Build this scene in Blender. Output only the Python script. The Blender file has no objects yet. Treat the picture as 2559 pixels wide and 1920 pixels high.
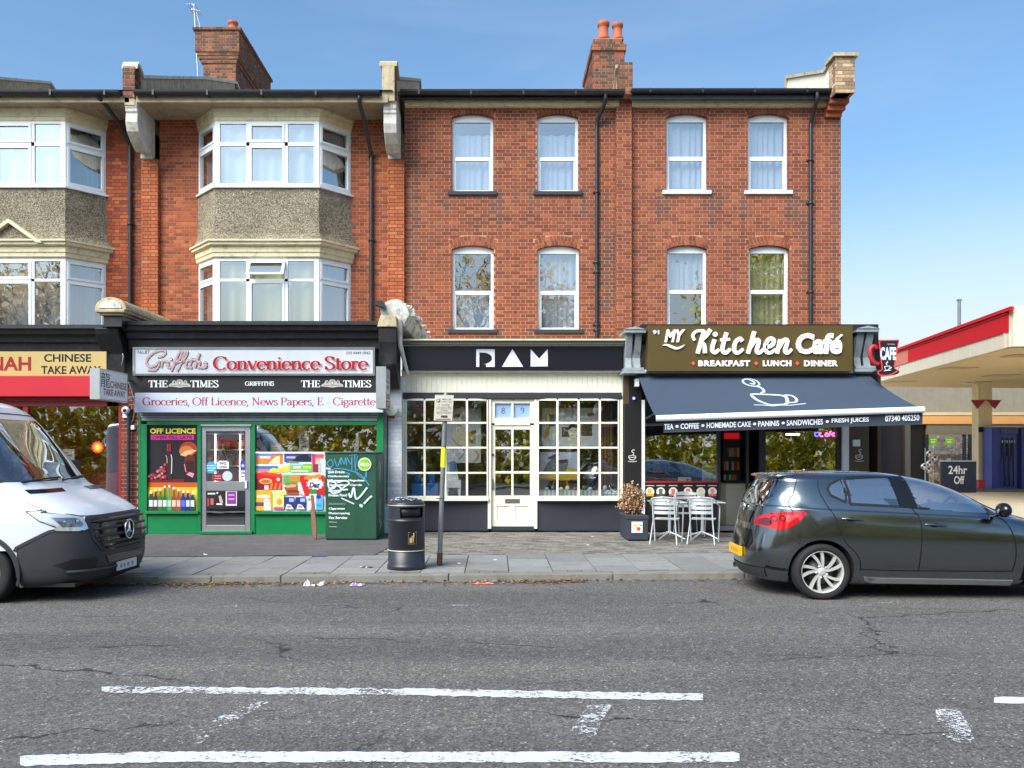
import bpy, bmesh, math, random
from mathutils import Vector, Matrix
random.seed(7)
PI = math.pi
SC = bpy.context.scene
COL = SC.collection
# ---------------------------------------------------------------- camera
F, CX, HZ, CH = 2200.0, 1235.0, 1125.0, 1.75      # focal length, vanishing point and eye height read from the photograph
cam = bpy.data.cameras.new('camera'); cam_o = bpy.data.objects.new('camera', cam); COL.objects.link(cam_o)
cam.sensor_fit = 'HORIZONTAL'; cam.sensor_width = 36.0
cam.lens = 36.0 * F / 2559.0
cam.shift_x = (1279.5 - CX) / 2559.0
cam.shift_y = (HZ - 960.0) / 2559.0
cam.clip_start = 0.1; cam.clip_end = 3000
cam_o.location = (0, 0, CH); cam_o.rotation_euler = (PI / 2, 0, 0)
SC.camera = cam_o
# ---------------------------------------------------------------- sky and sun
SUN_AZ, SUN_EL = math.radians(-40), math.radians(43)   # azimuth from the view's back direction, towards the left
sdir = Vector((-math.cos(SUN_EL) * math.sin(-SUN_AZ), -math.cos(SUN_EL) * math.cos(SUN_AZ), math.sin(SUN_EL)))
wd = bpy.data.worlds.new('World'); SC.world = wd; wd.use_nodes = True
wn = wd.node_tree.nodes; wl = wd.node_tree.links
bg = wn['Background']; bg.inputs[1].default_value = 0.15
sky = wn.new('ShaderNodeTexSky'); sky.sky_type = 'NISHITA'; sky.sun_disc = False
sky.sun_elevation = SUN_EL; sky.sun_rotation = math.atan2(sdir.x, sdir.y)
sky.air_density = 1.0; sky.dust_density = 3.0; sky.ozone_density = 2.4; sky.altitude = 0
tint = wn.new('ShaderNodeMix'); tint.data_type = 'RGBA'; tint.blend_type = 'MULTIPLY'; tint.inputs[0].default_value = 1.0
tint.inputs[7].default_value = (0.96, 1.2, 1.27, 1)          # cooler, clearer air than the default model
wl.new(sky.outputs[0], tint.inputs[6]); 
ctc = wn.new('ShaderNodeTexCoord'); cmp_ = wn.new('ShaderNodeMapping'); cmp_.inputs['Scale'].default_value = (1.2, 1.2, 5.0); cmp_.inputs['Rotation'].default_value = (0.0, 0.35, 0.0)
cn = wn.new('ShaderNodeTexNoise'); cn.inputs['Scale'].default_value = 2.2; cn.inputs['Detail'].default_value = 7; cn.inputs['Roughness'].default_value = 0.55; cn.inputs['Distortion'].default_value = 0.4
wl.new(ctc.outputs['Generated'], cmp_.inputs[0]); wl.new(cmp_.outputs[0], cn.inputs['Vector'])
cr = wn.new('ShaderNodeMapRange'); cr.inputs['From Min'].default_value = 0.50; cr.inputs['From Max'].default_value = 0.85; cr.inputs['To Max'].default_value = 0.2
wl.new(cn.outputs['Fac'], cr.inputs['Value'])
cm_ = wn.new('ShaderNodeMix'); cm_.data_type = 'RGBA'; cm_.inputs[7].default_value = (3.6, 4.3, 5.2, 1)      # thin high cloud
wl.new(cr.outputs[0], cm_.inputs[0]); wl.new(tint.outputs[2], cm_.inputs[6]); 
sx = wn.new('ShaderNodeSeparateXYZ'); wl.new(ctc.outputs['Generated'], sx.inputs[0])
hz_ = wn.new('ShaderNodeMapRange'); hz_.interpolation_type = 'SMOOTHSTEP'; hz_.inputs['From Min'].default_value = 0.06; hz_.inputs['From Max'].default_value = 0.30; hz_.inputs['To Min'].default_value = 0.92; hz_.inputs['To Max'].default_value = 0.0
wl.new(sx.outputs['Z'], hz_.inputs['Value'])
hm = wn.new('ShaderNodeMix'); hm.data_type = 'RGBA'; hm.inputs[7].default_value = (4.7, 5.2, 5.6, 1)      # pale band of haze all round the horizon
wl.new(hz_.outputs[0], hm.inputs[0]); wl.new(cm_.outputs[2], hm.inputs[6]); wl.new(hm.outputs[2], bg.inputs[0])
sun = bpy.data.lights.new('sun', 'SUN'); sun.energy = 4.2; sun.angle = math.radians(44); sun.color = (1.0, 0.955, 0.89)
sun_o = bpy.data.objects.new('sun', sun); COL.objects.link(sun_o)
sun_o.rotation_euler = sdir.to_track_quat('Z', 'Y').to_euler(); sun_o.location = (-10, -10, 30)
vs = SC.view_settings
vs.view_transform = 'Standard'; vs.look = 'None'; vs.exposure = 0.32; vs.gamma = 1.0; vs.use_curve_mapping = False
cy = SC.cycles
cy.max_bounces = 8; cy.diffuse_bounces = 3; cy.glossy_bounces = 4; cy.transmission_bounces = 4; cy.transparent_max_bounces = 12
cy.caustics_reflective = False; cy.caustics_refractive = False; cy.use_denoising = True
cy.sample_clamp_indirect = 6

# ---------------------------------------------------------------- helpers
def lin(c):
    c = c / 255.0
    return c / 12.92 if c <= 0.04045 else ((c + 0.055) / 1.055) ** 2.4
def S(r, g, b): return (lin(r), lin(g), lin(b), 1.0)
def wx(px, D): return (px - CX) * D / F
def wz(py, D): return CH + (HZ - py) * D / F
def W(px, py, D): return (wx(px, D), D, wz(py, D))

MATS = {}
def nodes_of(name):
    m = bpy.data.materials.new(name); m.use_nodes = True; MATS[name] = m
    nt = m.node_tree; b = nt.nodes['Principled BSDF']
    return m, nt, b
def N(nt, t, **k):
    n = nt.nodes.new('ShaderNode' + t)
    for a, v in k.items():
        if isinstance(a, str) and a.startswith('i_'): n.inputs[a[2:].replace('_', ' ')].default_value = v
        else: setattr(n, a, v)
    return n
def ramp(nt, src, stops):
    r = nt.nodes.new('ShaderNodeValToRGB'); e = r.color_ramp.elements
    while len(e) < len(stops): e.new(0.5)
    for i, (p, c) in enumerate(stops): e[i].position = p; e[i].color = c
    nt.links.new(src, r.inputs[0]); return r.outputs[0]
def mixc(nt, fac, a, b, mode='MIX'):
    n = nt.nodes.new('ShaderNodeMix'); n.data_type = 'RGBA'; n.blend_type = mode
    for s, v in ((n.inputs[0], fac), (n.inputs[6], a), (n.inputs[7], b)):
        if isinstance(v, (int, float, tuple)): s.default_value = v
        else: nt.links.new(v, s)
    return n.outputs[2]
def noise(nt, scale, detail=4, rough=0.6, coord='Object', stretch=None):
    tc = nt.nodes.new('ShaderNodeTexCoord'); n = nt.nodes.new('ShaderNodeTexNoise')
    n.inputs['Scale'].default_value = scale; n.inputs['Detail'].default_value = detail; n.inputs['Roughness'].default_value = rough
    src = tc.outputs[coord]
    if coord == 'World':
        g = nt.nodes.new('ShaderNodeNewGeometry'); src = g.outputs['Position']
    if stretch:
        mp = nt.nodes.new('ShaderNodeMapping'); mp.inputs['Scale'].default_value = stretch
        nt.links.new(src, mp.inputs[0]); src = mp.outputs[0]
    nt.links.new(src, n.inputs['Vector']); return n.outputs['Fac']
def _geo_noise(nt, scale, detail=4, rough=0.6, stretch=None):
    g = nt.nodes.new('ShaderNodeNewGeometry'); n = nt.nodes.new('ShaderNodeTexNoise')
    n.inputs['Scale'].default_value = scale; n.inputs['Detail'].default_value = detail; n.inputs['Roughness'].default_value = rough
    src = g.outputs['Position']
    if stretch:
        mp = nt.nodes.new('ShaderNodeMapping'); mp.inputs['Scale'].default_value = stretch
        nt.links.new(src, mp.inputs[0]); src = mp.outputs[0]
    nt.links.new(src, n.inputs['Vector']); return n.outputs['Fac']
def bump(nt, b, src, strength, dist=0.01):
    n = nt.nodes.new('ShaderNodeBump'); n.inputs['Strength'].default_value = strength; n.inputs['Distance'].default_value = dist
    nt.links.new(src, n.inputs['Height']); nt.links.new(n.outputs[0], b.inputs['Normal']); return n

def mat(name, col=None, rough=0.6, metal=0.0, var=0.12, vscale=3.0, streak=0.0, bmp=0.0, bscale=60, attr=False, spec=0.5, coat=0.0, dirt=None):
    """surface with its own colour, a slight uneven tone, optional vertical streaks and fine relief"""
    if name in MATS: return MATS[name]
    m, nt, b = nodes_of(name)
    if attr:
        a = N(nt, 'Attribute', attribute_name='Col'); c = a.outputs['Color']
    else:
        r = N(nt, 'RGB'); r.outputs[0].default_value = col; c = r.outputs[0]
    if var > 0:
        n1 = _geo_noise(nt, vscale, 5, 0.65)
        f = ramp(nt, n1, [(0.25, (1 - var,) * 3 + (1,)), (0.75, (1 + var * 0.6,) * 3 + (1,))])
        c = mixc(nt, 1.0, c, f, 'MULTIPLY')
    if streak > 0:
        n2 = _geo_noise(nt, 1.0, 4, 0.6, stretch=(9, 9, 0.7))
        f2 = ramp(nt, n2, [(0.42, (1, 1, 1, 1)), (0.72, (1 - streak,) * 3 + (1,))])
        c = mixc(nt, 1.0, c, f2, 'MULTIPLY')
    if dirt:
        n3 = _geo_noise(nt, 7.0, 6, 0.7)
        f3 = ramp(nt, n3, [(0.52, (0, 0, 0, 1)), (0.75, (1, 1, 1, 1))])
        c = mixc(nt, f3, c, dirt)
    nt.links.new(c, b.inputs['Base Color'])
    b.inputs['Roughness'].default_value = rough; b.inputs['Metallic'].default_value = metal
    b.inputs['Specular IOR Level'].default_value = spec
    if coat: b.inputs['Coat Weight'].default_value = coat; b.inputs['Coat Roughness'].default_value = 0.03
    if bmp > 0: bump(nt, b, _geo_noise(nt, bscale, 4, 0.65), bmp, 0.01)
    return m

def glass(name, refl=0.12, tint=(0.86, 0.9, 0.9, 1), wav=0.02, rough=0.0):
    """window glass: clear sheet whose reflection grows towards grazing view"""
    m = bpy.data.materials.new(name); m.use_nodes = True; MATS[name] = m
    nt = m.node_tree; nt.nodes.remove(nt.nodes['Principled BSDF']); out = nt.nodes['Material Output']
    tr = N(nt, 'BsdfTransparent'); tr.inputs[0].default_value = tint
    gl = N(nt, 'BsdfGlossy'); gl.inputs['Roughness'].default_value = rough; gl.inputs[0].default_value = (0.97, 0.98, 1, 1)
    lw = N(nt, 'LayerWeight'); lw.inputs[0].default_value = 0.35
    mr = N(nt, 'MapRange'); mr.inputs['From Min'].default_value = 0; mr.inputs['From Max'].default_value = 1
    mr.inputs['To Min'].default_value = refl; mr.inputs['To Max'].default_value = 0.95
    nt.links.new(lw.outputs['Facing'], mr.inputs['Value'])
    mx = N(nt, 'MixShader'); nt.links.new(mr.outputs[0], mx.inputs[0])
    nt.links.new(tr.outputs[0], mx.inputs[1]); nt.links.new(gl.outputs[0], mx.inputs[2])
    if wav > 0:
        bn = N(nt, 'Bump'); bn.inputs['Strength'].default_value = wav; bn.inputs['Distance'].default_value = 0.1
        nt.links.new(_geo_noise(nt, 2.2, 2, 0.5), bn.inputs['Height']); nt.links.new(bn.outputs[0], gl.inputs['Normal'])
    nt.links.new(mx.outputs[0], out.inputs[0]); return m

def emit(name, col, s):
    m = bpy.data.materials.new(name); m.use_nodes = True; MATS[name] = m
    b = m.node_tree.nodes['Principled BSDF']; b.inputs['Base Color'].default_value = col
    b.inputs['Emission Color'].default_value = col; b.inputs['Emission Strength'].default_value = s; return m

XF = None      # placing matrix while a thing is written in its own coordinates
class MB:
    """collects faces (with a colour each) and links them as one mesh object"""
    def __init__(s): s.v = []; s.f = []; s.c = []; s.m = []; s.sm = []
    def add(s, vs, fs, col=(1, 1, 1, 1), mi=0, smooth=False):
        o = len(s.v); s.v += [tuple(v) for v in vs]
        for f in fs: s.f.append([i + o for i in f]); s.c.append(col); s.m.append(mi); s.sm.append(smooth)
        return s
    def quad(s, a, b, c, d, col=(1, 1, 1, 1), mi=0): return s.add([a, b, c, d], [(0, 1, 2, 3)], col, mi)
    def box(s, x0, x1, y0, y1, z0, z1, col=(1, 1, 1, 1), mi=0):
        v = [(x, y, z) for x in (x0, x1) for y in (y0, y1) for z in (z0, z1)]
        return s.add(v, [(0, 1, 3, 2), (4, 6, 7, 5), (0, 4, 5, 1), (2, 3, 7, 6), (0, 2, 6, 4), (1, 5, 7, 3)], col, mi)
    def pbox(s, px0, px1, py0, py1, D, dep, col=(1, 1, 1, 1), mi=0):
        """box whose front face covers that part of the facade plane at depth D"""
        return s.box(wx(px0, D), wx(px1, D), D, D + dep, wz(py1, D), wz(py0, D), col, mi)
    def prism(s, poly, fn, dep, col=(1, 1, 1, 1), mi=0):
        """poly 2d points; fn(u,v,w) -> world, w runs 0..dep"""
        n = len(poly); v = [fn(u, t, 0) for u, t in poly] + [fn(u, t, dep) for u, t in poly]
        return s.add(v, [tuple(range(n)), tuple(range(2 * n - 1, n - 1, -1))] + [(i, i + n, (i + 1) % n + n, (i + 1) % n) for i in range(n)], col, mi)
    def tube(s, pts, r, n=8, col=(1, 1, 1, 1), mi=0, cap=True):
        pts = [Vector(p) for p in pts]; rings = []
        rs = r if isinstance(r, (list, tuple)) else [r] * len(pts)
        up = None
        for i, p in enumerate(pts):
            d = (pts[min(i + 1, len(pts) - 1)] - pts[max(i - 1, 0)])
            if d.length < 1e-9: d = Vector((0, 0, 1))
            d.normalize()
            if up is None: up = d.orthogonal().normalized()
            up = (up - d * up.dot(d)); up = up.normalized() if up.length > 1e-6 else d.orthogonal().normalized()
            w = d.cross(up)
            rings.append([p + (up * math.cos(2 * PI * k / n) + w * math.sin(2 * PI * k / n)) * rs[i] for k in range(n)])
        v = [q for rg in rings for q in rg]; f = []
        for i in range(len(rings) - 1):
            for k in range(n): f.append((i * n + k, i * n + (k + 1) % n, (i + 1) * n + (k + 1) % n, (i + 1) * n + k))
        s.add(v, f, col, mi, True)
        if cap: s.add(rings[0], [tuple(range(n - 1, -1, -1))], col, mi); s.add(rings[-1], [tuple(range(n))], col, mi)
        return s
    def lathe(s, prof, c, n=24, axis='z', col=(1, 1, 1, 1), mi=0, smooth=True):
        v = []; f = []
        for r, h in prof:
            for k in range(n):
                a = 2 * PI * k / n; p = (r * math.cos(a), r * math.sin(a), h)
                if axis == 'y': p = (p[0], p[2], p[1])
                if axis == 'x': p = (p[2], p[0], p[1])
                v.append((c[0] + p[0], c[1] + p[1], c[2] + p[2]))
        for i in range(len(prof) - 1):
            for k in range(n): f.append((i * n + k, i * n + (k + 1) % n, (i + 1) * n + (k + 1) % n, (i + 1) * n + k))
        return s.add(v, f, col, mi, smooth)
    def build(s, name, m, parent=None, bevel=0.0, seg=1, recalc=True):
        V = s.v if XF is None else [tuple(XF @ Vector(v)) for v in s.v]
        me = bpy.data.meshes.new(name); me.from_pydata(V, [], s.f)
        for mm in (m if isinstance(m, (list, tuple)) else [m]): me.materials.append(mm)
        a = me.attributes.new('Col', 'FLOAT_COLOR', 'FACE')
        a.data.foreach_set('color', [x for c in s.c for x in (c if len(c) == 4 else tuple(c) + (1,))])
        me.polygons.foreach_set('material_index', s.m); me.polygons.foreach_set('use_smooth', s.sm)
        if recalc or bevel:
            bm = bmesh.new(); bm.from_mesh(me)
            if bevel:
                bmesh.ops.remove_doubles(bm, verts=bm.verts, dist=1e-5)
                es = [e for e in bm.edges if len(e.link_faces) == 2 and e.calc_face_angle(0) > 0.6]
                bmesh.ops.bevel(bm, geom=es, offset=bevel, segments=seg, affect='EDGES', profile=0.6)
            if recalc: bmesh.ops.recalc_face_normals(bm, faces=bm.faces)
            bm.to_mesh(me); bm.free()
        return link(name, me, parent)
def link(name, me, parent=None):
    o = bpy.data.objects.new(name, me); COL.objects.link(o)
    if parent is not None:
        o.parent = parent
        if parent.parent is None: o.matrix_parent_inverse = Matrix.Translation(-Vector(parent.location))
    return o
def thing(name, label, cat, loc=(0, 0, 0), group=None):
    """an Empty at the thing's base; its parts are written in world coordinates"""
    o = bpy.data.objects.new(name, None); COL.objects.link(o); o.location = loc; o.empty_display_size = 0.2
    return tag(o, label, cat, group)
def tag(o, label=None, cat=None, group=None, kind=None):
    if label: o['label'] = label
    if cat: o['category'] = cat
    if group: o['group'] = group
    if kind: o['kind'] = kind
    return o

# flat print: coloured shapes on a sheet, each layer a hair above the last
def ribbon(pts, w, closed=False):
    """quads along a polyline; w a width or a list of widths"""
    n = len(pts); L = []; R = []
    for i in range(n):
        a = pts[i - 1] if (i > 0 or closed) else pts[i]; b = pts[(i + 1) % n] if (i < n - 1 or closed) else pts[i]
        dx, dy = b[0] - a[0], b[1] - a[1]; l = math.hypot(dx, dy) or 1
        ww = (w[i] if isinstance(w, (list, tuple)) else w) / 2
        L.append((pts[i][0] - dy / l * ww, pts[i][1] + dx / l * ww)); R.append((pts[i][0] + dy / l * ww, pts[i][1] - dx / l * ww))
    out = []
    for i in range(n if closed else n - 1):
        j = (i + 1) % n; out.append([L[i], L[j], R[j], R[i]])
    return out
def smooth(pts, k=6, closed=False):
    out = []; n = len(pts)
    for i in range(n if closed else n - 1):
        p0 = pts[(i - 1) % n] if (closed or i > 0) else pts[i]; p1 = pts[i]; p2 = pts[(i + 1) % n]
        p3 = pts[(i + 2) % n] if (closed or i + 2 < n) else p2
        for j in range(k):
            t = j / k
            out.append(tuple(0.5 * (2 * p1[d] + (p2[d] - p0[d]) * t + (2 * p0[d] - 5 * p1[d] + 4 * p2[d] - p3[d]) * t * t + (3 * p1[d] - p0[d] - 3 * p2[d] + p3[d]) * t ** 3) for d in range(len(p1))))
    if not closed: out.append(tuple(pts[-1]))
    return out
def ell(cx, cy, rx, ry, n=20, a0=0.0, a1=2 * PI): return [(cx + rx * math.cos(a0 + (a1 - a0) * i / n), cy + ry * math.sin(a0 + (a1 - a0) * i / n)) for i in range(n)]
def rect(x0, y0, x1, y1): return [(x0, y0), (x1, y0), (x1, y1), (x0, y1)]
class Art:
    """flat printed picture in photo coordinates laid on the plane y = D (or through fn)"""
    def __init__(s, D, fn=None): s.D = D; s.mb = MB(); s.k = 0; s.fn = fn or (lambda x, y, h: (wx(x, D), D - h, wz(y, D)))
    def poly(s, col, *polys):
        s.k += 1
        for p in polys:
            v = [s.fn(x, y, s.k * 0.0006) for x, y in p]; s.mb.add(v, [tuple(range(len(p)))], col)
        return s
    def line(s, col, pts, w, sm=0, closed=False):
        if sm: pts = smooth(pts, sm, closed)
        s.k += 1
        for i, q in enumerate(ribbon(pts, w, closed)):
            s.mb.add([s.fn(x, y, s.k * 0.0006 + i * 0.00002) for x, y in q], [(0, 1, 2, 3)], col)
        return s
    def text(s, col, body, x0, x1, y0, y1, bold=0.0, shear=0.0, sp=1.0):
        vs, fs = glyphs(body, bold, shear, sp); s.k += 1
        s.mb.add([s.fn(x0 + u * (x1 - x0), y1 - v * (y1 - y0), s.k * 0.0006) for u, v in vs], fs, col); return s
    def strokes(s, col, vfs, x0, x1, y0, y1):
        s.k += 1
        for i, (p) in enumerate(vfs):
            s.mb.add([s.fn(x0 + u * (x1 - x0), y1 - v * (y1 - y0), s.k * 0.0006 + (i % 40) * 0.00002) for u, v in p], [tuple(range(len(p)))], col)
        return s
    def build(s, name, parent=None, m=None): return s.mb.build(name, m or MATS['print'], parent, recalc=False)
_fc = bpy.data.curves.new('lettering', 'FONT'); _fo = bpy.data.objects.new('lettering', _fc); _gc = {}
def glyphs(body, bold=0.0, shear=0.0, sp=1.0):
    k = (body, bold, shear, sp)
    if k not in _gc:
        _fc.body = body; _fc.offset = bold; _fc.shear = shear; _fc.space_character = sp; _fc.resolution_u = 3
        me = bpy.data.meshes.new_from_object(_fo)
        vs = [(v.co.x, v.co.y) for v in me.vertices]; fs = [tuple(p.vertices) for p in me.polygons]
        x0 = min(v[0] for v in vs); x1 = max(v[0] for v in vs); y0 = min(v[1] for v in vs); y1 = max(v[1] for v in vs)
        _gc[k] = ([((a - x0) / (x1 - x0), (b - y0) / (y1 - y0)) for a, b in vs], fs); bpy.data.meshes.remove(me)
    return _gc[k]
def solid_text(mb, fn, body, x0, x1, y0, y1, dep, col, bold=0.0, shear=0.0, sp=1.0, mi=0):
    """raised lettering: front faces plus sides"""
    vs, fs = glyphs(body, bold, shear, sp)
    P = [(x0 + u * (x1 - x0), y1 - v * (y1 - y0)) for u, v in vs]
    raise_faces(mb, fn, P, fs, dep, col, mi)
def raise_faces(mb, fn, P, fs, dep, col, mi=0):
    key = {}; idx = []; Q = []
    for p in P:
        k = (round(p[0], 3), round(p[1], 3))
        if k not in key: key[k] = len(Q); Q.append(p)
        idx.append(key[k])
    F2 = [tuple(idx[i] for i in f) for f in fs]; F2 = [f for f in F2 if len(set(f)) > 2]
    n = len(Q); v = [fn(x, y, dep) for x, y in Q] + [fn(x, y, 0) for x, y in Q]; ed = {}
    for f in F2:
        for i in range(len(f)):
            a, b = f[i], f[(i + 1) % len(f)]; ed[(min(a, b), max(a, b))] = ed.get((min(a, b), max(a, b)), 0) + 1
    mb.add(v, F2 + [(a, b, b + n, a + n) for (a, b), c in ed.items() if c == 1], col, mi)

# ---------------------------------------------------------------- shared materials
mat('print', attr=True, rough=0.45, var=0.05, vscale=1.5)
mat('print_worn', attr=True, rough=0.6, var=0.25, vscale=9.0)
mat('plain', attr=True, rough=0.55, var=0.1, vscale=4.0)
mat('plain_gloss', attr=True, rough=0.25, var=0.06)
mat('white_pvc', S(232, 236, 240), 0.35, var=0.05)
mat('cream_paint', S(226, 214, 178), 0.55, var=0.10, streak=0.10, dirt=S(176, 150, 96), bmp=0.05)
mat('cream_shop', S(238, 234, 214), 0.45, var=0.05, dirt=S(222, 214, 188))
mat('soffit', S(176, 160, 132), 0.8, var=0.18, vscale=1.5, dirt=S(120, 104, 84))
mat('black_iron', S(38, 40, 46), 0.4, var=0.2, dirt=S(58, 56, 58))
mat('black_paint', S(30, 30, 34), 0.42, var=0.2, streak=0.3, dirt=S(58, 52, 50))
mat('navy_paint', S(44, 46, 56), 0.6, var=0.12, streak=0.1, bmp=0.05)
mat('green_paint', S(4, 120, 68), 0.4, var=0.08, dirt=S(24, 120, 74))
mat('red_paint', S(150, 30, 34), 0.4, var=0.15)
mat('alu', S(186, 188, 190), 0.35, metal=0.85, var=0.1)
mat('steel', S(222, 226, 230), 0.38, metal=0.55, var=0.08)
mat('chrome', S(225, 228, 232), 0.08, metal=1.0, var=0.0)
mat('rubber', S(28, 28, 30), 0.8, var=0.2)
mat('dark_plastic', S(46, 49, 54), 0.55, var=0.08, bmp=0.03, bscale=300)
mat('dark_void', S(26, 24, 23), 0.9, var=0.1)
mat('curtain', S(214, 220, 224), 0.9, var=0.05)
mat('curtain_cream', S(196, 196, 150), 0.9, var=0.1)
mat('lead', S(96, 98, 104), 0.6, var=0.2)
mat('roof_tile', S(92, 78, 70), 0.85, var=0.3, vscale=5, bmp=0.4, bscale=14)
mat('terracotta', S(178, 96, 66), 0.75, var=0.2, dirt=S(120, 84, 66))
mat('stone', S(196, 180, 146), 0.8, var=0.25, vscale=5, streak=0.3, dirt=S(110, 98, 76), bmp=0.2)
mat('white_stone', S(216, 214, 206), 0.75, var=0.12, streak=0.25, dirt=S(150, 142, 120), bmp=0.15)
mat('grey_paint', S(150, 158, 164), 0.6, var=0.1, streak=0.2, dirt=S(116, 120, 122))
mat('timber', S(150, 104, 66), 0.7, var=0.25, vscale=12)
GL = glass('window_glass', 0.34, (0.8, 0.84, 0.86, 1), 0.012)
GS = glass('shop_glass', 0.42, (0.9, 0.92, 0.9, 1), 0.008)
GC = glass('car_glass', 0.40, (0.82, 0.87, 0.9, 1), 0.0)
GB = glass('small_pane_glass', 0.17, (0.93, 0.95, 0.94, 1), 0.008)
# ================================================================ ground
K0, KS = 11.72, 0.055                 # kerb line: depth = K0 + KS * X
def kerb(X): return K0 + KS * X
def at(X, d): return (X, kerb(X) + d)  # a point d metres behind the kerb line

def asphalt():
    m, nt, b = nodes_of('asphalt')
    g = N(nt, 'NewGeometry')
    vo = N(nt, 'TexVoronoi'); vo.inputs['Scale'].default_value = 70; nt.links.new(g.outputs['Position'], vo.inputs['Vector'])
    chips = ramp(nt, vo.outputs['Color'], [(0.0, S(64, 62, 61)), (0.5, S(99, 97, 95)), (0.85, S(120, 118, 115)), (0.97, S(184, 180, 172))])
    big = _geo_noise(nt, 0.55, 6, 0.62, stretch=(0.35, 1, 1))
    c = mixc(nt, 1.0, chips, ramp(nt, big, [(0.3, (0.76, 0.76, 0.77, 1)), (0.7, (1.12, 1.11, 1.09, 1))]), 'MULTIPLY')
    tr = _geo_noise(nt, 1.0, 3, 0.5, stretch=(0.04, 1.1, 1))      # polished wheel tracks along the lane
    c = mixc(nt, 1.0, c, ramp(nt, tr, [(0.35, (0.84, 0.84, 0.85, 1)), (0.65, (1.1, 1.1, 1.1, 1))]), 'MULTIPLY')
    oil = _geo_noise(nt, 0.8, 4, 0.6)
    c = mixc(nt, 1.0, c, ramp(nt, oil, [(0.62, (1, 1, 1, 1)), (0.74, (0.72, 0.71, 0.71, 1))]), 'MULTIPLY')
    n2 = _geo_noise(nt, 9, 5, 0.7)
    c = mixc(nt, 1.0, c, ramp(nt, n2, [(0.3, (0.82, 0.82, 0.82, 1)), (0.7, (1.14, 1.13, 1.11, 1))]), 'MULTIPLY')
    # long cracks running along the lane
    mp = N(nt, 'Mapping'); mp.inputs['Scale'].default_value = (0.5, 1.15, 1); nt.links.new(g.outputs['Position'], mp.inputs[0])
    dn = N(nt, 'TexNoise'); dn.inputs['Scale'].default_value = 3.0; dn.inputs['Detail'].default_value = 5; nt.links.new(g.outputs['Position'], dn.inputs['Vector'])
    ad = N(nt, 'VectorMath', operation='MULTIPLY_ADD'); nt.links.new(dn.outputs['Color'], ad.inputs[0]); ad.inputs[1].default_value = (0.45, 0.45, 0); nt.links.new(mp.outputs[0], ad.inputs[2])
    cr = N(nt, 'TexVoronoi', feature='DISTANCE_TO_EDGE'); cr.inputs['Scale'].default_value = 0.42; nt.links.new(ad.outputs[0], cr.inputs['Vector'])
    line = ramp(nt, cr.outputs['Distance'], [(0.0, (1, 1, 1, 1)), (0.006, (0, 0, 0, 1))])
    msk = ramp(nt, _geo_noise(nt, 0.5, 3, 0.6), [(0.47, (0, 0, 0, 1)), (0.56, (1, 1, 1, 1))])
    fac = mixc(nt, 1.0, line, msk, 'MULTIPLY')
    c = mixc(nt, fac, c, S(24, 24, 26))
    nt.links.new(c, b.inputs['Base Color']); b.inputs['Roughness'].default_value = 0.85; b.inputs['Specular IOR Level'].default_value = 0.3
    bump(nt, b, vo.outputs['Distance'], 0.6, 0.006); return m
asphalt()
mat('tarmac_patch', S(96, 92, 92), 0.9, var=0.3, vscale=2.5, bmp=0.5, bscale=90, dirt=S(72, 70, 70))
mat('slab', S(156, 156, 154), 0.85, var=0.14, vscale=2.2, bmp=0.2, bscale=120, attr=True, dirt=S(110, 108, 104))
mat('paver', attr=True, rough=0.9, var=0.25, vscale=8, bmp=0.3, bscale=90)
mat('joint', S(52, 50, 47), 0.95, var=0.3)
mat('kerbstone', S(128, 126, 120), 0.85, var=0.2, vscale=3, bmp=0.25, dirt=S(104, 100, 90))

g = MB(); g.quad((-400, -300, 0), (400, -300, 0), (400, 400, 0), (-400, 400, 0))
ground = tag(g.build('ground', mat('far_ground', S(120, 116, 104), 0.95, var=0.3, vscale=0.4)), kind='structure')
r = MB(); r.quad((-60, -4.2, 0.004), (60, -4.2, 0.004), (60, kerb(60) + 0.02, 0.004), (-60, kerb(-60) + 0.02, 0.004))
road = tag(r.build('road', MATS['asphalt']), kind='structure')

# worn white paint on the carriageway
def roadpaint():
    m, nt, b = nodes_of('road_paint')
    n1 = _geo_noise(nt, 38, 6, 0.75); n2 = _geo_noise(nt, 3, 4, 0.6)
    a = N(nt, 'Attribute', attribute_name='Col')
    ma = N(nt, 'Math', operation='MULTIPLY_ADD'); nt.links.new(n2, ma.inputs[0]); ma.inputs[1].default_value = 0.6; nt.links.new(n1, ma.inputs[2])
    sb = N(nt, 'Math', operation='GREATER_THAN'); nt.links.new(ma.outputs[0], sb.inputs[0]); nt.links.new(a.outputs['Fac'], sb.inputs[1])
    c = mixc(nt, n1, S(176, 178, 182), S(214, 216, 220))
    nt.links.new(c, b.inputs['Base Color']); b.inputs['Roughness'].default_value = 0.7
    tr = N(nt, 'BsdfTransparent'); mx = N(nt, 'MixShader'); nt.links.new(sb.outputs[0], mx.inputs[0])
    nt.links.new(tr.outputs[0], mx.inputs[1]); nt.links.new(b.outputs[0], mx.inputs[2])
    nt.links.new(mx.outputs[0], nt.nodes['Material Output'].inputs[0]); return m
roadpaint()
def gp(px, py):                      # photo point on the road surface
    D = CH * F / (py - HZ); return (wx(px, D), D, 0.008)
def mark(name, quads, wear, parent=road):
    b = MB()
    for q in quads: b.add([gp(*p) for p in q], [tuple(range(len(q)))], (wear,) * 3 + (1,))
    return b.build(name, MATS['road_paint'], parent)
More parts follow.
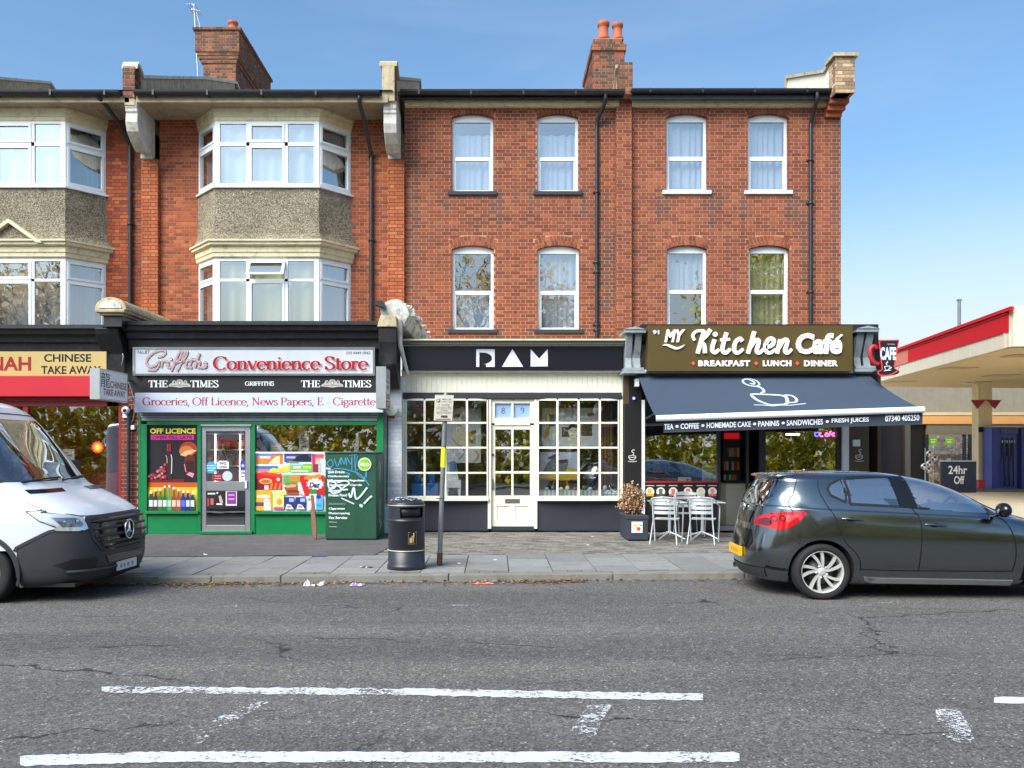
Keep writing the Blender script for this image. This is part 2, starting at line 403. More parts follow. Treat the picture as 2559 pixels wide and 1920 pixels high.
def strip(p, q, h, n=24, j=1.2, ends=(1, 1)):
    up = []; lo = []
    for i in range(n + 1):
        t = i / n; x = p[0] + (q[0] - p[0]) * t; y = p[1] + (q[1] - p[1]) * t
        e = 0.75 if (i == 0 and ends[0]) or (i == n and ends[1]) else 1
        up.append((x, y - h / 2 * e + random.uniform(-j, j))); lo.append((x, y + h / 2 * e + random.uniform(-j, j)))
    return [[up[i], up[i + 1], lo[i + 1], lo[i]] for i in range(n)]
mark('road_line', strip((254, 1726), (1010, 1732), 16, 60, 1.8, (1, 0)) , 0.77)
mark('road_line', strip((1010, 1732), (1757, 1745), 17, 60, 1.6, (0, 1)), 0.70)
mark('road_line', strip((50, 1905), (400, 1895), 26, 30, 1.6, (1, 0)) + strip((400, 1895), (1848, 1896), 26, 90, 1.6, (0, 1)), 0.69)
mark('road_line', strip((2484, 1752), (2900, 1758), 17, 20), 0.6)
mark('road_line', strip((2700, 1903), (3600, 1906), 26, 16), 0.42)
mark('hatch_line', [[(600, 1754), (676, 1756), (560, 1818), (500, 1862), (444, 1862), (470, 1838), (540, 1800)]], 0.87)
mark('hatch_line', [[(1468, 1764), (1530, 1764), (1520, 1780), (1500, 1812), (1490, 1840), (1466, 1856), (1418, 1836), (1446, 1800)]], 0.83)
mark('hatch_line', [[(2338, 1774), (2396, 1776), (2420, 1812), (2438, 1858), (2400, 1862), (2356, 1840), (2340, 1800)]], 0.82)
mark('bay_line', strip((1080, 1514), (1206, 1514), 3, 10, 0.5), 0.9)
mark('bay_line', strip((1620, 1511), (1770, 1510), 3, 10, 0.5), 0.98)
mark('bay_line', strip((2150, 1507), (2300, 1507), 3, 10, 0.5), 0.9)
mark('bay_line', strip((560, 1517), (680, 1517), 3, 10, 0.5), 0.95)

# pavement: bedding sheet, kerbstones, slabs, block paving and a tarmac forecourt
PZ = 0.10
b = MB()
XL, XR = -40, 40
b.add([(XL, kerb(XL) + 0.14, PZ - 0.012), (XR, kerb(XR) + 0.14, PZ - 0.012), (XR, 24, PZ - 0.012), (XL, 24, PZ - 0.012)], [(0, 1, 2, 3)])
pavement = tag(b.build('pavement', MATS['joint']), kind='structure')
x = XL
while x < XR:
    L = random.choice([0.9, 1.35, 1.8, 2.2]); x1 = x + L - 0.008; k = MB()
    dz = random.uniform(-0.004, 0.004)
    v = [(X, kerb(X) + d, z) for X in (x, x1) for d in (0, 0.15) for z in (-0.05, PZ + dz)]
    k.add(v, [(0, 1, 3, 2), (4, 6, 7, 5), (0, 4, 5, 1), (2, 3, 7, 6), (0, 2, 6, 4), (1, 5, 7, 3)])
    k.build('kerbstone', MATS['kerbstone'], pavement, bevel=0.018, seg=2); x += L
def flat_piece(quad, z0, z1, col):
    k = MB(); n = len(quad)
    v = [(p[0], p[1], z0) for p in quad] + [(p[0], p[1], z1) for p in quad]
    k.add(v, [tuple(range(n, 2 * n))] + [(i, (i + 1) % n, (i + 1) % n + n, i + n) for i in range(n)], col); return k
def at2(X, d): p = at(X, d); return p
nsl = 0
SLAB_B = 2.16
xs = -13.0; ci = 0
while xs < 15:
    w = 0.6; rows = [(0.156, 0.33), (0.336, 1.23), (1.236, SLAB_B)] if ci % 2 else [(0.156, 0.75), (0.756, 1.65), (1.656, SLAB_B)]
    for d0, d1 in rows:
        t = random.uniform(0.78, 1.06); c = (0.26 * t, 0.26 * t, 0.252 * t, 1)
        z = PZ + random.uniform(-0.003, 0.003)
        if d1 - d0 < 0.3 and random.random() < 0.75:          # cut course filled with small setts
            for q in range(3):
                xa = xs + q * w / 3 + 0.004; xb = xs + (q + 1) * w / 3 - 0.006; tt = random.uniform(0.5, 0.75)
                flat_piece([at2(xa, d0), at2(xb, d0), at2(xb, d1 - 0.01), at2(xa, d1 - 0.01)], PZ - 0.03, PZ - 0.003, (0.3 * tt, 0.29 * tt, 0.26 * tt, 1)).build('sett', MATS['paver'], pavement)
            continue
        q = [at2(xs + 0.007, d0 + 0.006), at2(xs + w - 0.007, d0 + 0.006), at2(xs + w - 0.007, d1 - 0.008), at2(xs + 0.007, d1 - 0.008)]
        flat_piece(q, PZ - 0.04, z, c).build('slab', MATS['slab'], pavement); nsl += 1
    xs += w; ci += 1
# block paving in front of the two right hand shops, laid in running bond
pv = []; XA, XB = wx(985, 16.5), wx(2260, 16.5)
d = SLAB_B + 0.006; row = 0
while d < 6.3:
    x = XA + (0.1 if row % 2 else 0) + (d - SLAB_B) * 0.10
    while x < XB:
        pv.append((x, d)); x += 0.205
    d += 0.105; row += 1
pv = [p for p in pv if kerb(p[0]) + p[1] < 18.0]
pv.sort(key=lambda p: abs(p[0] - 0.6) * 0.35 + p[1])
tones = [0.55, 0.7, 0.85, 1.0, 1.12, 0.95]
pms = []
for t in tones:
    k = flat_piece([(0, 0), (0.198, 0.011), (0.198, 0.109), (0, 0.098)], -0.04, 0, (0.235 * t, 0.215 * t, 0.185 * t, 1)).build('paver', MATS['paver'], pavement)
    pms.append(k.data); bpy.data.objects.remove(k)
for x, d in pv[:300]:
    o = link('paver', random.choice(pms), pavement); o.location = (x, kerb(x) + d, PZ + random.uniform(-0.003, 0.002))
k = MB()
for x, d in pv[300:]:
    y = kerb(x) + d; t = random.choice(tones); z = PZ + random.uniform(-0.003, 0.002)
    q = [(x, y), (x + 0.198, y + 0.011), (x + 0.198, y + 0.109), (x, y + 0.098)]
    k.add([(a, e, z) for a, e in q] + [(a, e, z - 0.03) for a, e in q], [(0, 1, 2, 3), (0, 4, 5, 1), (1, 5, 6, 2), (2, 6, 7, 3), (3, 7, 4, 0)], (0.235 * t, 0.215 * t, 0.185 * t, 1))
tag(k.build('block_paving', MATS['paver'], pavement), kind='stuff')
# tarmac in front of the store and the takeaway
k = MB(); n = 40; xs_ = [-16 + i * (XA + 16 - 0.02) / n for i in range(n + 1)]
v = [(X, kerb(X) + SLAB_B + 0.05 + random.uniform(-0.05, 0.05), PZ + random.uniform(-0.002, 0.004)) for X in xs_] + [(X + (0.45 if i == n else 0), 18.2, PZ + 0.003) for i, X in enumerate(xs_)]
k.add(v, [(i, i + 1, n + 2 + i, n + 1 + i) for i in range(n)])
k.build('tarmac_forecourt', MATS['tarmac_patch'], pavement)
# gutter litter: fallen leaves along the kerb
lf = MB()
for i in range(6500):
    X = random.uniform(-9, 5.5); dd = -abs(random.gauss(0, 0.13)) - 0.012
    if X > 1.2 and random.random() < 0.75: continue
    if random.random() > 0.25 + 0.75 * max(0, math.sin(X * 2.1) * math.sin(X * 0.83 + 1)) : continue
    y = kerb(X) + dd; s = random.uniform(0.010, 0.034); a = random.uniform(0, 6.28); tl = random.uniform(-0.6, 0.6)
    cx_, sx_ = math.cos(a) * s, math.sin(a) * s; z = 0.010 + random.uniform(0, 0.02)
    c = random.choice([S(120, 84, 50), S(92, 66, 44), S(70, 54, 40), S(160, 120, 70), S(56, 46, 38), S(140, 96, 60), S(178, 140, 90)])
    lf.add([(X - cx_, y - sx_, z), (X + sx_ * .6, y - cx_ * .6, z + s * tl * .5), (X + cx_, y + sx_, z + s * 0.3), (X - sx_ * .6, y + cx_ * .6, z)], [(0, 1, 2, 3)], c)
tag(lf.build('fallen_leaves', MATS['plain'], None, recalc=False), 'brown fallen leaves and grit lying in the gutter along the kerb', 'leaves', kind='stuff')
# ================================================================ brickwork
mat('brick', attr=True, rough=0.85, var=0.24, vscale=1.3, streak=0.2, bmp=0.35, bscale=70)
mat('mortar_pink', S(198, 146, 120), 0.95, var=0.2, vscale=3, dirt=S(140, 110, 96))
mat('mortar_dark', S(134, 74, 52), 0.95, var=0.25, vscale=3, dirt=S(96, 62, 48))
mat('mortar_buff', S(176, 138, 112), 0.95, var=0.25, vscale=3)
PAL_RED = [S(140, 73, 47), S(148, 81, 53), S(129, 65, 43), S(157, 91, 58), S(115, 61, 43), S(136, 73, 50), S(146, 74, 43), S(123, 71, 50)]
PAL_CAFE = [S(140, 74, 51), S(132, 69, 47), S(150, 85, 56), S(123, 65, 47), S(154, 88, 58), S(136, 74, 53)]
PAL_ORANGE = [S(170, 84, 46), S(158, 74, 40), S(180, 96, 56), S(146, 70, 44), S(164, 80, 42), S(130, 66, 46)]
PAL_BRIGHT = [S(184, 102, 62), S(178, 94, 54), S(190, 112, 70), S(170, 92, 54)]
PAL_SOOT = [S(120, 76, 58), S(104, 70, 56), S(140, 84, 60), S(88, 66, 56), S(150, 96, 70)]
PAL_WHITE = [S(226, 228, 232), S(220, 222, 228), S(232, 233, 235)]
CH_ = 0.0772; BL, BH, JT = 0.222, 0.107, 0.0145
def mulc(c, k): return (c[0] * k, c[1] * k, c[2] * k, 1)
def hole_iv(h, z):
    if z < h['z0'] - 0.02: return None
    xc = (h['x0'] + h['x1']) / 2; hw = (h['x1'] - h['x0']) / 2
    if z < h['zs']: return (h['x0'], h['x1'])
    if not h.get('rise'): return None
    R = (hw * hw + h['rise'] ** 2) / (2 * h['rise']); zc = h['zs'] + h['rise'] - R; Ro = R + h['ring']; th = math.asin(hw / R)
    if z >= zc + Ro: return None
    w = min(math.sqrt(max(Ro * Ro - (z - zc) ** 2, 0)), (z - zc) * math.tan(th))
    return (xc - w, xc + w)
def bricks(mb, fn, u0, u1, z0, z1, holes=(), pal=PAL_RED, stain=None, full=None, thick=0.03, proud=0.006, ch=CH_):
    k = 0; z = z0
    while z < z1 - 0.03:
        h = min(ch - JT, z1 - z); zm = z + h / 2
        iv = [q for q in (hole_iv(hh, zm) for hh in holes) if q]
        x = u0 - (BL + BH) * (0.0 if k % 2 == 0 else 0.5) - JT; s = 0
        while x < u1:
            w = BL if s % 2 == 0 else BH; s += 1
            a, b_ = max(x, u0), min(x + w - JT, u1); x += w
            segs = [(a, b_)]
            for p, q in iv:
                ns = []
                for c, d in segs:
                    if q <= c or p >= d: ns.append((c, d)); continue
                    if c < p: ns.append((c, p))
                    if d > q: ns.append((q, d))
                segs = ns
            for c, d in segs:
                if d - c < 0.02: continue
                col = random.choice(pal); col = mulc(col, random.uniform(0.86, 1.12))
                if stain: col = stain((c + d) / 2, zm, col)
                if full is not None and abs(d - c - (BL - JT)) < 1e-4: full.append((c, z, col, h)); continue
                one_brick(mb, fn, c, d, z, z + h, col, thick, proud)
        z += ch; k += 1
def one_brick(mb, fn, c, d, z, zt, col, thick=0.03, proud=0.006):
    v = [fn(u, t, w) for u in (c, d) for w in (-proud, thick) for t in (z, zt)]
    mb.add(v, [(0, 1, 3, 2), (4, 6, 7, 5), (0, 4, 5, 1), (2, 3, 7, 6), (0, 2, 6, 4), (1, 5, 7, 3)], col)
def voussoirs(mb, fn, h, pal, dep=0.12):
    xc = (h['x0'] + h['x1']) / 2; hw = (h['x1'] - h['x0']) / 2
    R = (hw * hw + h['rise'] ** 2) / (2 * h['rise']); zc = h['zs'] + h['rise'] - R; th = math.asin(hw / R)
    for ring in range(2):
        r0 = R + ring * (h['ring'] / 2) + (0.004 if ring else 0); r1 = R + (ring + 1) * h['ring'] / 2 - 0.006
        n = int(2 * th * (r0 + 0.05) / 0.078)
        for i in range(n):
            a0 = -th + 2 * th * (i + 0.07) / n; a1 = -th + 2 * th * (i + 0.93) / n
            col = mulc(random.choice(pal), random.uniform(0.9, 1.2))
            pts = [(xc + r * math.sin(a), zc + r * math.cos(a)) for r, a in ((r0, a0), (r0, a1), (r1, a1), (r1, a0))]
            v = [fn(u, t, -0.007) for u, t in pts] + [fn(u, t, dep) for u, t in pts]
            mb.add(v, [(0, 1, 2, 3)] + [(j, j + 4, (j + 1) % 4 + 4, (j + 1) % 4) for j in range(4)], col)
def sheet_with_holes(mb, fn, u0, u1, z0, z1, holes, w=0.0):
    xs = sorted({u0, u1} | {q for h in holes for q in (h['x0'], h['x1'])}); top = lambda h: h['zs'] + h.get('rise', 0)
    zs = sorted({z0, z1} | {q for h in holes for q in (max(h['z0'], z0), min(top(h), z1))})
    for i in range(len(xs) - 1):
        for j in range(len(zs) - 1):
            a, b_ = (xs[i] + xs[i + 1]) / 2, (zs[j] + zs[j + 1]) / 2
            if any(h['x0'] < a < h['x1'] and h['z0'] < b_ < top(h) for h in holes): continue
            mb.quad(fn(xs[i], zs[j], w), fn(xs[i + 1], zs[j], w), fn(xs[i + 1], zs[j + 1], w), fn(xs[i], zs[j + 1], w))
def front(D): return lambda u, z, w: (u, D + w, z)
def wall(bld, u0, u1, z0, z1, D, holes, pal, mortar, stain=None, nind=300):
    fn = front(D); m = MB(); sheet_with_holes(m, fn, u0, u1, z0, z1, holes)
    for h in holes:      # reveals of the openings
        t = h['zs'] + h.get('rise', 0)
        for ux in (h['x0'], h['x1']): m.quad(fn(ux, h['z0'], 0), fn(ux, h['z0'], 0.14), fn(ux, t, 0.14), fn(ux, t, 0))
    wl_ = m.build('wall', MATS[mortar], bld, recalc=False)
    mb = MB(); full = []
    bricks(mb, fn, u0, u1, z0, z1, holes, pal, stain, full)
    for h in holes:
        if h.get('rise'): voussoirs(mb, fn, h, pal)
        z = h['z0']
        while z < h['zs'] - 0.02:   # brick reveal faces
            for ux, sg in ((h['x0'], 1), (h['x1'], -1)):
                col = mulc(random.choice(pal), 0.9)
                mb.quad(*[fn(ux + sg * 0.003, zz, ww) for zz, ww in ((z, 0.0), (z, 0.13), (z + CH_ - JT, 0.13), (z + CH_ - JT, 0.0))], col)
            z += CH_
    cxm = (u0 + u1) / 2
    full.sort(key=lambda q: q[1] + abs(q[0] - cxm) * 0.02)
    groups = {}
    for q in full[:nind]:          # single bricks share a mesh for each tone
        key = tuple(round(math.log(max(c, 0.004)) * 4) for c in q[2][:3])
        if key not in groups:
            t = MB(); one_brick(t, front(0), 0, BL - JT, 0, q[3], q[2])
            o = t.build('brick', MATS['brick'], wl_); groups[key] = o.data; o.location = (q[0], D, q[1]); continue
        o = link('brick', groups[key], wl_); o.location = (q[0], D, q[1])
    for q in full[nind:]: one_brick(mb, fn, q[0], q[0] + BL - JT, q[1], q[1] + q[3], q[2])
    tag(mb.build('brickwork', MATS['brick'], wl_), kind='stuff')
    return wl_
def brick_block(bld, name, x0, x1, y0, y1, z0, z1, pal, mortar, parent=None, side=('l', 'r'), cap=True):
    """free standing brick mass with bricks on the front and the sides that show"""
    m = MB(); m.box(x0, x1, y0, y1, z0, z1)
    o = m.build(name, MATS[mortar], parent or bld)
    mb = MB()
    bricks(mb, front(y0), x0, x1, z0 + 0.004, z1, (), pal)
    if 'r' in side: bricks(mb, lambda u, z, w: (x1 - w, u, z), y0, y1, z0 + 0.004, z1, (), pal)
    if 'l' in side: bricks(mb, lambda u, z, w: (x0 + w, u, z), y0, y1, z0 + 0.004, z1, (), pal)
    tag(mb.build('brickwork', MATS['brick'], o), kind='stuff'); return o

# ================================================================ windows
mat('pebbledash_cream', S(180, 166, 132), 0.9)
def pebble():
    m, nt, b = nodes_of('pebbledash'); g = N(nt, 'NewGeometry')
    vo = N(nt, 'TexVoronoi'); vo.inputs['Scale'].default_value = 60; nt.links.new(g.outputs['Position'], vo.inputs['Vector'])
    c = ramp(nt, vo.outputs['Color'], [(0.05, S(84, 75, 63)), (0.35, S(120, 109, 92)), (0.6, S(156, 146, 126)), (0.95, S(192, 184, 164))])
    big = _geo_noise(nt, 1.3, 5, 0.7); c = mixc(nt, 1.0, c, ramp(nt, big, [(0.3, (0.66, 0.64, 0.6, 1)), (0.68, (1.12, 1.1, 1.08, 1))]), 'MULTIPLY')
    nt.links.new(c, b.inputs['Base Color']); b.inputs['Roughness'].default_value = 0.95
    bump(nt, b, vo.outputs['Distance'], 1.0, 0.012); return m
pebble()
def folds(mb, fn, u0, u1, z0, z1, amp=0.025, n=44, col=(1, 1, 1, 1), seed=1, sc=0.0):
    rnd = random.Random(seed); ph = rnd.uniform(0, 6); f1 = rnd.uniform(5, 7); v = []
    for i in range(n + 1):
        t = i / n; w = amp * math.sin(t * f1 * 6.28 + ph + 1.3 * math.sin(t * 9 + ph)) + amp * 0.4 * math.sin(t * 47 + ph)
        u = u0 + (u1 - u0) * t; zt = z1 + (sc * abs(math.sin(t * 4 * PI)) if sc else 0)
        v += [fn(u, z0, w * 1.2), fn(u, zt, w)]
    mb.add(v, [(2 * i, 2 * i + 2, 2 * i + 3, 2 * i + 1) for i in range(n)], col, smooth=True); return mb
def sash(bld, px0, px1, pcr, pr0, pr1, pb, D, sill, sillmat, curt, seed, zbot=None):
    """sliding sash in a segmental brick arch; all heights are photo heights on the wall plane"""
    x0, x1 = wx(px0, D), wx(px1, D); zc = wz(pcr, D); zb = wz(pb, D) if zbot is None else zbot
    rise = 0.085; zs = zc - rise; E = D + 0.10; k = (D + 0.1) / D
    hw = (x1 - x0) / 2; xc = (x0 + x1) / 2
    R = (hw * hw + rise * rise) / (2 * rise); cz = zs + rise - R
    fr = 0.062; m = MB(); f2 = lambda u, z, w: (u, E + w, z)
    zr0, zr1 = wz(pr0, D), wz(pr1, D)
    arc = [(xc + R * math.sin(a), cz + R * math.cos(a)) for a in [(-1 + 2 * i / 14) * math.asin(hw / R) for i in range(15)]]
    m.prism(arc + [(x1, zs - 0.075), (x0, zs - 0.075)], f2, 0.05)                       # arched head
    m.box(x0, x0 + fr, E, E + 0.06, zb, zs - 0.075); m.box(x1 - fr, x1, E, E + 0.06, zb, zs - 0.075)
    m.box(x0 + fr, x1 - fr, E + 0.006, E + 0.06, zr1, zr0)                                # meeting rail
    m.box(x0 + fr, x1 - fr, E, E + 0.06, zb, zb + 0.055)
    m.box(x0 + fr, x0 + fr + 0.03, E + 0.012, E + 0.05, zb + 0.055, zr1); m.box(x1 - fr - 0.03, x1 - fr, E + 0.012, E + 0.05, zb + 0.055, zr1)
    w = m.build('window', MATS['white_pvc'], bld, bevel=0.006)
    for a, b_ in ((zr0, zs - 0.075), (zb + 0.05, zr1)):
        g_ = MB(); g_.quad((x0 + fr * 0.9, E + 0.035, a), (x1 - fr * 0.9, E + 0.035, a), (x1 - fr * 0.9, E + 0.035, b_), (x0 + fr * 0.9, E + 0.035, b_)); g_.build('pane', GL, w)
    if sill:
        s = MB(); s.box(x0 - 0.08, x1 + 0.08, D - 0.06, D + 0.14, zb - 0.085, zb - 0.004); s.build('sill', MATS[sillmat], w, bevel=0.008)
    c = MB(); f3 = lambda u, z, ww: (u, E + 0.17 + ww, z)
    for (a, b_, col, amp, sc) in curt: folds(c, f3, x0 + 0.03, x1 - 0.03, zb + (zs - zb) * a, zb + (zs - zb) * b_, amp, 60, col, seed, sc)
    if curt: c.build('curtain', MATS['cloth'], w, recalc=False)
    return dict(x0=x0, x1=x1, z0=zb, zs=zs, rise=rise, ring=0.21)
mat('cloth', attr=True, rough=0.95, var=0.05)

def bay_pts(X0, o=0.0):
    """plan of a splayed bay, pushed out by o"""
    P = [(X0 - 1.645, 19.0), (X0 - 1.08, 18.35), (X0 + 1.08, 18.35), (X0 + 1.645, 19.0)]
    if o == 0: return P
    n = []
    for i in range(3):
        dx, dy = P[i + 1][0] - P[i][0], P[i + 1][1] - P[i][1]; l = math.hypot(dx, dy); n.append((dy / l, -dx / l))
    out = [(P[0][0] + n[0][0] * o / max(abs(n[0][0]), .1) * 1.0, 19.0)]
    for i in (1, 2):
        a, b_ = n[i - 1], n[i]; sx, sy = a[0] + b_[0], a[1] + b_[1]; q = 2 * o / (sx * sx + sy * sy)
        out.append((P[i][0] + sx * q, P[i][1] + sy * q))
    out.append((P[3][0] + n[2][0] * o / max(abs(n[2][0]), .1), 19.0)); return out
def bay_band(mb, X0, prof, col=(1, 1, 1, 1)):
    """sweeps a profile [(offset, z)...] round the bay"""
    rings = [[(p[0], p[1], z) for p in bay_pts(X0, o)] for o, z in prof]
    v = [p for r_ in rings for p in r_]; f = []
    for i in range(len(prof) - 1):
        for k in range(3): f.append((i * 4 + k, i * 4 + k + 1, (i + 1) * 4 + k + 1, (i + 1) * 4 + k))
    mb.add(v, f, col); return mb
def bay_window(bld, X0, z0, zt0, zt1, z1, curt, openlight=False, seed=3):
    P = bay_pts(X0); m = MB(); panes = []; cm = MB(); m2 = None
    for k in range(3):
        p, q = Vector(P[k]), Vector(P[k + 1]); L = (q - p).length; d = (q - p) / L; nrm = Vector((d.y, -d.x))
        fn = lambda u, z, w, p=p, d=d, nrm=nrm: (p.x + d.x * u - nrm.x * w, p.y + d.y * u - nrm.y * w, z)
        def bar(u0, u1, a, b_, w0=0.0, w1=0.07): m.prism([(u0, a), (u1, a), (u1, b_), (u0, b_)], lambda u, z, w: fn(u, z, w0 + w), w1 - w0)
        e = 0.10 if k == 1 else 0.05
        bar(0, e, z0, z1); bar(L - e, L, z0, z1); bar(e, L - e, z0, z0 + 0.06); bar(e, L - e, z1 - 0.06, z1)
        cols = [(e, L - e)] if k != 1 else [(e, e + 0.58), (e + 0.58, L - e - 0.58), (L - e - 0.58, L - e)]
        for ci, (a, b_) in enumerate(cols):
            bar(a, b_, zt1, zt0, 0.004)
            if ci > 0: bar(a - 0.035, a + 0.035, z0 + 0.06, z1 - 0.06, 0.004)
            cas = (k == 1 and ci == 1) or k != 1
            for (c, d2, top) in ((zt0, z1 - 0.06, True), (z0 + 0.06, zt1, False)):
                i = 0.035 if ci > 0 else 0.0; j = 0.035 if (k == 1 and ci < 2) else 0.0
                if cas and not (openlight and top and k == 1):
                    for (ua, ub, za, zb) in ((a + i, a + i + .045, c, d2), (b_ - j - .045, b_ - j, c, d2), (a + i + .045, b_ - j - .045, c, c + .045), (a + i + .045, b_ - j - .045, d2 - .045, d2)):
                        bar(ua, ub, za, zb, -0.012, 0.05)
                if openlight and top and k == 1 and ci == 1:
                    # top hung light propped open
                    o2 = MB(); H = d2 - c; an = math.radians(32)
                    def hing(u, s, w): return fn(u, d2 - s * math.cos(an) + w * 0, -0.02 - s * math.sin(an) + w)
                    for (ua, ub, sa, sb) in ((a + i - .02, a + i + .035, 0, H), (b_ - j - .035, b_ - j + .02, 0, H), (a + i + .035, b_ - j - .035, 0, .05), (a + i + .035, b_ - j - .035, H - .05, H)):
                        o2.prism([(ua, sa), (ub, sa), (ub, sb), (ua, sb)], hing, 0.04)
                    m2 = (o2, [hing(a + i, 0.02, 0.02), hing(b_ - j, 0.02, 0.02), hing(b_ - j, H - .02, 0.02), hing(a + i, H - .02, 0.02)]); continue
                panes.append([fn(a + i, c, 0.03), fn(b_ - j, c, 0.03), fn(b_ - j, d2, 0.03), fn(a + i, d2, 0.03)])
        folds(cm, lambda u, z, w: fn(u, z, 0.18 + w), 0.08, L - 0.08, z0, z1 - 0.1, 0.03, 70 if k == 1 else 26, curt[k], seed + k)
    w = m.build('bay_window', MATS['white_pvc'], bld)
    for p in panes: MB().quad(*p).build('pane', GL, w)
    cm.build('curtain', MATS['cloth'], w, recalc=False)
    if m2:
        l = m2[0].build('open_light', MATS['white_pvc'], w); tag(l, 'top hung window light propped open')
        MB().quad(*m2[1]).build('pane', GL, w)
    return w
# ================================================================ upper storeys
DU = 19.0
Z = lambda py: wz(py, DU)
def soot(x, z, c): return c
def swan(mb, pts, r): mb.tube(smooth(pts, 5), r, 10)
def downpipe(bld, px, D, ptop, pbot, head, m='black_iron', clips=()):
    b = MB(); x = wx(px, D); zt, zb = wz(ptop, D), wz(pbot, D)
    swan(b, head, 0.042); b.tube([head[-1], (x, D, zb)], 0.042, 12)
    for c in clips:
        zc = wz(c, D); b.lathe([(0.043, zc - .03), (0.054, zc - .03), (0.054, zc + .03), (0.043, zc + .03)], (x, D, 0), 12)
        b.box(x - 0.08, x + 0.08, D + 0.03, D + 0.075, zc - 0.015, zc + 0.015)
    return b.build('downpipe', MATS[m], bld)
def gutter(bld, x0, x1, D, z, r=0.075, board=None, m='black_iron'):
    b = MB(); n = 8; v = []; f = []
    prof = [(-r * math.cos(PI * i / n), -r * 1.15 * math.sin(PI * i / n)) for i in range(n + 1)] + [(r * .9, 0), (-r * .86, -0.01)]
    for x in (x0, x1): v += [(x, D + a, z + h) for a, h in prof]
    k = len(prof); f = [(i, (i + 1) % k, k + (i + 1) % k, k + i) for i in range(k)] + [tuple(range(k)), tuple(range(2 * k - 1, k - 1, -1))]
    b.add(v, f)
    x = x0 + 0.4
    while x < x1 - 0.2:
        b.box(x - 0.02, x + 0.02, D - r * 1.06, D + r, z - r * 1.24, z + 0.004); x += 1.1
    if board: b.box(x0, x1, D + r + 0.004, D + r + 0.03, board[0], board[1])
    return b.build('gutter', MATS[m], bld)
def parapet(bld, x0, x1, prof, zb, m, name='parapet', cap=None):
    """party wall standing above the roof; prof is (depth, height) along its top"""
    b = MB(); b.prism(prof + [(prof[-1][0], zb), (prof[0][0], zb)], lambda u, z, w: (x0 + w, u, z), x1 - x0)
    o = b.build(name, MATS[m], bld, bevel=0.008)
    if cap:
        c = MB()
        for (a, b_) in zip(prof, prof[1:]):
            c.prism([a, b_, (b_[0], b_[1] + .07), (a[0], a[1] + .07)], lambda u, z, w: (x0 - 0.05 + w, u, z), x1 - x0 + 0.1)
        c.build('coping', MATS[cap], o)
    return o
def console(bld, x0, x1, z1, z0, m='white_stone', DF=18.02):
    """scrolled bracket carrying the eaves"""
    pr = [(DF, z1), (DF, z1 - 0.16), (DF + 0.02, z1 - 0.17), (DF + 0.02, z1 - 0.24), (DF + .05, z1 - .26), (DF + .03, z1 - .45), (DF + .1, z1 - .62), (DF + .3, z1 - .78), (DF + .55, z1 - .9), (DF + .74, z0 + .12), (DF + .8, z0 + .1), (DF + .8, z0), (19.0, z0), (19.0, z1)]
    b = MB(); b.prism(pr, lambda u, z, w: (x0 + w, u, z), x1 - x0)
    return b.build('console', MATS[m], bld, bevel=0.012)
def dark_stains(spots):
    def f(x, z, c):
        for (sx, sz, rx, rz, k) in spots:
            e = ((x - sx) / rx) ** 2 + ((z - sz) / rz) ** 2
            if e < 1 and random.random() < 1.25 - e: c = tuple(a * (1 - k * .72) + g_ * k * .72 for a, g_ in zip(c, (0.075, 0.062, 0.058, 1)))
        return c
    return f

takeaway = thing('takeaway_building', 'brick building at far left with pedimented bay above the cream takeaway sign', 'building', (-10.0, 17.2, PZ))
store = thing('store_building', 'orange brick building with pebbledashed double bay above the green convenience store front', 'building', (-4.7, 17.2, PZ))
ramb = thing('studio_building', 'red brick building with black window sills above the cream panelled shopfront numbered 89', 'building', (0.4, 17.6, PZ))
cafe = thing('cafe_building', 'end of terrace red brick building with white window sills above the cafe awning', 'building', (5.2, 17.5, PZ))

PIL = (-7.565, -7.22)
SP = 5.285
mat('pilaster_brick', attr=True, rough=0.85, var=0.2)
def pilaster(bld, x0, x1, z0, z1, pal, mortar, dep=0.11):
    return brick_block(bld, 'pilaster', x0, x1, DU - dep, DU + 0.02, z0, z1, pal, mortar)

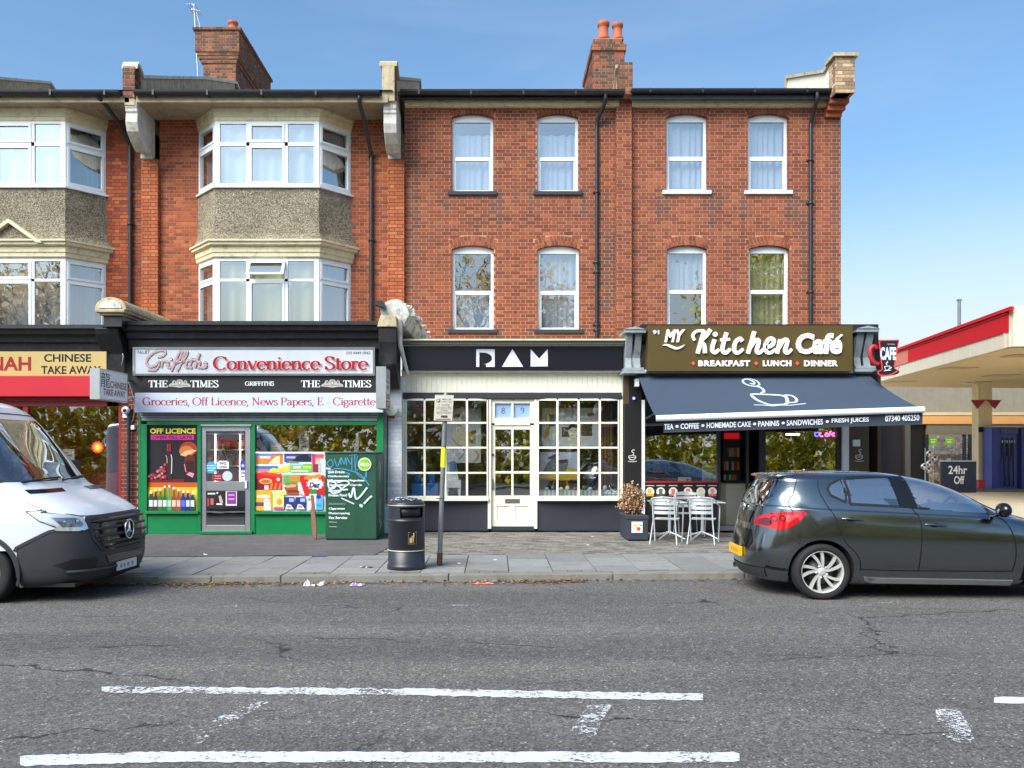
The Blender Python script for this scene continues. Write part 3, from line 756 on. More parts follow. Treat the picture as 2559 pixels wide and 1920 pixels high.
for bi, (bld, off) in enumerate(((takeaway, -SP), (store, 0.0))):
    X0 = -4.735 + off; xl, xr = PIL[1] + off, PIL[0] + SP + off
    random.seed(20 + bi)
    # orange brick wall either side of the bay (the bay covers the middle)
    px_ = wx(826, DU) if bi == 1 else wx(325, DU)
    stn = dark_stains([(px_ + 0.12, z_, 0.42, 1.0, 0.6) for z_ in (5.2, 6.4, 7.3)] + [(xr - 0.1, 8.6, 0.6, 0.3, 0.4)]) if bi else dark_stains([(px_ + 0.2, z_, 0.3, 1.2, 0.5) for z_ in (6.0, 8.0)])
    hol = [dict(x0=X0 - 1.6, x1=X0 + 1.6, z0=4.0, zs=8.83)]
    wall(bld, xl, xr, 4.05, 8.87, DU, hol, PAL_ORANGE, 'mortar_dark' if bi == 0 else 'mortar_buff', stn, 300 if bi else 150)
    if bi == 1: pilaster(bld, PIL[0], PIL[1], 4.05, 8.0, PAL_BRIGHT, 'mortar_dark')
    pilaster(bld, PIL[0] + SP + off, PIL[1] + SP + off, 4.05, 8.0, PAL_BRIGHT if bi else PAL_ORANGE, 'mortar_dark') if bi == 1 else None
    # bay: two glazed storeys, pebbledashed apron between, mouldings
    g1 = (S(206, 214, 220), S(212, 220, 226), S(196, 200, 176)); g2 = (S(190, 190, 176), S(206, 204, 150), S(196, 202, 206))
    if bi == 0: g2 = (S(180, 184, 186), S(170, 176, 180), S(190, 200, 206))
    bay_window(bld, X0, 7.245, 8.17, 8.09, 8.61, g1, False, 3 + bi * 9)
    bay_window(bld, X0, 4.1, 5.32, 5.265, 5.75, g2, bi == 1, 5 + bi * 9)
    ap = MB(); bay_band(ap, X0, [(0.0, 7.215), (0.012, 7.15), (0.02, 6.48), (0.05, 6.25), (0.12, 6.135), (0.19, 6.095)]); ap.build('apron', MATS['pebbledash'], bld)
    si = MB(); bay_band(si, X0, [(-0.02, 7.25), (0.06, 7.245), (0.06, 7.21), (-0.02, 7.205)]); si.build('bay_sill', MATS['white_pvc'], bld)
    co = MB(); bay_band(co, X0, [(0.05, 6.11), (0.20, 6.105), (0.20, 6.07), (0.16, 6.055), (0.155, 6.005), (0.12, 5.985), (0.08, 5.975), (0.075, 5.865), (0.055, 5.855), (0.05, 5.775), (0.0, 5.745)]); co.build('bay_cornice', MATS['cream_paint'], bld)
    fr = MB(); bay_band(fr, X0, [(0.07, 8.865), (0.07, 8.82), (0.045, 8.81), (0.04, 8.70), (0.02, 8.69), (0.015, 8.62), (0.0, 8.60)]); fr.build('bay_frieze', MATS['cream_paint'], bld)
    if bi == 0:   # little pediment on the lower cornice
        pd = MB(); f_ = lambda u, z, w: (X0 + u, 18.14 + w, z)
        pd.prism([(-.62, 6.06), (.62, 6.06), (.0, 6.50)], lambda u, z, w: (X0 + u, 18.24 + w, z), 0.2); pd.build('pediment', MATS['pebbledash'], bld)
        pm = MB()
        for sg in (-1, 1): pm.prism([(sg * .70, 6.03), (0, 6.52), (0, 6.44), (sg * .58, 6.03)], f_, 0.22)
        pm.build('pediment_moulding', MATS['cream_paint'], bld)
    # eaves: boarded soffit with panels, gutter, roof
    so = MB(); so.box(xl - 0.1, xr + 0.1, 18.03, 19.0, 8.87, 8.90)
    for sg in (-1, 1):
        a, b_ = sorted((X0 + sg * 1.72, X0 + sg * 2.32)); 
        for q in ((a, b_, 18.42, 18.45), (a, b_, 18.80, 18.83), (a, a + .03, 18.45, 18.80), (b_ - .03, b_, 18.45, 18.80)): so.box(*q, 8.852, 8.872)
    so.box(xl - 0.1, xr + 0.1, 18.0, 18.03, 8.86, 8.99)
    so.build('soffit', MATS['soffit'], bld)
    gutter(bld, xl - (0.2 if bi == 0 else 0.1), xr - (0.05), 17.93, 9.06, 0.085, (8.98, 9.12))
    rf = MB(); rf.quad((xl - .2, 17.96, 9.10), (xr + .2, 17.96, 9.10), (xr + .2, 24.5, 11.42), (xl - .2, 24.5, 11.42)); rf.quad((xl - .2, 24.5, 11.42), (xr + .2, 24.5, 11.42), (xr + .2, 31, 9.1), (xl - .2, 31, 9.1)); rf.build('roof', MATS['roof_tile'], bld)
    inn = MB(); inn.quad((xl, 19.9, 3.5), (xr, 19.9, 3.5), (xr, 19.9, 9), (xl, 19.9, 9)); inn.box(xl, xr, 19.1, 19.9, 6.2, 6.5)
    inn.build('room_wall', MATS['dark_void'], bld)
# party wall between takeaway and store, and the one off to the left
for bld, x0 in ((store, -7.565), (takeaway, -7.565 - SP)):
    parapet(bld, x0, x0 + 0.22, [(18.0, 9.55), (18.1, 9.66), (18.22, 9.6), (18.36, 9.5), (22.4, 11.18), (25.0, 12.15), (30, 10.5)], 8.8, 'stone', cap='white_stone')
    brick_block(bld, 'parapet_pier', x0 - 0.02, x0 + 0.22, 17.985, 18.3, 8.95, 9.6, PAL_SOOT, 'mortar_buff')
    console(bld, x0, x0 + 0.25, 8.93, 7.98)
downpipe(takeaway, 325, 18.93, 340, 775, [(wx(242, 17.95), 17.95, 8.97), (wx(262, 18.1), 18.1, 8.86), (wx(305, 18.7), 18.7, 8.58), (wx(325, 18.93), 18.93, 8.3)], clips=(560,))
downpipe(store, 928, 18.93, 350, 800, [(wx(899, 17.95), 17.95, 9.0), (wx(898, 17.98), 17.98, 8.86), (wx(908, 18.3), 18.3, 8.66), (wx(924, 18.8), 18.8, 8.22), (wx(928, 18.93), 18.93, 8.05)], clips=(390, 600))
# chimney on the party wall
def chimney(bld, parts, pots, cap=None, pal=PAL_SOOT):
    root = None
    for (x0, x1, y0, y1, z0, z1) in parts:
        o = brick_block(bld, 'chimney' if root is None else 'chimney_course', x0, x1, y0, y1, z0, z1, pal, 'mortar_buff', parent=root or bld)
        root = root or o
    fl = MB()
    for (x, y, z, r, h, m) in pots:
        p = MB(); p.lathe([(r * .0, 0), (r * 1.15, 0), (r * 1.15, h * .12), (r * .9, h * .16), (r * .85, h * .62), (r * .8, h * .7), (r * 1.05, h * .76), (r * 1.1, h * .9), (r * .9, h), (r * .6, h), (r * .6, h * .7)], (x, y, z), 18)
        p.build('chimney_pot', MATS[m], root)
    return root
D1 = 24.9
CLX = (-8.44, -7.2)
chimney(store, [(-8.24, -7.32, D1 + .05, 28.2, 10.2, wz(157, D1)), (-8.30, -7.28, D1 + .02, 28.25, wz(157, D1), wz(147, D1)), (-8.36, -7.24, D1, 28.3, wz(147, D1), wz(139, D1)), (-8.40, -7.22, D1 - .02, 28.32, wz(139, D1), wz(131, D1)), (CLX[0], CLX[1], D1 - .05, 28.35, wz(131, D1), wz(78, D1)), (CLX[0] - .06, CLX[1] + .06, D1 - .1, 28.4, wz(78, D1), wz(72, D1))],
        [(wx(582, D1 + .4), D1 + .4, wz(73, D1 + .1), 0.14, 0.36, 'terracotta')])
fl = MB(); fl.lathe([(0.45, 0), (0.4, .06), (0.15, .1), (0.0, .1)], (wx(535, D1 + .5), D1 + .5, wz(73, D1)), 12); 
ae = thing('aerial', 'thin television aerial on a mast beside the left chimney', 'aerial', (wx(482, D1), D1, 12.2))
am = MB(); am.tube([(wx(493, D1), D1 + .2, 11.6), (wx(479, D1), D1 + .2, wz(4, D1))], 0.02, 6); am.build('mast', MATS['alu'], ae)
am = MB(); zt = wz(17, D1); am.tube([(wx(470, D1), D1 + .2, zt + .03), (wx(494, D1), D1 + .2, zt - .03)], 0.016, 6); am.build('boom', MATS['alu'], ae)
am = MB()
for q in (472, 478, 484, 490): am.tube([(wx(q, D1), D1 - .15, zt), (wx(q, D1), D1 + .55, zt)], 0.01, 5)
am.tube([(wx(481, D1), D1 + .2, zt), (wx(476, D1), D1 + .2, wz(2, D1))], 0.02, 5); am.build('element', MATS['alu'], ae)
am = MB(); am.tube([(wx(484, D1), D1 + .2, zt - .05), (wx(498, D1), D1 + .15, wz(70, D1))], 0.008, 5); am.build('cable', MATS['alu'], ae)

# ---- studio building (89) and cafe building (91)
E_ = dict
random.seed(5)
CW = S(214, 222, 234)
h1 = [sash(ramb, 1128.7, 1232.8, 284, 389, 399, 479, DU, True, 'navy_paint', [(0.0, 0.80, CW, 0.02, 0.03)], 11),
      sash(ramb, 1341.6, 1445.7, 284, 389, 399, 479, DU, True, 'navy_paint', [(0.0, 0.80, CW, 0.02, 0.03)], 12),
      sash(ramb, 1129, 1234, 613.5, 725, 735, 824, DU, True, 'navy_paint', [(0.0, 0.46, S(200, 214, 232), 0.004, 0)], 13),
      sash(ramb, 1343.4, 1448, 613.5, 725, 735, 824, DU, True, 'navy_paint', [(0.0, 1.0, S(196, 208, 224), 0.01, 0)], 14)]
st = dark_stains([(h['x0'] - .12, h['z0'] - .25, .16, .32, .6) for h in h1] + [(h['x1'] + .12, h['z0'] - .28, .16, .42, .75) for h in h1] + [(-1.75, 6.5, .2, 2.6, .45), (2.45, 5.6, .22, 1.5, .75), (2.4, 8.9, .3, .25, .6)])
wall(ramb, PIL[1] + SP, wx(1539, DU), 4.0, wz(262, DU), DU, h1, PAL_RED, 'mortar_pink', st)
g1 = [(0.0, 1.0, S(226, 230, 236), 0.022, 0)]
h2 = [sash(cafe, 1664.6, 1767.7, 283.5, 388, 398.6, 477, DU, True, 'white_pvc', g1, 15),
      sash(cafe, 1869, 1970.4, 283.5, 388, 398.6, 477, DU, True, 'white_pvc', g1, 16),
      sash(cafe, 1666, 1767, 613, 723, 733, 824, DU, True, 'white_pvc', [(0.52, 0.92, S(206, 214, 224), 0.02, 0.05)], 17),
      sash(cafe, 1870.5, 1972, 613, 723, 733, 824, DU, True, 'white_pvc', [(0.0, 1.0, S(206, 202, 160), 0.012, 0)], 18)]  # pale yellow curtain added to brighten the pane, in place of a reflection
st2 = dark_stains([(h['x0'] - .1, h['z0'] - .3, .18, .45, .7) for h in h2] + [(h['x1'] + .1, h['z0'] - .32, .18, .5, .8) for h in h2] + [(wx(2012, DU), 6.2, .2, 1.0, .7), (wx(2085, DU), 8.2, .16, 2.5, .55), (wx(2085, DU), 5.2, .12, 1.2, .4)])
wall(cafe, wx(1579, DU), wx(2101, DU), 4.0, wz(262, DU), DU, h2, PAL_CAFE, 'mortar_pink', st2)
pilaster(cafe, wx(1539, DU - .1), wx(1579, DU - .1), 4.0, 9.35, PAL_CAFE, 'mortar_pink')
# gable end wall of the terrace
xr = wx(2101, DU); m = MB(); m.box(xr - 0.3, xr - 0.004, DU + 0.01, 27, 0.1, 9.6); m.build('gable_wall', MATS['mortar_pink'], cafe)
for bld, a, b_ in ((ramb, PIL[1] + SP, wx(1545, DU)), (cafe, wx(1575, DU), xr - .2)):
    e = MB(); e.box(a + 0.02, b_, DU - 0.12, DU - 0.01, wz(267, 18.9), wz(250, 18.9)); e.box(a + 0.02, b_, DU - 0.16, DU - 0.121, wz(262, 18.86), wz(252, 18.86)); e.build('eaves_board', MATS['cream_paint'], bld)
    rf = MB(); rf.quad((a - .1, 18.6, 9.33), (b_ + .1, 18.6, 9.33), (b_ + .1, 24.5, 11.3), (a - .1, 24.5, 11.3)); rf.quad((a - .1, 24.5, 11.3), (b_ + .1, 24.5, 11.3), (b_ + .1, 31, 9.2), (a - .1, 31, 9.2)); rf.build('roof', MATS['roof_tile'], bld)
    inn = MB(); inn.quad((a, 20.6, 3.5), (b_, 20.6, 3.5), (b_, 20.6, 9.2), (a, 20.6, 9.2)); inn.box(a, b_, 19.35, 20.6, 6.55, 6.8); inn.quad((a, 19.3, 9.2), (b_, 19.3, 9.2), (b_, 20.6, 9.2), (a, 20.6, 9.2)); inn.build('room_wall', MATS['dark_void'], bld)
gutter(ramb, PIL[1] + SP - .05, wx(1560, 18.6), 18.6, 9.345, 0.085, (9.2, 9.36))
gutter(cafe, wx(1577, 18.6), wx(2089, 18.6), 18.6, 9.37, 0.07, (9.19, 9.40))
downpipe(ramb, 1491, 18.94, 300, 845, [(wx(1513, 18.6), 18.6, 9.3), (wx(1513, 18.62), 18.62, 9.16), (wx(1506, 18.75), 18.75, 9.02), (wx(1494, 18.9), 18.9, 8.85), (wx(1491, 18.94), 18.94, 8.7)], clips=(480, 656, 680, 812, 825))
downpipe(cafe, 2026, 18.94, 290, 815, [(wx(2042, 18.6), 18.6, 9.3), (wx(2042, 18.62), 18.62, 9.16), (wx(2034, 18.8), 18.8, 9.0), (wx(2026, 18.94), 18.94, 8.78)], clips=(400, 508, 730))
# party wall store / studio, studio / cafe, and the rendered end parapet
xq = PIL[0] + SP
brick_block(ramb, 'parapet_pier', xq - .02, xq + .24, 18.05, 18.45, 8.95, 9.62, [S(170, 96, 62), S(150, 84, 58), S(110, 74, 58)], 'mortar_buff')
parapet(ramb, xq - .02, xq + .24, [(18.03, 9.62), (18.2, 9.72), (18.4, 9.6), (18.55, 9.55), (19.1, 9.78), (24, 11.8), (24.3, 11.2)], 8.9, 'stone', cap='stone')
console(store, xq + .0, xq + .27, 8.93, 7.98, DF=18.1)
xp = wx(1555, DU)
brick_block(cafe, 'parapet_pier', xp - 0.12, xp + .16, 18.62, 18.95, 9.28, 9.95, PAL_SOOT, 'mortar_buff')
parapet(cafe, xp - .1, xp + .14, [(18.96, 9.98), (19.1, 9.9), (19.35, 9.6), (19.6, 9.65), (20.8, 9.9), (21.4, 10.1)], 9.2, 'stone', cap='stone')
D2 = 21.3
X1, X2 = wx(1478, D2), wx(1562, D2)
chimney(cafe, [(X1 + .04, X2 - .02, D2, 23.4, 9.6, wz(128, D2)), (X1, X2 + .02, D2 - .05, 23.45, wz(128, D2), wz(113, D2)), (X1 + .05, X2 - .05, D2 - .01, 23.4, wz(113, D2), wz(96, D2))],
        [(wx(1508, D2 + .3), D2 + .3, wz(97, D2 + .2), .14, .46, 'terracotta'), (wx(1543, D2 + .3), D2 + .3, wz(97, D2 + .2), .13, .42, 'terracotta'), (wx(1500, D2 + 1.3), D2 + 1.3, wz(97, D2 + .2), .14, .4, 'terracotta')], pal=[S(168, 90, 60), S(140, 84, 62), S(98, 76, 66), S(84, 70, 62)])
parapet(cafe, xr - .34, xr - .02, [(18.38, 9.98), (18.55, 9.98), (18.97, 9.88), (20.2, 10.34), (21.4, 10.78), (21.6, 10.3)], 9.2, 'cream_shop', cap='stone')
brick_block(cafe, 'parapet_pier', xr - .36, xr + .04, 18.36, 18.72, 9.2, 9.95, [S(190, 162, 128), S(160, 136, 110), S(206, 182, 146), S(140, 120, 100)], 'mortar_buff')
cb = MB()
for i, (w_, zt_) in enumerate(((0.30, 9.2), (0.2, 9.1), (0.1, 9.0))): cb.box(xr - .36, xr + .04 - i * .03, DU - .36 + i * .12, DU - .004 - i * .002, zt_ - .1 + .004, zt_)
cb.build('corbel', MATS['terracotta'], cafe)
cb = MB(); cb.box(xr - .42, xr + .1, 18.3, 18.8, 9.95, 10.02); cb.build('coping', MATS['stone'], cafe)
# ================================================================ lettering with serifs, drawn stroke by stroke
def _arc(cx, cy, rx, ry, a0, a1, n=14): return [(cx + rx * math.cos(math.radians(a0 + (a1 - a0) * i / n)), cy + ry * math.sin(math.radians(a0 + (a1 - a0) * i / n))) for i in range(n + 1)]
def _st(x, y0, y1): return ('s', x, y0, y1)
XH = 0.66
SER = {
 'o': (.60, [_arc(.30, .32, .25, .32, 0, 360, 20)]), 'c': (.54, [_arc(.31, .32, .25, .32, 40, 315)]),
 'e': (.57, [_arc(.30, .32, .25, .32, -2, 318, 18), [(.06, .35), (.54, .35)]]),
 'n': (.68, [_st(.14, 0, XH), [(.16, .46), (.26, .60), (.38, .65), (.50, .58), (.53, .44), (.53, .3)], _st(.53, 0, .4)]),
 'i': (.30, [_st(.15, 0, XH), ('d', .15, .88)]), 'r': (.46, [_st(.14, 0, XH), [(.16, .44), (.25, .60), (.38, .64)], ('d', .40, .57)]),
 's': (.46, [[(.40, .52), (.33, .62), (.20, .65), (.08, .56), (.10, .44), (.24, .35), (.38, .26), (.41, .13), (.32, .02), (.18, 0), (.06, .12)]]),
 't': (.38, [[(.16, .88), (.16, .14), (.20, .03), (.29, .01), (.37, .08)], [(.02, .63), (.36, .63)]]),
 'v': (.58, [[(.06, XH), (.30, .0)], [(.30, .0), (.54, XH)], [(.0, .65), (.17, .65)], [(.43, .65), (.60, .65)]]),
 'w': (.86, [[(.06, XH), (.26, 0)], [(.26, 0), (.44, XH)], [(.42, XH), (.62, 0)], [(.62, 0), (.80, XH)], [(0, .65), (.16, .65)], [(.70, .65), (.88, .65)]]),
 'a': (.56, [[(.09, .50), (.14, .62), (.27, .66), (.39, .58), (.41, .44)], _st(.41, 0, .5), [(.40, .38), (.22, .33), (.07, .22), (.08, .06), (.20, 0), (.33, .06), (.41, .16)]]),
 'p': (.64, [_st(.14, -.3, XH), _arc(.34, .32, .25, .32, -160, 160)]),
 'g': (.56, [_arc(.26, .42, .20, .23, 0, 360), [(.12, .20), (.08, .08), (.22, .03), (.42, .0), (.50, -.12), (.40, -.27), (.18, -.28), (.04, -.18), (.12, -.03)], [(.42, .58), (.55, .63)]]),
 'f': (.36, [[(.42, .92), (.32, 1.0), (.20, .95), (.16, .8), (.16, .05)], [(.02, .63), (.36, .63)], [(.04, .02), (.30, .02)]]),
 ',': (.26, [[(.13, .05), (.12, -.08), (.05, -.18)]]), '-': (.40, [[(.05, .32), (.35, .32)]]), ' ': (.30, []),
 'C': (.86, [_arc(.46, .5, .40, .51, 42, 318, 18), [(.78, .98), (.78, .72)]]), 'O': (.98, [_arc(.49, .5, .43, .51, 0, 360, 24)]),
 'G': (.94, [_arc(.46, .5, .40, .51, 42, 300, 18), _st(.76, .05, .42), [(.58, .44), (.92, .44)], [(.74, .98), (.74, .74)]]),
 'S': (.66, [[(.54, .78), (.46, .95), (.30, 1.01), (.12, .92), (.09, .74), (.22, .60), (.42, .48), (.58, .32), (.55, .12), (.38, -.01), (.18, .02), (.07, .22)], [(.56, 1.0), (.56, .74)], [(.06, 0), (.06, .26)]]),
 'L': (.70, [_st(.18, 0, 1), [(.18, .025), (.64, .025)], [(.64, 0), (.66, .25)]]),
 'N': (.96, [[(.18, .02), (.18, .98)], [(.18, .97), (.78, .02)], [(.78, .0), (.78, .98)], [(.04, .98), (.30, .98)], [(.06, .02), (.30, .02)], [(.66, .98), (.92, .98)]]),
 'P': (.74, [_st(.18, 0, 1), [(.18, .97), (.42, .98), (.60, .90), (.64, .73), (.58, .56), (.42, .48), (.18, .48)]]),
 'R': (.84, [_st(.18, 0, 1), [(.18, .97), (.42, .98), (.58, .90), (.62, .75), (.56, .60), (.42, .52), (.18, .52)], [(.40, .52), (.72, .03)], [(.68, .02), (.86, .02)]]),
 'E': (.74, [_st(.18, 0, 1), [(.18, .975), (.64, .975)], [(.18, .51), (.52, .51)], [(.18, .025), (.66, .025)], [(.64, 1), (.65, .78)], [(.66, 0), (.68, .24)], [(.52, .62), (.52, .40)]]),
 'F': (.68, [_st(.18, 0, 1), [(.18, .975), (.62, .975)], [(.18, .51), (.50, .51)], [(.62, 1), (.63, .76)], [(.50, .62), (.50, .40)]]),
 'T': (.80, [_st(.40, 0, .97), [(.04, .975), (.76, .975)], [(.05, 1), (.03, .76)], [(.75, 1), (.77, .76)]]),
 'H': (.96, [_st(.20, 0, 1), _st(.76, 0, 1), [(.20, .51), (.76, .51)]]), 'I': (.40, [_st(.20, 0, 1)]),
 'M': (1.14, [[(.18, .02), (.18, .98)], [(.20, .97), (.56, .04)], [(.56, .04), (.92, .97)], _st(.94, 0, 1), [(.04, .98), (.28, .98)], [(.06, .02), (.30, .02)]]),
}
def serif_polys(body, thick=.15, thin=.055):
    out = []; x = 0
    for chx in body:
        adv, sts = SER[chx]
        for s in sts:
            if s and s[0] == 's':
                _, sx, a, b_ = s; out.append(rect(x + sx - thick / 2, a, x + sx + thick / 2, b_))
                for yy in ((a,) if b_ < .6 else (a, b_)):
                    e = thin if yy == a else -thin; lx = thick * .95
                    out.append(rect(x + sx - lx, min(yy, yy + e), x + sx + (lx if (yy == a or b_ > .9) else thick / 2), max(yy, yy + e)))
                continue
            if s and s[0] == 'd': out.append(ell(x + s[1], s[2], .085, .085, 10)); continue
            pts = [(x + a, b_) for a, b_ in s]
            if len(pts) > 3 and len(pts) < 13: pts = smooth(pts, 4)
            ws = []
            for i in range(len(pts)):
                a, b_ = pts[max(i - 1, 0)], pts[min(i + 1, len(pts) - 1)]; l = math.hypot(b_[0] - a[0], b_[1] - a[1]) or 1
                dx, dy = (b_[0] - a[0]) / l, (b_[1] - a[1]) / l
                if len(s) == 2: t = 1.0 if (dy < -.3 and dx > 0.05) else (0.25 if abs(dy) > .3 else 0.0)
                else: t = abs(dy) ** 1.5
                ws.append(thin + (thick - thin) * t)
            out += ribbon(pts, ws)
        x += adv
    return [[(a / x, b_) for a, b_ in p] for p in out]
def ribbon3(mb, fn, pts, w, dep, col, lift=0.0, mi=0):
    """raised brush stroke"""
    n = len(pts); qs = ribbon(pts, w); 
    L = [q[0] for q in qs] + [qs[-1][1]]; R = [q[3] for q in qs] + [qs[-1][2]]
    v = [fn(p[0], p[1], dep + lift) for p in L] + [fn(p[0], p[1], dep + lift) for p in R] + [fn(p[0], p[1], 0) for p in L] + [fn(p[0], p[1], 0) for p in R]
    f = []
    for i in range(n - 1):
        f += [(i, i + 1, n + i + 1, n + i), (i, 2 * n + i, 2 * n + i + 1, i + 1), (n + i, n + i + 1, 3 * n + i + 1, 3 * n + i)]
    f += [(0, n, 3 * n, 2 * n), (n - 1, 3 * n - 1, 4 * n - 1, 2 * n - 1)]
    mb.add(v, f, col, mi)
def tilt_fn(yt, yb, Dt, Db):
    """photo coordinates on a board whose top leans out"""
    def f(x, y, h):
        t = (y - yt) / (yb - yt); D = Dt + (Db - Dt) * t
        return (wx(x, D), D - h, wz(y, D))
    return f
def slab_between(fn, x0, x1, y0, y1, t=0.05, back=0.0):
    b = MB(); v = [fn(x, y, h) for x, y in rect(x0, y0, x1, y1) for h in (0, -t)]
    b.add(v, [(0, 2, 4, 6), (1, 7, 5, 3), (0, 1, 3, 2), (2, 3, 5, 4), (4, 5, 7, 6), (6, 7, 1, 0)]); return b
def cornice(bld, x0, x1, prof, m, name='cornice'):
    b = MB(); b.prism(prof, lambda u, z, w: (x0 + w, u, z), x1 - x0); return b.build(name, MATS[m], bld)

# ================================================================ ground floor fabric
DS, DD, DC = 17.2, 17.65, 17.6
zc = wz(803, 16.75)
black_prof = [(19.2, zc), (16.72, zc), (16.72, zc - .07), (16.78, zc - .09), (16.80, zc - .16), (16.92, zc - .2), (16.94, zc - .3), (17.02, zc - .33), (17.05, zc - .5), (19.2, zc - .5)]
cornice(store, wx(308, 16.8), wx(944, 16.8), black_prof, 'black_paint')
zc2 = wz(812, 16.75)
cornice(takeaway, -16, wx(262, 16.8), [(a, z + zc2 - zc) for a, z in black_prof], 'black_paint')
fb = MB(); fb.box(-16, wx(297, 17.1), 17.12, 17.3, wz(885, 17.1), zc2 - .4); fb.build('fascia_board', MATS['black_paint'], takeaway)
fb = MB(); fb.box(wx(330, 17.1), wx(944, 17.1), 17.12, 17.3, wz(985, 17.1), zc - .45); fb.build('fascia_board', MATS['black_paint'], store)
# black pilaster with a stone segmental cap between takeaway and store
pc = MB(); pc.prism([(17.2, 2.6), (17.2, 3.0), (17.0, 3.2), (16.95, 3.6), (16.7, 3.95), (16.66, 4.06), (17.4, 4.06), (17.4, 2.6)], lambda u, z, w: (wx(300, 17.2) - .26 + w, u, z), .44)
pc.build('shop_pilaster', MATS['black_paint'], store, bevel=.01)
pc = MB(); x0, x1 = wx(258, 16.55), wx(305, 16.55); pc.box(x0, x1, 16.55, 17.2, 4.066, wz(790, 16.55)); pc.build('pilaster_block', MATS['black_paint'], store, bevel=.008)
zq = wz(790, 16.55); sc = MB(); xm = (x0 + x1) / 2
sc.prism([(xm + .30 * math.cos(a), zq + .10 + .24 * math.sin(a)) for a in [PI * i / 12 for i in range(13)]] , lambda u, z, w: (u, 16.45 + w, z), 2.5)
sc.box(x0 - .10, x1 + .10, 16.42, 18.98, zq + .05, zq + .11); sc.box(x0 - .04, x1 + .04, 16.48, 18.98, zq + .004, zq + .05)
sc.build('pilaster_cap', MATS['stone'], store, bevel=.012)
sc = MB(); sc.prism([(xm + .21 * math.cos(a), zq + .13 + .15 * math.sin(a)) for a in [PI * i / 12 for i in range(13)]], lambda u, z, w: (u, 16.43 + w, z), .02); sc.build('cap_face', MATS['white_stone'], store)
# broken white console between store and studio
bc = MB(); xa, xb = wx(946, 16.7), wx(990, 16.7)
bc.prism([(17.3, 2.95), (17.1, 3.1), (16.85, 3.4), (16.7, 3.8), (16.68, wz(820, 16.7)), (17.5, wz(820, 16.7)), (17.5, 2.95)], lambda u, z, w: (xa + w, u, z), xb - xa); bc.build('broken_pilaster', MATS['black_paint'], store, bevel=.01)
bc = MB(); bc.prism([(xa - .02, wz(818, 16.7)), (xb + .02, wz(818, 16.7)), (xb, wz(790, 16.7)), (xa + .04, wz(790, 16.7))], lambda u, z, w: (u, 16.64 + w, z), .7); bc.build('broken_block', MATS['stone'], store, bevel=.01)
bc = MB(); xm = wx(970, 17.0)
for (rr, y0_, y1_) in ((.30, 16.95, 17.35), (.27, 17.38, 17.75), (.30, 17.78, 18.3)):
    a0 = .2 if y0_ < 17 else 0
    pts = [(xm + .12 + rr * math.cos(a), wz(800, 17) + .02 + rr * 1.25 * math.sin(a)) for a in [a0 + (2.7 - a0) * i / 9 for i in range(10)]] + [(xm - .1, wz(800, 17) - .05), (xm + .3, wz(815, 17))]
    bc.prism(pts, lambda u, z, w, y0_=y0_: (u + (y0_ - 16.95 + w) * .25, y0_ + w, z - (y0_ - 16.95 + w) * .28), y1_ - y0_)
for k in range(26):
    t_ = random.uniform(.2, 2.6); dd = random.uniform(0, 1.3); rr = .33; px_, pz_ = xm + .12 + rr * math.cos(t_) + dd * .25, wz(800, 17) + .02 + rr * 1.25 * math.sin(t_) - dd * .28; w1 = random.uniform(.03, .09)
    bc.prism([(px_ - w1, pz_ - w1 * .5), (px_ + w1 * .7, pz_ - w1 * .6), (px_ + w1, pz_ + w1 * .3), (px_ - w1 * .4, pz_ + w1 * .5)], lambda u, z, w, dd=dd: (u, 16.95 + dd + w, z), random.uniform(.04, .14))
tag(bc.build('broken_cap', mat('chipped_stone', S(206, 204, 196), .85, var=.3, vscale=9, dirt=S(96, 88, 78), bmp=.6, bscale=25), store, bevel=.008), 'cracked white stone cap falling apart')
bc = MB(); bc.tube([(xb + .03, 16.9, wz(800, 16.9)), (xb + .05, 16.9, wz(860, 16.9)), (xb + .16, 17.3, wz(936, 17.3))], [.07, .05, .035], 8); bc.build('cap_edge', MATS['white_stone'], store)
# floodlight on the broken cap
fl = thing('floodlight', 'small dark floodlight fixed above the broken white cap', 'floodlight', W(940, 770, 16.8))
b = MB(); x, y, z = W(950, 762, 16.75); b.prism([(-.1, .08), (.05, .08), (.09, 0), (.09, -.07), (-.02, -.03), (-.1, 0)], lambda u, v, w: (x + u, y + w, z + v), .2); b.build('housing', MATS['black_iron'], fl, bevel=.006)
b = MB(); b.tube([(x - .02, y + .1, z - .05), (x - .02, y + .12, z - .45)], .012, 6); b.build('stalk', MATS['black_iron'], fl)
# painted pier between store and studio
random.seed(31)
m = MB(); m.box(wx(958, 17.45), wx(1004, 17.45), 17.45, 18.4, PZ, wz(940, 17.45)); pr = m.build('painted_pier', mat('white_brick', S(214, 216, 224), .8, var=.1, streak=.15), ramb)
m = MB(); bricks(m, front(17.45), wx(958, 17.45), wx(1004, 17.45), PZ, wz(945, 17.45), (), PAL_WHITE, None, None, .03, .004); tag(m.build('brickwork', mat('white_paint_brick', attr=True, rough=.75, var=.1, streak=.1), pr), kind='stuff')
# brick pier between takeaway and store
m = MB(); x0, x1 = wx(303, DS), wx(345, DS); m.box(x0, x1, DS, 18.3, PZ, 3.0); pr = m.build('brick_pier', MATS['mortar_buff'], store)
m = MB(); bricks(m, front(DS), x0, x1, PZ, 3.0, (), [S(120, 52, 46), S(134, 60, 50), S(108, 50, 46), S(98, 46, 42)]); tag(m.build('brickwork', MATS['brick'], pr), kind='stuff')
m = MB(); m.tube([(wx(322, 17.12), 17.12, 2.6), (wx(321, 17.12), 17.12, PZ)], .035, 8); m.build('drain_pipe', MATS['black_iron'], store)
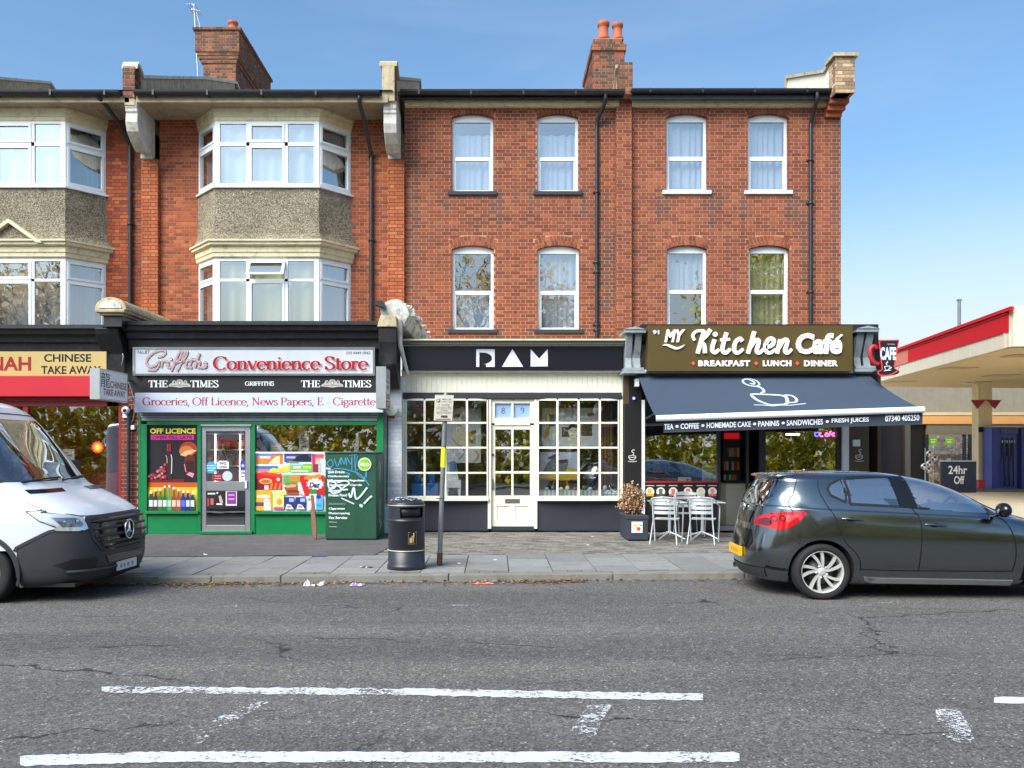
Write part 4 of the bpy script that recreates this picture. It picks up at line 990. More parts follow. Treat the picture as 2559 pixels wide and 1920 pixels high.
# flat roofs of the shopfronts
for bld, a, b_, z in ((store, -7.6, wx(950, 17), zc - .02), (takeaway, -16, -7.5, zc2 - .02), (ramb, wx(1000, 17.5), wx(1560, 17.5), wz(850, 17.4)), (cafe, wx(1560, 17.4), wx(2190, 17.4), wz(850, 17.4))):
    m = MB(); m.box(a, b_, 17.3, 19.3, z - .1, z - .03); m.build('flat_roof', MATS['lead'], bld)

# ---------------------------------------------------------------- shop interiors (rooms behind the glass)
mat('room_tan', S(150, 128, 96), .8, var=.2); mat('room_grey', S(156, 155, 148), .8, var=.15); mat('room_floor', S(90, 84, 78), .5, var=.2); mat('room_dark', S(86, 76, 66), .8, var=.2)
mat('room_red', S(206, 88, 48), .7, var=.2)
def room(bld, x0, x1, D, dep, zt, m, floor='room_floor'):
    b = MB(); b.quad((x0, D + dep, PZ), (x1, D + dep, PZ), (x1, D + dep, zt), (x0, D + dep, zt))
    b.quad((x0, D, PZ), (x0, D + dep, PZ), (x0, D + dep, zt), (x0, D, zt)); b.quad((x1, D, PZ), (x1, D + dep, PZ), (x1, D + dep, zt), (x1, D, zt))
    b.quad((x0, D, zt), (x1, D, zt), (x1, D + dep, zt), (x0, D + dep, zt)); b.build('room', MATS[m], bld, recalc=False)
    f = MB(); f.quad((x0, D, PZ + .03), (x1, D, PZ + .03), (x1, D + dep, PZ + .03), (x0, D + dep, PZ + .03)); f.build('shop_floor', MATS[floor], bld)
room(takeaway, -11.8, -7.45, 17.5, 3.0, 2.9, 'room_red'); room(store, wx(350, 17.4), wx(952, 17.4), 17.42, 4.0, 2.75, 'room_tan')
room(ramb, wx(1008, 17.8), wx(1556, 17.8), 17.82, 3.6, 2.85, 'room_grey'); room(cafe, wx(1600, 17.7), wx(2115, 17.7), 17.72, 4.2, 2.9, 'room_dark')
def frame_bars(name, bld, bars, D, dep, m, bevel=.006):
    b = MB()
    for q in bars: b.pbox(*q, D, dep)
    return b.build(name, MATS[m], bld, bevel=bevel)
def bars_each(name, bld, bars, D, dep, m, bevel=.006):
    return [frame_bars(name, bld, [q], D, dep, m, bevel) for q in bars]
def pane(bld, px0, px1, py0, py1, D, g=None): 
    b = MB(); b.quad(W(px0, py1, D), W(px1, py1, D), W(px1, py0, D), W(px0, py0, D)); return b.build('pane', g or GS, bld)

# ---------------------------------------------------------------- takeaway front
red = frame_bars('window_frame', takeaway, [(296, 303, 1012, 1300), (-400, 296, 1004, 1016), (57, 70, 1016, 1300), (-120, -108, 1016, 1300)], 17.2, .1, 'red_paint')
for a, b_ in ((70, 296), (-108, 57), (-300, -120)): pane(red, a, b_, 1016, 1240, 17.25, GL)
bars_each('stall_riser', takeaway, [(-400, 303, 1240, 1337)], 17.22, .1, 'red_paint', .004)
frame_bars('sign_soffit', takeaway, [(-400, 300, 990, 1004)], 17.16, .2, 'red_paint', .004)
# ---------------------------------------------------------------- store front: green timber frame
gr = frame_bars('shop_frame', store, [(344, 352, 1031, 1337), (352, 367, 1060, 1337), (493, 502, 1052, 1337), (627, 637, 1052, 1337), (941, 959, 1031, 1337), (367, 493, 1052, 1063), (502, 627, 1052, 1066), (637, 941, 1052, 1063)], DS, .12, 'green_paint')
gs = bars_each('shop_sill', store, [(361, 495, 1278, 1285), (634, 944, 1279, 1286)], DS - .05, .16, 'green_paint')
bars_each('stall_riser', store, [(367, 493, 1285, 1337), (637, 941, 1286, 1337)], DS + .02, .1, 'green_paint', .003)
pane(gr, 367, 493, 1063, 1278, DS + .07); pane(gr, 637, 941, 1063, 1279, DS + .07)
sh = frame_bars('shutter_box', store, [(350, 945, 1031, 1038), (352, 943, 1039, 1044), (354, 942, 1045, 1052)], DS - .02, .14, 'shutter' if False else 'grey_paint', .004)
dr = frame_bars('door', store, [(503, 515, 1067, 1328), (613, 626, 1067, 1328), (515, 613, 1067, 1078), (515, 613, 1204, 1227), (515, 613, 1313, 1328)], DS + .03, .05, 'alu')
pane(dr, 515, 613, 1078, 1204, DS + .05); pane(dr, 515, 613, 1227, 1313, DS + .05)
b = MB(); b.pbox(612, 617, 1202, 1221, DS - .01, .04); b.build('handle', MATS['white_pvc'], dr, bevel=.004)
frame_bars('door_head', store, [(501, 628, 1060, 1066)], DS - .03, .06, 'alu')
frame_bars('threshold', store, [(500, 630, 1328, 1335)], DS - .06, .2, 'green_paint')

# ---------------------------------------------------------------- studio front: cream joinery
zf = wz(848, 17.3)
cornice(ramb, wx(999, 17.3), wx(1564, 17.3), [(19.1, zf + .1), (17.24, zf), (17.24, zf - .03), (17.3, zf - .04), (17.32, zf - .075), (17.40, zf - .08), (17.42, zf - .12), (17.7, zf - .13), (19.1, zf - .13)], 'cream_paint')
frame_bars('sign_moulding', ramb, [(1003, 1557, 926, 930)], 17.5, .2, 'cream_shop', .003)
bd = frame_bars('board_backing', ramb, [(1004, 1556, 930, 982)], DD + .02, .1, 'cream_shop', 0)
t = MB(); w_ = (wx(1556, DD) - wx(1004, DD)) / 44; t.box(0, w_ - .003, 0, .03, 0, wz(930.5, DD) - wz(981.5, DD))
o0 = t.build('board', MATS['cream_shop'], bd, bevel=.0015); o0.location = (wx(1004, DD), DD - .006, wz(981.5, DD))
for i in range(1, 44):
    o = link('board', o0.data, bd); o.location = (wx(1004, DD) + i * w_, DD - .006 + random.uniform(0, .003), wz(981.5, DD))
frame_bars('lintel', ramb, [(1004, 1554, 982, 997)], DD - .05, .2, 'navy_paint', .01)
bars_each('stall_riser', ramb, [(1012, 1222, 1252, 1327), (1343, 1557, 1252, 1327)], DD + .02, .12, 'navy_paint', .004)
bars_each('post', ramb, [(1004, 1013.5, 997, 1327), (1219, 1228, 997, 1322), (1335, 1343, 997, 1322), (1547, 1557, 997, 1253)], DD - .02, .12, 'cream_shop')
def bow(name, xs, ys):
    """slightly bowed window of small panes"""
    x0, x1 = xs[0], xs[-1]; xm = (x0 + x1) / 2
    Dp = lambda x: DD - .09 * (1 - ((x - xm) / ((x1 - x0) / 2)) ** 2)
    b = MB()
    for x in xs: b.pbox(x - 2.6, x + 2.6, ys[0], ys[-1], Dp(x) - .02, .05)
    for a, c in zip(xs, xs[1:]):
        for y in ys:
            h = 2.4; p = [(a + 2.6, y + h), (c - 2.6, y + h), (c - 2.6, y - h), (a + 2.6, y - h)]
            v = [W(px, py, Dp(px) + d - .016) for d in (0, .04) for px, py in p]
            b.add(v, [(0, 1, 2, 3), (7, 6, 5, 4), (0, 4, 5, 1), (1, 5, 6, 2), (2, 6, 7, 3), (3, 7, 4, 0)])
    w = b.build(name, MATS['cream_shop'], ramb)
    for a, c in zip(xs, xs[1:]):
        for y, y2 in zip(ys, ys[1:]):
            da, dc = random.uniform(-.003, .003), random.uniform(-.003, .003)
            MB().quad(W(a, y2, Dp(a) + .005 + da), W(c, y2, Dp(c) + .005 + dc), W(c, y, Dp(c) + .005 + da), W(a, y, Dp(a) + .005 + dc)).build('pane', GB, w)
    s = MB(); n = 10; up = []
    for i in range(n + 1):
        x = x0 - 2 + (x1 - x0 + 4) * i / n; up.append((x, Dp(min(max(x, x0), x1)) - .07))
    v = [W(x, y, D) for y in (1243, 1252) for x, D in up] + [W(x, y, DD + .12) for y in (1243, 1252) for x, D in up]; m_ = n + 1
    f = []
    for i in range(n): f += [(i, i + 1, m_ + i + 1, m_ + i), (i, 2 * m_ + i, 2 * m_ + i + 1, i + 1), (m_ + i, m_ + i + 1, 3 * m_ + i + 1, 3 * m_ + i)]
    s.add(v, f); s.build('sill', MATS['cream_shop'], w); return w
ys = [999, 1057, 1119, 1182, 1242]
bow('bow_window', [1014, 1061, 1113, 1167, 1219], ys); bow('bow_window', [1344, 1393, 1446, 1499, 1547], ys)
dr = frame_bars('door', ramb, [(1229, 1237.5, 1063, 1316), (1324.5, 1334.5, 1063, 1316), (1237.5, 1324.5, 1063, 1074), (1278, 1283.5, 1074, 1239), (1237.5, 1278, 1117, 1123), (1283.5, 1324.5, 1117, 1123), (1237.5, 1278, 1178, 1184), (1283.5, 1324.5, 1178, 1184), (1237.5, 1324.5, 1239, 1265), (1237.5, 1242, 1265, 1297), (1274, 1287, 1265, 1297), (1320.5, 1324.5, 1265, 1297), (1237.5, 1324.5, 1297, 1316)], DD + .05, .05, 'cream_shop', .004)
for a, b_ in ((1237.5, 1278), (1283.5, 1324.5)):
    for y, y2 in ((1074, 1117), (1123, 1178), (1184, 1239)): pane(dr, a, b_, y, y2, DD + .08)
pn = MB()
for a, b_ in ((1242, 1274), (1287, 1320.5)): pn.pbox(a, b_, 1265, 1297, DD + .07, .02); pn.pbox(a + 5, b_ - 5, 1270, 1292, DD + .062, .02)
pn.build('door_panel', MATS['cream_shop'], dr, bevel=.004)
b = MB(); b.pbox(1262, 1299, 1247, 1258, DD + .04, .02); b.pbox(1266, 1295, 1250, 1255, DD + .034, .02); b.build('letterbox', mat('pewter', S(130, 126, 110), .4, metal=.6), dr, bevel=.003)
b = MB(); b.tube([W(1231.5, 1203, DD + .0), W(1231.5, 1220, DD + .0)], .014, 8); b.pbox(1229.5, 1233.5, 1198, 1225, DD + .035, .02); b.build('handle', MATS['pewter'], dr)
b = MB(); b.lathe([(0, -.03), (.02, -.025), (.025, 0)], W(1231.5, 1137, DD + .04), 10, 'y'); b.build('lock', MATS['black_iron'], dr)
ft = frame_bars('fanlight', ramb, [(1228, 1236.5, 997, 1058), (1324.5, 1335, 997, 1058), (1236.5, 1324.5, 997, 1008.5), (1278, 1283.5, 1008.5, 1045), (1236.5, 1324.5, 1045, 1063)], DD + .02, .07, 'cream_shop', .004)
for a, b_, d in ((1236.5, 1278, '8'), (1283.5, 1324.5, '9')):
    b = MB(); b.quad(W(a, 1045, DD + .07), W(b_, 1045, DD + .07), W(b_, 1008.5, DD + .07), W(a, 1008.5, DD + .07)); b.build('obscured_pane', mat('frosted_blue', S(150, 178, 214), .25, var=.05), ft)
    xm = (a + b_) / 2 + (2 if d == '9' else 0); Art(DD + .068).text(S(66, 78, 96), d, xm - 4.5, xm + 4.5, 1019, 1034, -.012).build('house_number', ft)
frame_bars('doorstep', ramb, [(1226, 1337, 1316, 1327)], DD + .02, .4, 'navy_paint')

# ---------------------------------------------------------------- cafe front
mat('brown_panel', S(74, 60, 36), .5, var=.12); mat('black_panel', S(26, 23, 24), .45, var=.12)
frame_bars('pier_panel', cafe, [(1560, 1604, 934, 1327)], DC - .06, .2, 'black_panel', .004)
frame_bars('pier_trim', cafe, [(1559, 1572, 934, 1010)], DC - .066, .1, 'brown_panel', .002)
cf = frame_bars('shop_frame', cafe, [(1603, 1613, 1000, 1327), (1613, 2095, 985, 1002), (1793, 1801, 1002, 1327), (1866, 1872, 1002, 1300), (1898, 1914, 1002, 1327), (2092, 2104, 985, 1327)], DC, .1, 'dark_plastic')
bars_each('white_post', cafe, [(1602.5, 1612, 1000, 1300), (2105, 2122, 985, 1327)], DC - .06, .1, 'white_pvc')
pane(cf, 1613, 1793, 1002, 1207, DC + .05); pane(cf, 1914, 2092, 1002, 1240, DC + .05)
bars_each('stall_riser', cafe, [(1613, 1793, 1207, 1327), (1914, 2092, 1240, 1327)], DC + .02, .12, 'black_panel', .004)
frame_bars('side_panel', cafe, [(2122, 2172, 985, 1327)], DC - .02, .12, 'brown_panel', .004)
frame_bars('window_board', cafe, [(1611, 1796, 1203, 1208)], DC - .05, .14, 'red_paint', .003)
frame_bars('doorstep', cafe, [(1795, 1916, 1316, 1327)], DC - .1, .4, 'lead')
for (a, b_, y0, y1, bld) in ((1558, 1612, 822, 934, cafe), (2136, 2192, 820, 930, cafe)):
    x0, x1 = wx(a, 17.1), wx(b_, 17.1); z1, z0 = wz(y0, 17.1), wz(y1, 17.1); w3 = (x1 - x0)
    b = MB(); pr = [(17.12, z1 - .09), (17.12, z1 - .16), (17.2, z1 - .35), (17.3, z1 - .55), (17.27, z1 - .68), (17.24, z0 + .12), (17.5, z0 + .12), (17.5, z1 - .09)]
    b.prism(pr, lambda u, z, w: (x0 + .06 + w, u, z), w3 / 2 - .085); b.prism(pr, lambda u, z, w: (x0 + w3 / 2 + .025 + w, u, z), w3 / 2 - .085)
    b.box(x0 + .08, x1 - .08, 17.32, 17.6, z0 + .1, z1 - .1)
    b.box(x0 - .0, x1 + .0, 17.0, 17.7, z1 - .09, z1 - .03); b.prism([(x0 - .02, z1 - .03), (x1 + .02, z1 - .03), ((x0 + x1) / 2, z1 + .03)], lambda u, z, w: (u, 16.98 + w, z), .7)
    b.box(x0 + .02, x1 - .02, 17.1, 17.7, z0 + .06, z0 + .12); b.box(x0 - .01, x1 + .01, 17.06, 17.7, z0, z0 + .055)
    b.build('scroll_bracket', MATS['grey_paint'], bld, bevel=.006)
b = MB(); b.box(wx(1600, 17.4), wx(2190, 17.4), 17.3, 17.8, wz(935, 17.4), wz(815, 17.4) + .02); b.box(wx(1600, 17.4), wx(2185, 17.4), 17.62, 17.9, wz(990, 17.6), wz(934, 17.6)); b.build('fascia_board', MATS['black_paint'], cafe)
# lower flank of the end building and the dark timber yard gate beside it
b = MB(); b.box(wx(2172, 18), wx(2180, 18), 17.6, 19, PZ, wz(930, 17.6)); b.build('flank_wall', MATS['brown_panel'], cafe)
gt = thing('yard_gate', 'plain dark brown yard gate standing beside the cafe', 'gate', W(2225, 1327, 18.2))
b = MB(); b.pbox(2172, 2262, 1040, 1330, 18.2, .06); b.build('gate_leaf', mat('gate_brown', S(44, 36, 36), .6, var=.1), gt)
b = MB(); b.pbox(2262, 2276, 1030, 1335, 18.1, .2); b.build('gate_post', mat('post_grey', S(96, 88, 80), .7, var=.15), gt, bevel=.01)
# ================================================================ signs
def tiltboard(name, label, fn, x0, x1, y0, y1, m, t=.1, loc=None, cat='sign', trim=None):
    th = thing(name, label, cat, fn((x0 + x1) / 2, y1, 0)); b = slab_between(fn, x0, x1, y0, y1, t); b.build('board', m, th, bevel=.004)
    if trim:
        k = MB()
        for q in ((x0 - 2, x1 + 2, y0 - 2, y0 + 3), (x0 - 2, x1 + 2, y1 - 3, y1 + 2), (x0 - 2, x0 + 3, y0 + 3, y1 - 3), (x1 - 3, x1 + 2, y0 + 3, y1 - 3)):
            v = [fn(x, y, h) for x, y in rect(q[0], q[2], q[1], q[3]) for h in (.012, -t - .01)]
            k.add(v, [(0, 2, 4, 6), (1, 7, 5, 3), (0, 1, 3, 2), (2, 3, 5, 4), (4, 5, 7, 6), (6, 7, 1, 0)])
        k.build('trim', trim, th)
    return th
WHITE = S(236, 238, 242); RED = S(178, 24, 34); DRED = S(150, 44, 58); BLK = S(22, 20, 28)
mat('sign_white', S(214, 218, 226), .3, var=.04, streak=.06); mat('sign_cream', S(222, 196, 130), .4, var=.06); mat('sign_black', S(34, 30, 34), .35, var=.1)
mat('sign_navy', S(14, 11, 26), .3, var=.05); mat('sign_brown', S(82, 66, 26), .45, var=.1, vscale=.8); mat('sign_red', S(190, 32, 50), .35, var=.06)
# store name sign
fn = tilt_fn(869, 938, 16.9, 17.0)
sg = tiltboard('store_name_sign', 'white leaning sign reading Convenience Store in red above the green shop', fn, 334, 935, 870, 937, MATS['sign_white'], .12, trim=MATS['alu'])
a = Art(0, fn); a.text(S(70, 74, 84), 'No.87', 344, 374, 876, 885, .01); a.text(S(70, 74, 84), '020 8449 0962', 865, 926, 879, 886, .01)
c2 = lambda pts: [(320 + x * .1808, 840 + y * .1808) for x, y in pts]
GRF = [[(410, 292), (468, 288), (520, 245), (505, 208), (420, 208), (330, 255), (268, 325), (262, 385), (310, 428), (380, 410), (440, 345)], [(440, 345), (425, 420), (370, 478), (275, 470)], [(465, 440), (480, 360), (520, 352), (545, 362)],
       [(565, 350), (552, 425), (585, 440), (612, 415)], [(598, 490), (650, 380), (690, 270), (728, 215), (748, 228), (720, 310), (655, 385)], [(678, 492), (735, 380), (772, 270), (805, 215), (824, 230), (790, 310), (735, 385)],
       [(620, 372), (790, 352)], [(815, 345), (800, 425), (832, 438), (850, 420)], [(893, 300), (858, 425), (890, 440)], [(830, 342), (940, 332)], [(992, 240), (925, 440)], [(940, 400), (975, 358), (995, 370), (980, 432), (1015, 440)], [(1095, 372), (1055, 375), (1085, 415), (1060, 440), (1010, 436)]]
for col, w in ((S(96, 92, 88), 7.2), (S(238, 232, 232), 4.6)):
    for s in GRF: a.line(col, c2(s), w, 5)
    a.poly(col, ell(*c2([(598, 325)])[0], w * .55, w * .55, 12))
for s in GRF: a.line(S(196, 120, 130), c2(s), 1.6, 5)
for dx, col in ((0, S(250, 190, 196)), (0, RED)):
    pl = serif_polys('Convenience Store', .20 if col[1] > .2 else .175, .08 if col[1] > .2 else .065)
    a.strokes(col, pl, 534, 919, 892, 924)
a.build('lettering', sg)
# newspaper strip
ns = thing('newspaper_sign', 'black strip sign with white THE TIMES crests at both ends above the store', 'sign', W(640, 980, 17.06))
b = MB(); b.pbox(356, 941, 938.5, 980, 17.06, .06); b.build('board', MATS['sign_black'], ns)
a = Art(17.06)
for o in (0, 381.6):
    a.strokes(WHITE, serif_polys('THE', .19, .06), 371 + o, 419 + o, 951, 968); a.strokes(WHITE, serif_polys('TIMES', .19, .06), 476 + o, 546 + o, 951, 968)
    cx = 449 + o
    a.poly(S(176, 176, 166), [(cx - 28, 966), (cx - 26, 961), (cx - 20, 958), (cx - 17, 951), (cx - 11, 951), (cx - 8, 957), (cx - 7, 950), (cx, 948), (cx + 7, 950), (cx + 9, 956), (cx + 13, 950), (cx + 18, 952), (cx + 19, 958), (cx + 26, 961), (cx + 28, 967), (cx + 14, 967), (cx, 969), (cx - 14, 967)])
    a.poly(S(120, 118, 108), ell(cx, 957, 4.5, 5.5, 12)); a.poly(S(206, 206, 198), ell(cx, 957, 2.6, 3.4, 10))
    a.poly(S(90, 88, 82), ell(cx - 13, 956, 2, 3, 8), ell(cx + 14, 956, 2, 3, 8)); a.line(S(96, 94, 88), [(cx - 22, 964), (cx - 8, 963), (cx, 965), (cx + 8, 963), (cx + 22, 964)], 1.2)
a.strokes(WHITE, serif_polys('GRIFFITHS', .2, .07), 613, 685, 954, 964)
a.build('lettering', ns)
gs_ = thing('groceries_sign', 'white strip sign listing Groceries, Off Licence, News Papers in red', 'sign', W(640, 1031, 16.98))
b = MB(); b.pbox(337, 957, 982, 1031, 16.98, .16); b.build('board', mat('sign_lilac', S(196, 203, 224), .3, var=.04), gs_, bevel=.004)
a = Art(16.98); a.strokes(S(236, 196, 204), serif_polys('Groceries, Off Licence, News Papers, E - Cigarette', .2, .1), 356, 938, 994, 1013); a.strokes(DRED, serif_polys('Groceries, Off Licence, News Papers, E - Cigarette', .15, .06), 356, 938, 994, 1013); a.build('lettering', gs_)
# takeaway signs
fn = tilt_fn(879, 940, 16.9, 17.02)
tk = tiltboard('takeaway_sign', 'cream sign reading Chinese Take Away in dark blue letters', fn, -420, 266, 879, 940, MATS['sign_cream'], .1)
a = Art(0, fn); a.text(S(176, 52, 56), 'NAH', -26, 78, 892, 927, .03, 0, 1.0); a.text(S(34, 32, 56), 'CHINESE', 110, 228, 885, 905, .02); a.text(S(34, 32, 56), 'TAKE AWAY', 103, 252, 915, 935, .02); a.build('lettering', tk)
b = MB(); b.pbox(-420, 268, 940, 991, 16.95, .25); tag(b.build('red_fascia_box', MATS['sign_red'], None, bevel=.006), 'plain red fascia box below the cream takeaway sign', 'fascia box')
def boxsign(name, label, px, D0, D1, y0, y1, th, side, art):
    """projecting light box standing out from the wall; px is where its near edge shows"""
    X = wx(px, D0); r = thing(name, label, 'sign', (X, D1, wz(y1, D0)))
    b = MB(); b.box(X - th / 2, X + th / 2, D0, D1, wz(y1, D0), wz(y0, D0)); b.build('box', mat('box_white', S(246, 247, 248), .3, var=.03), r, bevel=.008)
    k = MB(); zt, zb = wz(y0, D0), wz(y1, D0); e = .02
    for q in ((D0 - .004, D1, zt - e, zt + .006), (D0 - .004, D1, zb - .006, zb + e), (D0 - .004, D0 + e, zb + e, zt - e), (D1 - e, D1 + .004, zb + e, zt - e)): k.box(X - th / 2 - .006, X + th / 2 + .006, *q)
    k.build('trim', MATS['alu'], r)
    b = MB(); b.box(X - .02, X + .02, D1, 17.25, zt - .12, zt - .08); b.box(X - .02, X + .02, D1, 17.25, zb + .08, zb + .12); b.build('bracket', MATS['alu'], r)
    fx = X + side * (th / 2 + .001); sgn = side
    fn2 = lambda u, v, h: (fx + sgn * h, D0 + .02 + (D1 - D0 - .04) * u if sgn > 0 else D0 + .02 + (D1 - D0 - .04) * u, zt - e - (zt - zb - 2 * e) * v)
    art(fn2, r); return r
def art_dragon(fn2, r):
    a = Art(0, fn2); a.text(S(36, 38, 52), '\u9f8d', .03, .36, .06, .60, .0); a.text(S(150, 78, 84), 'CHINESE', .36, .97, .33, .58, .02); a.text(S(130, 72, 76), 'TAKE AWAY', .12, .92, .64, .88, .02); a.build('lettering', r)
boxsign('takeaway_box_sign', 'white projecting box sign with a dragon character and Chinese Take Away', 237, 15.55, 16.75, 921, 997, .16, 1, art_dragon)
def art_off(fn2, r):
    a = Art(0, fn2)
    for s in ([(.35, .18), (.45, .06), (.6, .1), (.5, .2), (.62, .22), (.75, .08)], [(.4, .24), (.5, .12), (.6, .24)]): a.line(S(120, 140, 150), s, .03, 4)
    a.text(S(200, 90, 100), 'GROCERIES', .1, .92, .30, .36, .01); a.text(S(180, 60, 70), 'OFF', .3, .75, .42, .53, .02); a.text(S(186, 50, 62), 'LICENCE', .08, .92, .64, .78, .02)
    a.poly(S(196, 40, 50), rect(0.02, .81, .98, .985)); a.text(S(240, 240, 240), 'OPEN', .12, .86, .85, .95, .02); a.build('lettering', r)
boxsign('store_box_sign', 'white projecting box sign with Off Licence in red at the store corner', 952, 16.2, 16.85, 917, 1020, .17, 1, art_off)
al = thing('alarm_box', 'cream hexagonal alarm box under the projecting off licence sign', 'alarm box', W(977, 1035, 17.3))
b = MB(); b.prism([(962, 1022), (994, 1022), (992, 1032), (984, 1039), (972, 1039), (964, 1032)], lambda u, v, w: (wx(u, 17.3), 17.3 + w, wz(v, 17.3)), .12); b.build('cover', MATS['cream_shop'], al, bevel=.008)
b = MB(); b.prism([(970, 1040), (986, 1040), (984, 1046), (974, 1046)], lambda u, v, w: (wx(u, 17.33), 17.33 + w, wz(v, 17.33)), .08); b.build('strobe', MATS['red_paint'], al)
cb = MB(); cb.tube([W(969, 1040, 17.4), W(968, 1120, 17.42), W(967, 1260, 17.42)], .012, 6); tag(cb.build('alarm_cable', MATS['black_iron']), 'black cable running down the white painted pier', 'cable')
# camera on the brick pier
cm = thing('security_camera', 'white dome security camera on the brick pier beside the green shop', 'camera', W(315, 1040, 17.15))
b = MB(); x, y, z = W(315, 1026, 17.1); b.lathe([(0, -.09), (.05, -.08), (.075, -.03), (.075, .03), (.05, .08)], (x, y, z), 18, 'y'); b.build('dome', MATS['white_pvc'], cm)
b = MB(); b.lathe([(0, -.097), (.03, -.094), (.04, -.08)], (x, y, z), 14, 'y'); b.build('lens', MATS['black_paint'], cm)
b = MB(); b.pbox(306, 323, 1033, 1045, 17.12, .1); b.build('mount', MATS['white_pvc'], cm, bevel=.008)
jb = MB(); jb.pbox(319, 335, 1063, 1074, 17.12, .08); tag(jb.build('junction_box', MATS['white_pvc'], None, bevel=.006), 'small white junction box on the brick pier', 'box')
cb = MB(); cb.tube(smooth([W(300, 858, 17.0), W(308, 890, 16.95), W(304, 915, 17), W(312, 930, 17.1), W(335, 1000, 17.15), W(332, 1050, 17.16), W(318, 1058, 17.16), W(327, 1066, 17.16)], 4), .012, 6); tag(cb.build('loose_cable', MATS['alu']), 'thin loose cable hanging down the black pilaster to the junction box', 'cable')

# studio sign
rs = thing('studio_sign', 'near black fascia sign with three white geometric letter shapes', 'sign', W(1280, 927, 17.45))
b = MB(); b.pbox(1005, 1556, 862, 926, 17.46, .15); b.build('board', MATS['sign_navy'], rs)
b = MB(); f_ = lambda x, y, h: (wx(x, 17.46), 17.46 - h, wz(y, 17.46)); WL = S(226, 224, 238)
P = lambda x, y: (960 + x * .2893, 560 + y * .2893)
arcp = [P(855 + 77 * math.cos(t), 1162 + 50 * math.sin(t)) for t in [PI / 2 - PI * i / 12 for i in range(13)]]
R_ = [P(796, 1083), P(955, 1083), P(955, 1236), P(880, 1236), P(880, 1212)] + arcp + [P(822, 1112), P(822, 1236), P(796, 1236)]
def solid_poly(mb, pts, dep=.03): mb.prism(pts, lambda u, v, w: f_(u, v, dep - w), dep, WL)
quad_ = MB()
for pl in ([P(796, 1083), P(955, 1083), P(955, 1112), P(796, 1112)], [P(796, 1112.5), P(822, 1112.5), P(822, 1236), P(796, 1236)], [P(880, 1212), P(955, 1212), P(955, 1236), P(880, 1236)]): solid_poly(quad_, pl)
for i in range(12):
    a0, a1 = arcp[i], arcp[i + 1]; e = P(955, 0)[0]
    solid_poly(quad_, [a0, a1, (e, a1[1]), (e, a0[1])])
solid_poly(quad_, [P(1108, 1082), P(1200, 1235), P(1018, 1235)])
solid_poly(quad_, [P(1265, 1082), P(1338, 1165), P(1338, 1232), P(1265, 1232)]); solid_poly(quad_, [P(1338.5, 1165), P(1413, 1080), P(1413, 1232), P(1338.5, 1232)])
quad_.build('lettering', MATS['plain'], rs)

# cafe fascia sign
cs = thing('cafe_sign', 'olive brown fascia sign reading My Kitchen Café in raised white letters', 'sign', W(1875, 928, 17.0))
b = MB(); b.pbox(1620, 2131, 814, 928.5, 16.95, .35); b.build('board', MATS['sign_brown'], cs, bevel=.004)
b = MB(); f_ = lambda x, y, h: (wx(x, 16.95), 16.95 - h, wz(y, 16.95)); WW = S(246, 244, 234)
q8 = lambda pts: [(1500 + x * .2893, 560 + y * .2893) for x, y in pts]
solid_text(b, f_, 'MY', 1660, 1712, 824, 856, .03, WW, .05, .25); solid_text(b, f_, '91', 1631, 1647, 826, 836, .02, WW, .03)
ribbon3(b, f_, smooth(q8([(538, 1050), (570, 1045), (610, 1060), (650, 1075), (690, 1068), (728, 1045)]), 5), [1.5 + 5 * math.sin(PI * i / 25) for i in range(26)], .03, WW)
KT = [[(895, 920), (870, 1010), (838, 1122)], [(895, 924), (830, 928), (797, 965), (812, 1008)], [(950, 912), (915, 965), (866, 1015), (895, 1050), (902, 1118)], [(985, 1000), (963, 1080), (985, 1112), (1025, 1085)], [(1088, 940), (1052, 1080), (1078, 1114), (1122, 1080)], [(1034, 1004), (1118, 998)],
      [(1225, 1015), (1200, 992), (1162, 1030), (1155, 1095), (1185, 1116), (1232, 1080)], [(1328, 930), (1300, 1030), (1272, 1122)], [(1290, 1070), (1335, 1008), (1366, 1015), (1348, 1095), (1370, 1115), (1408, 1082)], [(1425, 1068), (1480, 1048), (1494, 1006), (1460, 992), (1424, 1045), (1432, 1105), (1470, 1114), (1512, 1080)], [(1552, 1000), (1522, 1122)], [(1538, 1070), (1580, 1006), (1612, 1014), (1592, 1095), (1614, 1115), (1650, 1082)]]
for i, s in enumerate(KT):
    p = smooth(q8(s), 6); n = len(p); ws = [7.2] * n if i in (1, 5) else [9.8 - (3.6 * max(0, (k / n - .72)) / .28 if i not in (0, 2, 7, 10) else 0) for k in range(n)]
    ribbon3(b, f_, p, ws, .04, WW, i * .0004)
b.prism(ell(*q8([(990, 955)])[0], 6.2, 6.2, 14), lambda u, v, w: f_(u, v, .04 - w), .04, WW)
solid_text(b, f_, 'Cafe', 1988, 2103, 833, 886, .04, WW, .045, .12); ribbon3(b, f_, [(2089, 849), (2103, 837)], [6, 4], .04, WW, .002)
for t_, x0, x1 in (('BREAKFAST', 1745, 1874), ('LUNCH', 1906, 1977), ('DINNER', 2009, 2093)): solid_text(b, f_, t_, x0, x1, 901, 916, .02, S(244, 244, 246), .045, 0, 1.15)
for x in (1732, 1889, 1992): b.prism([(x - 5, 908.5), (x, 903), (x + 5, 908.5), (x, 914)], lambda u, v, w: f_(u, v, .02 - w), .02, S(232, 92, 60))
b.build('lettering', MATS['plain'], cs)
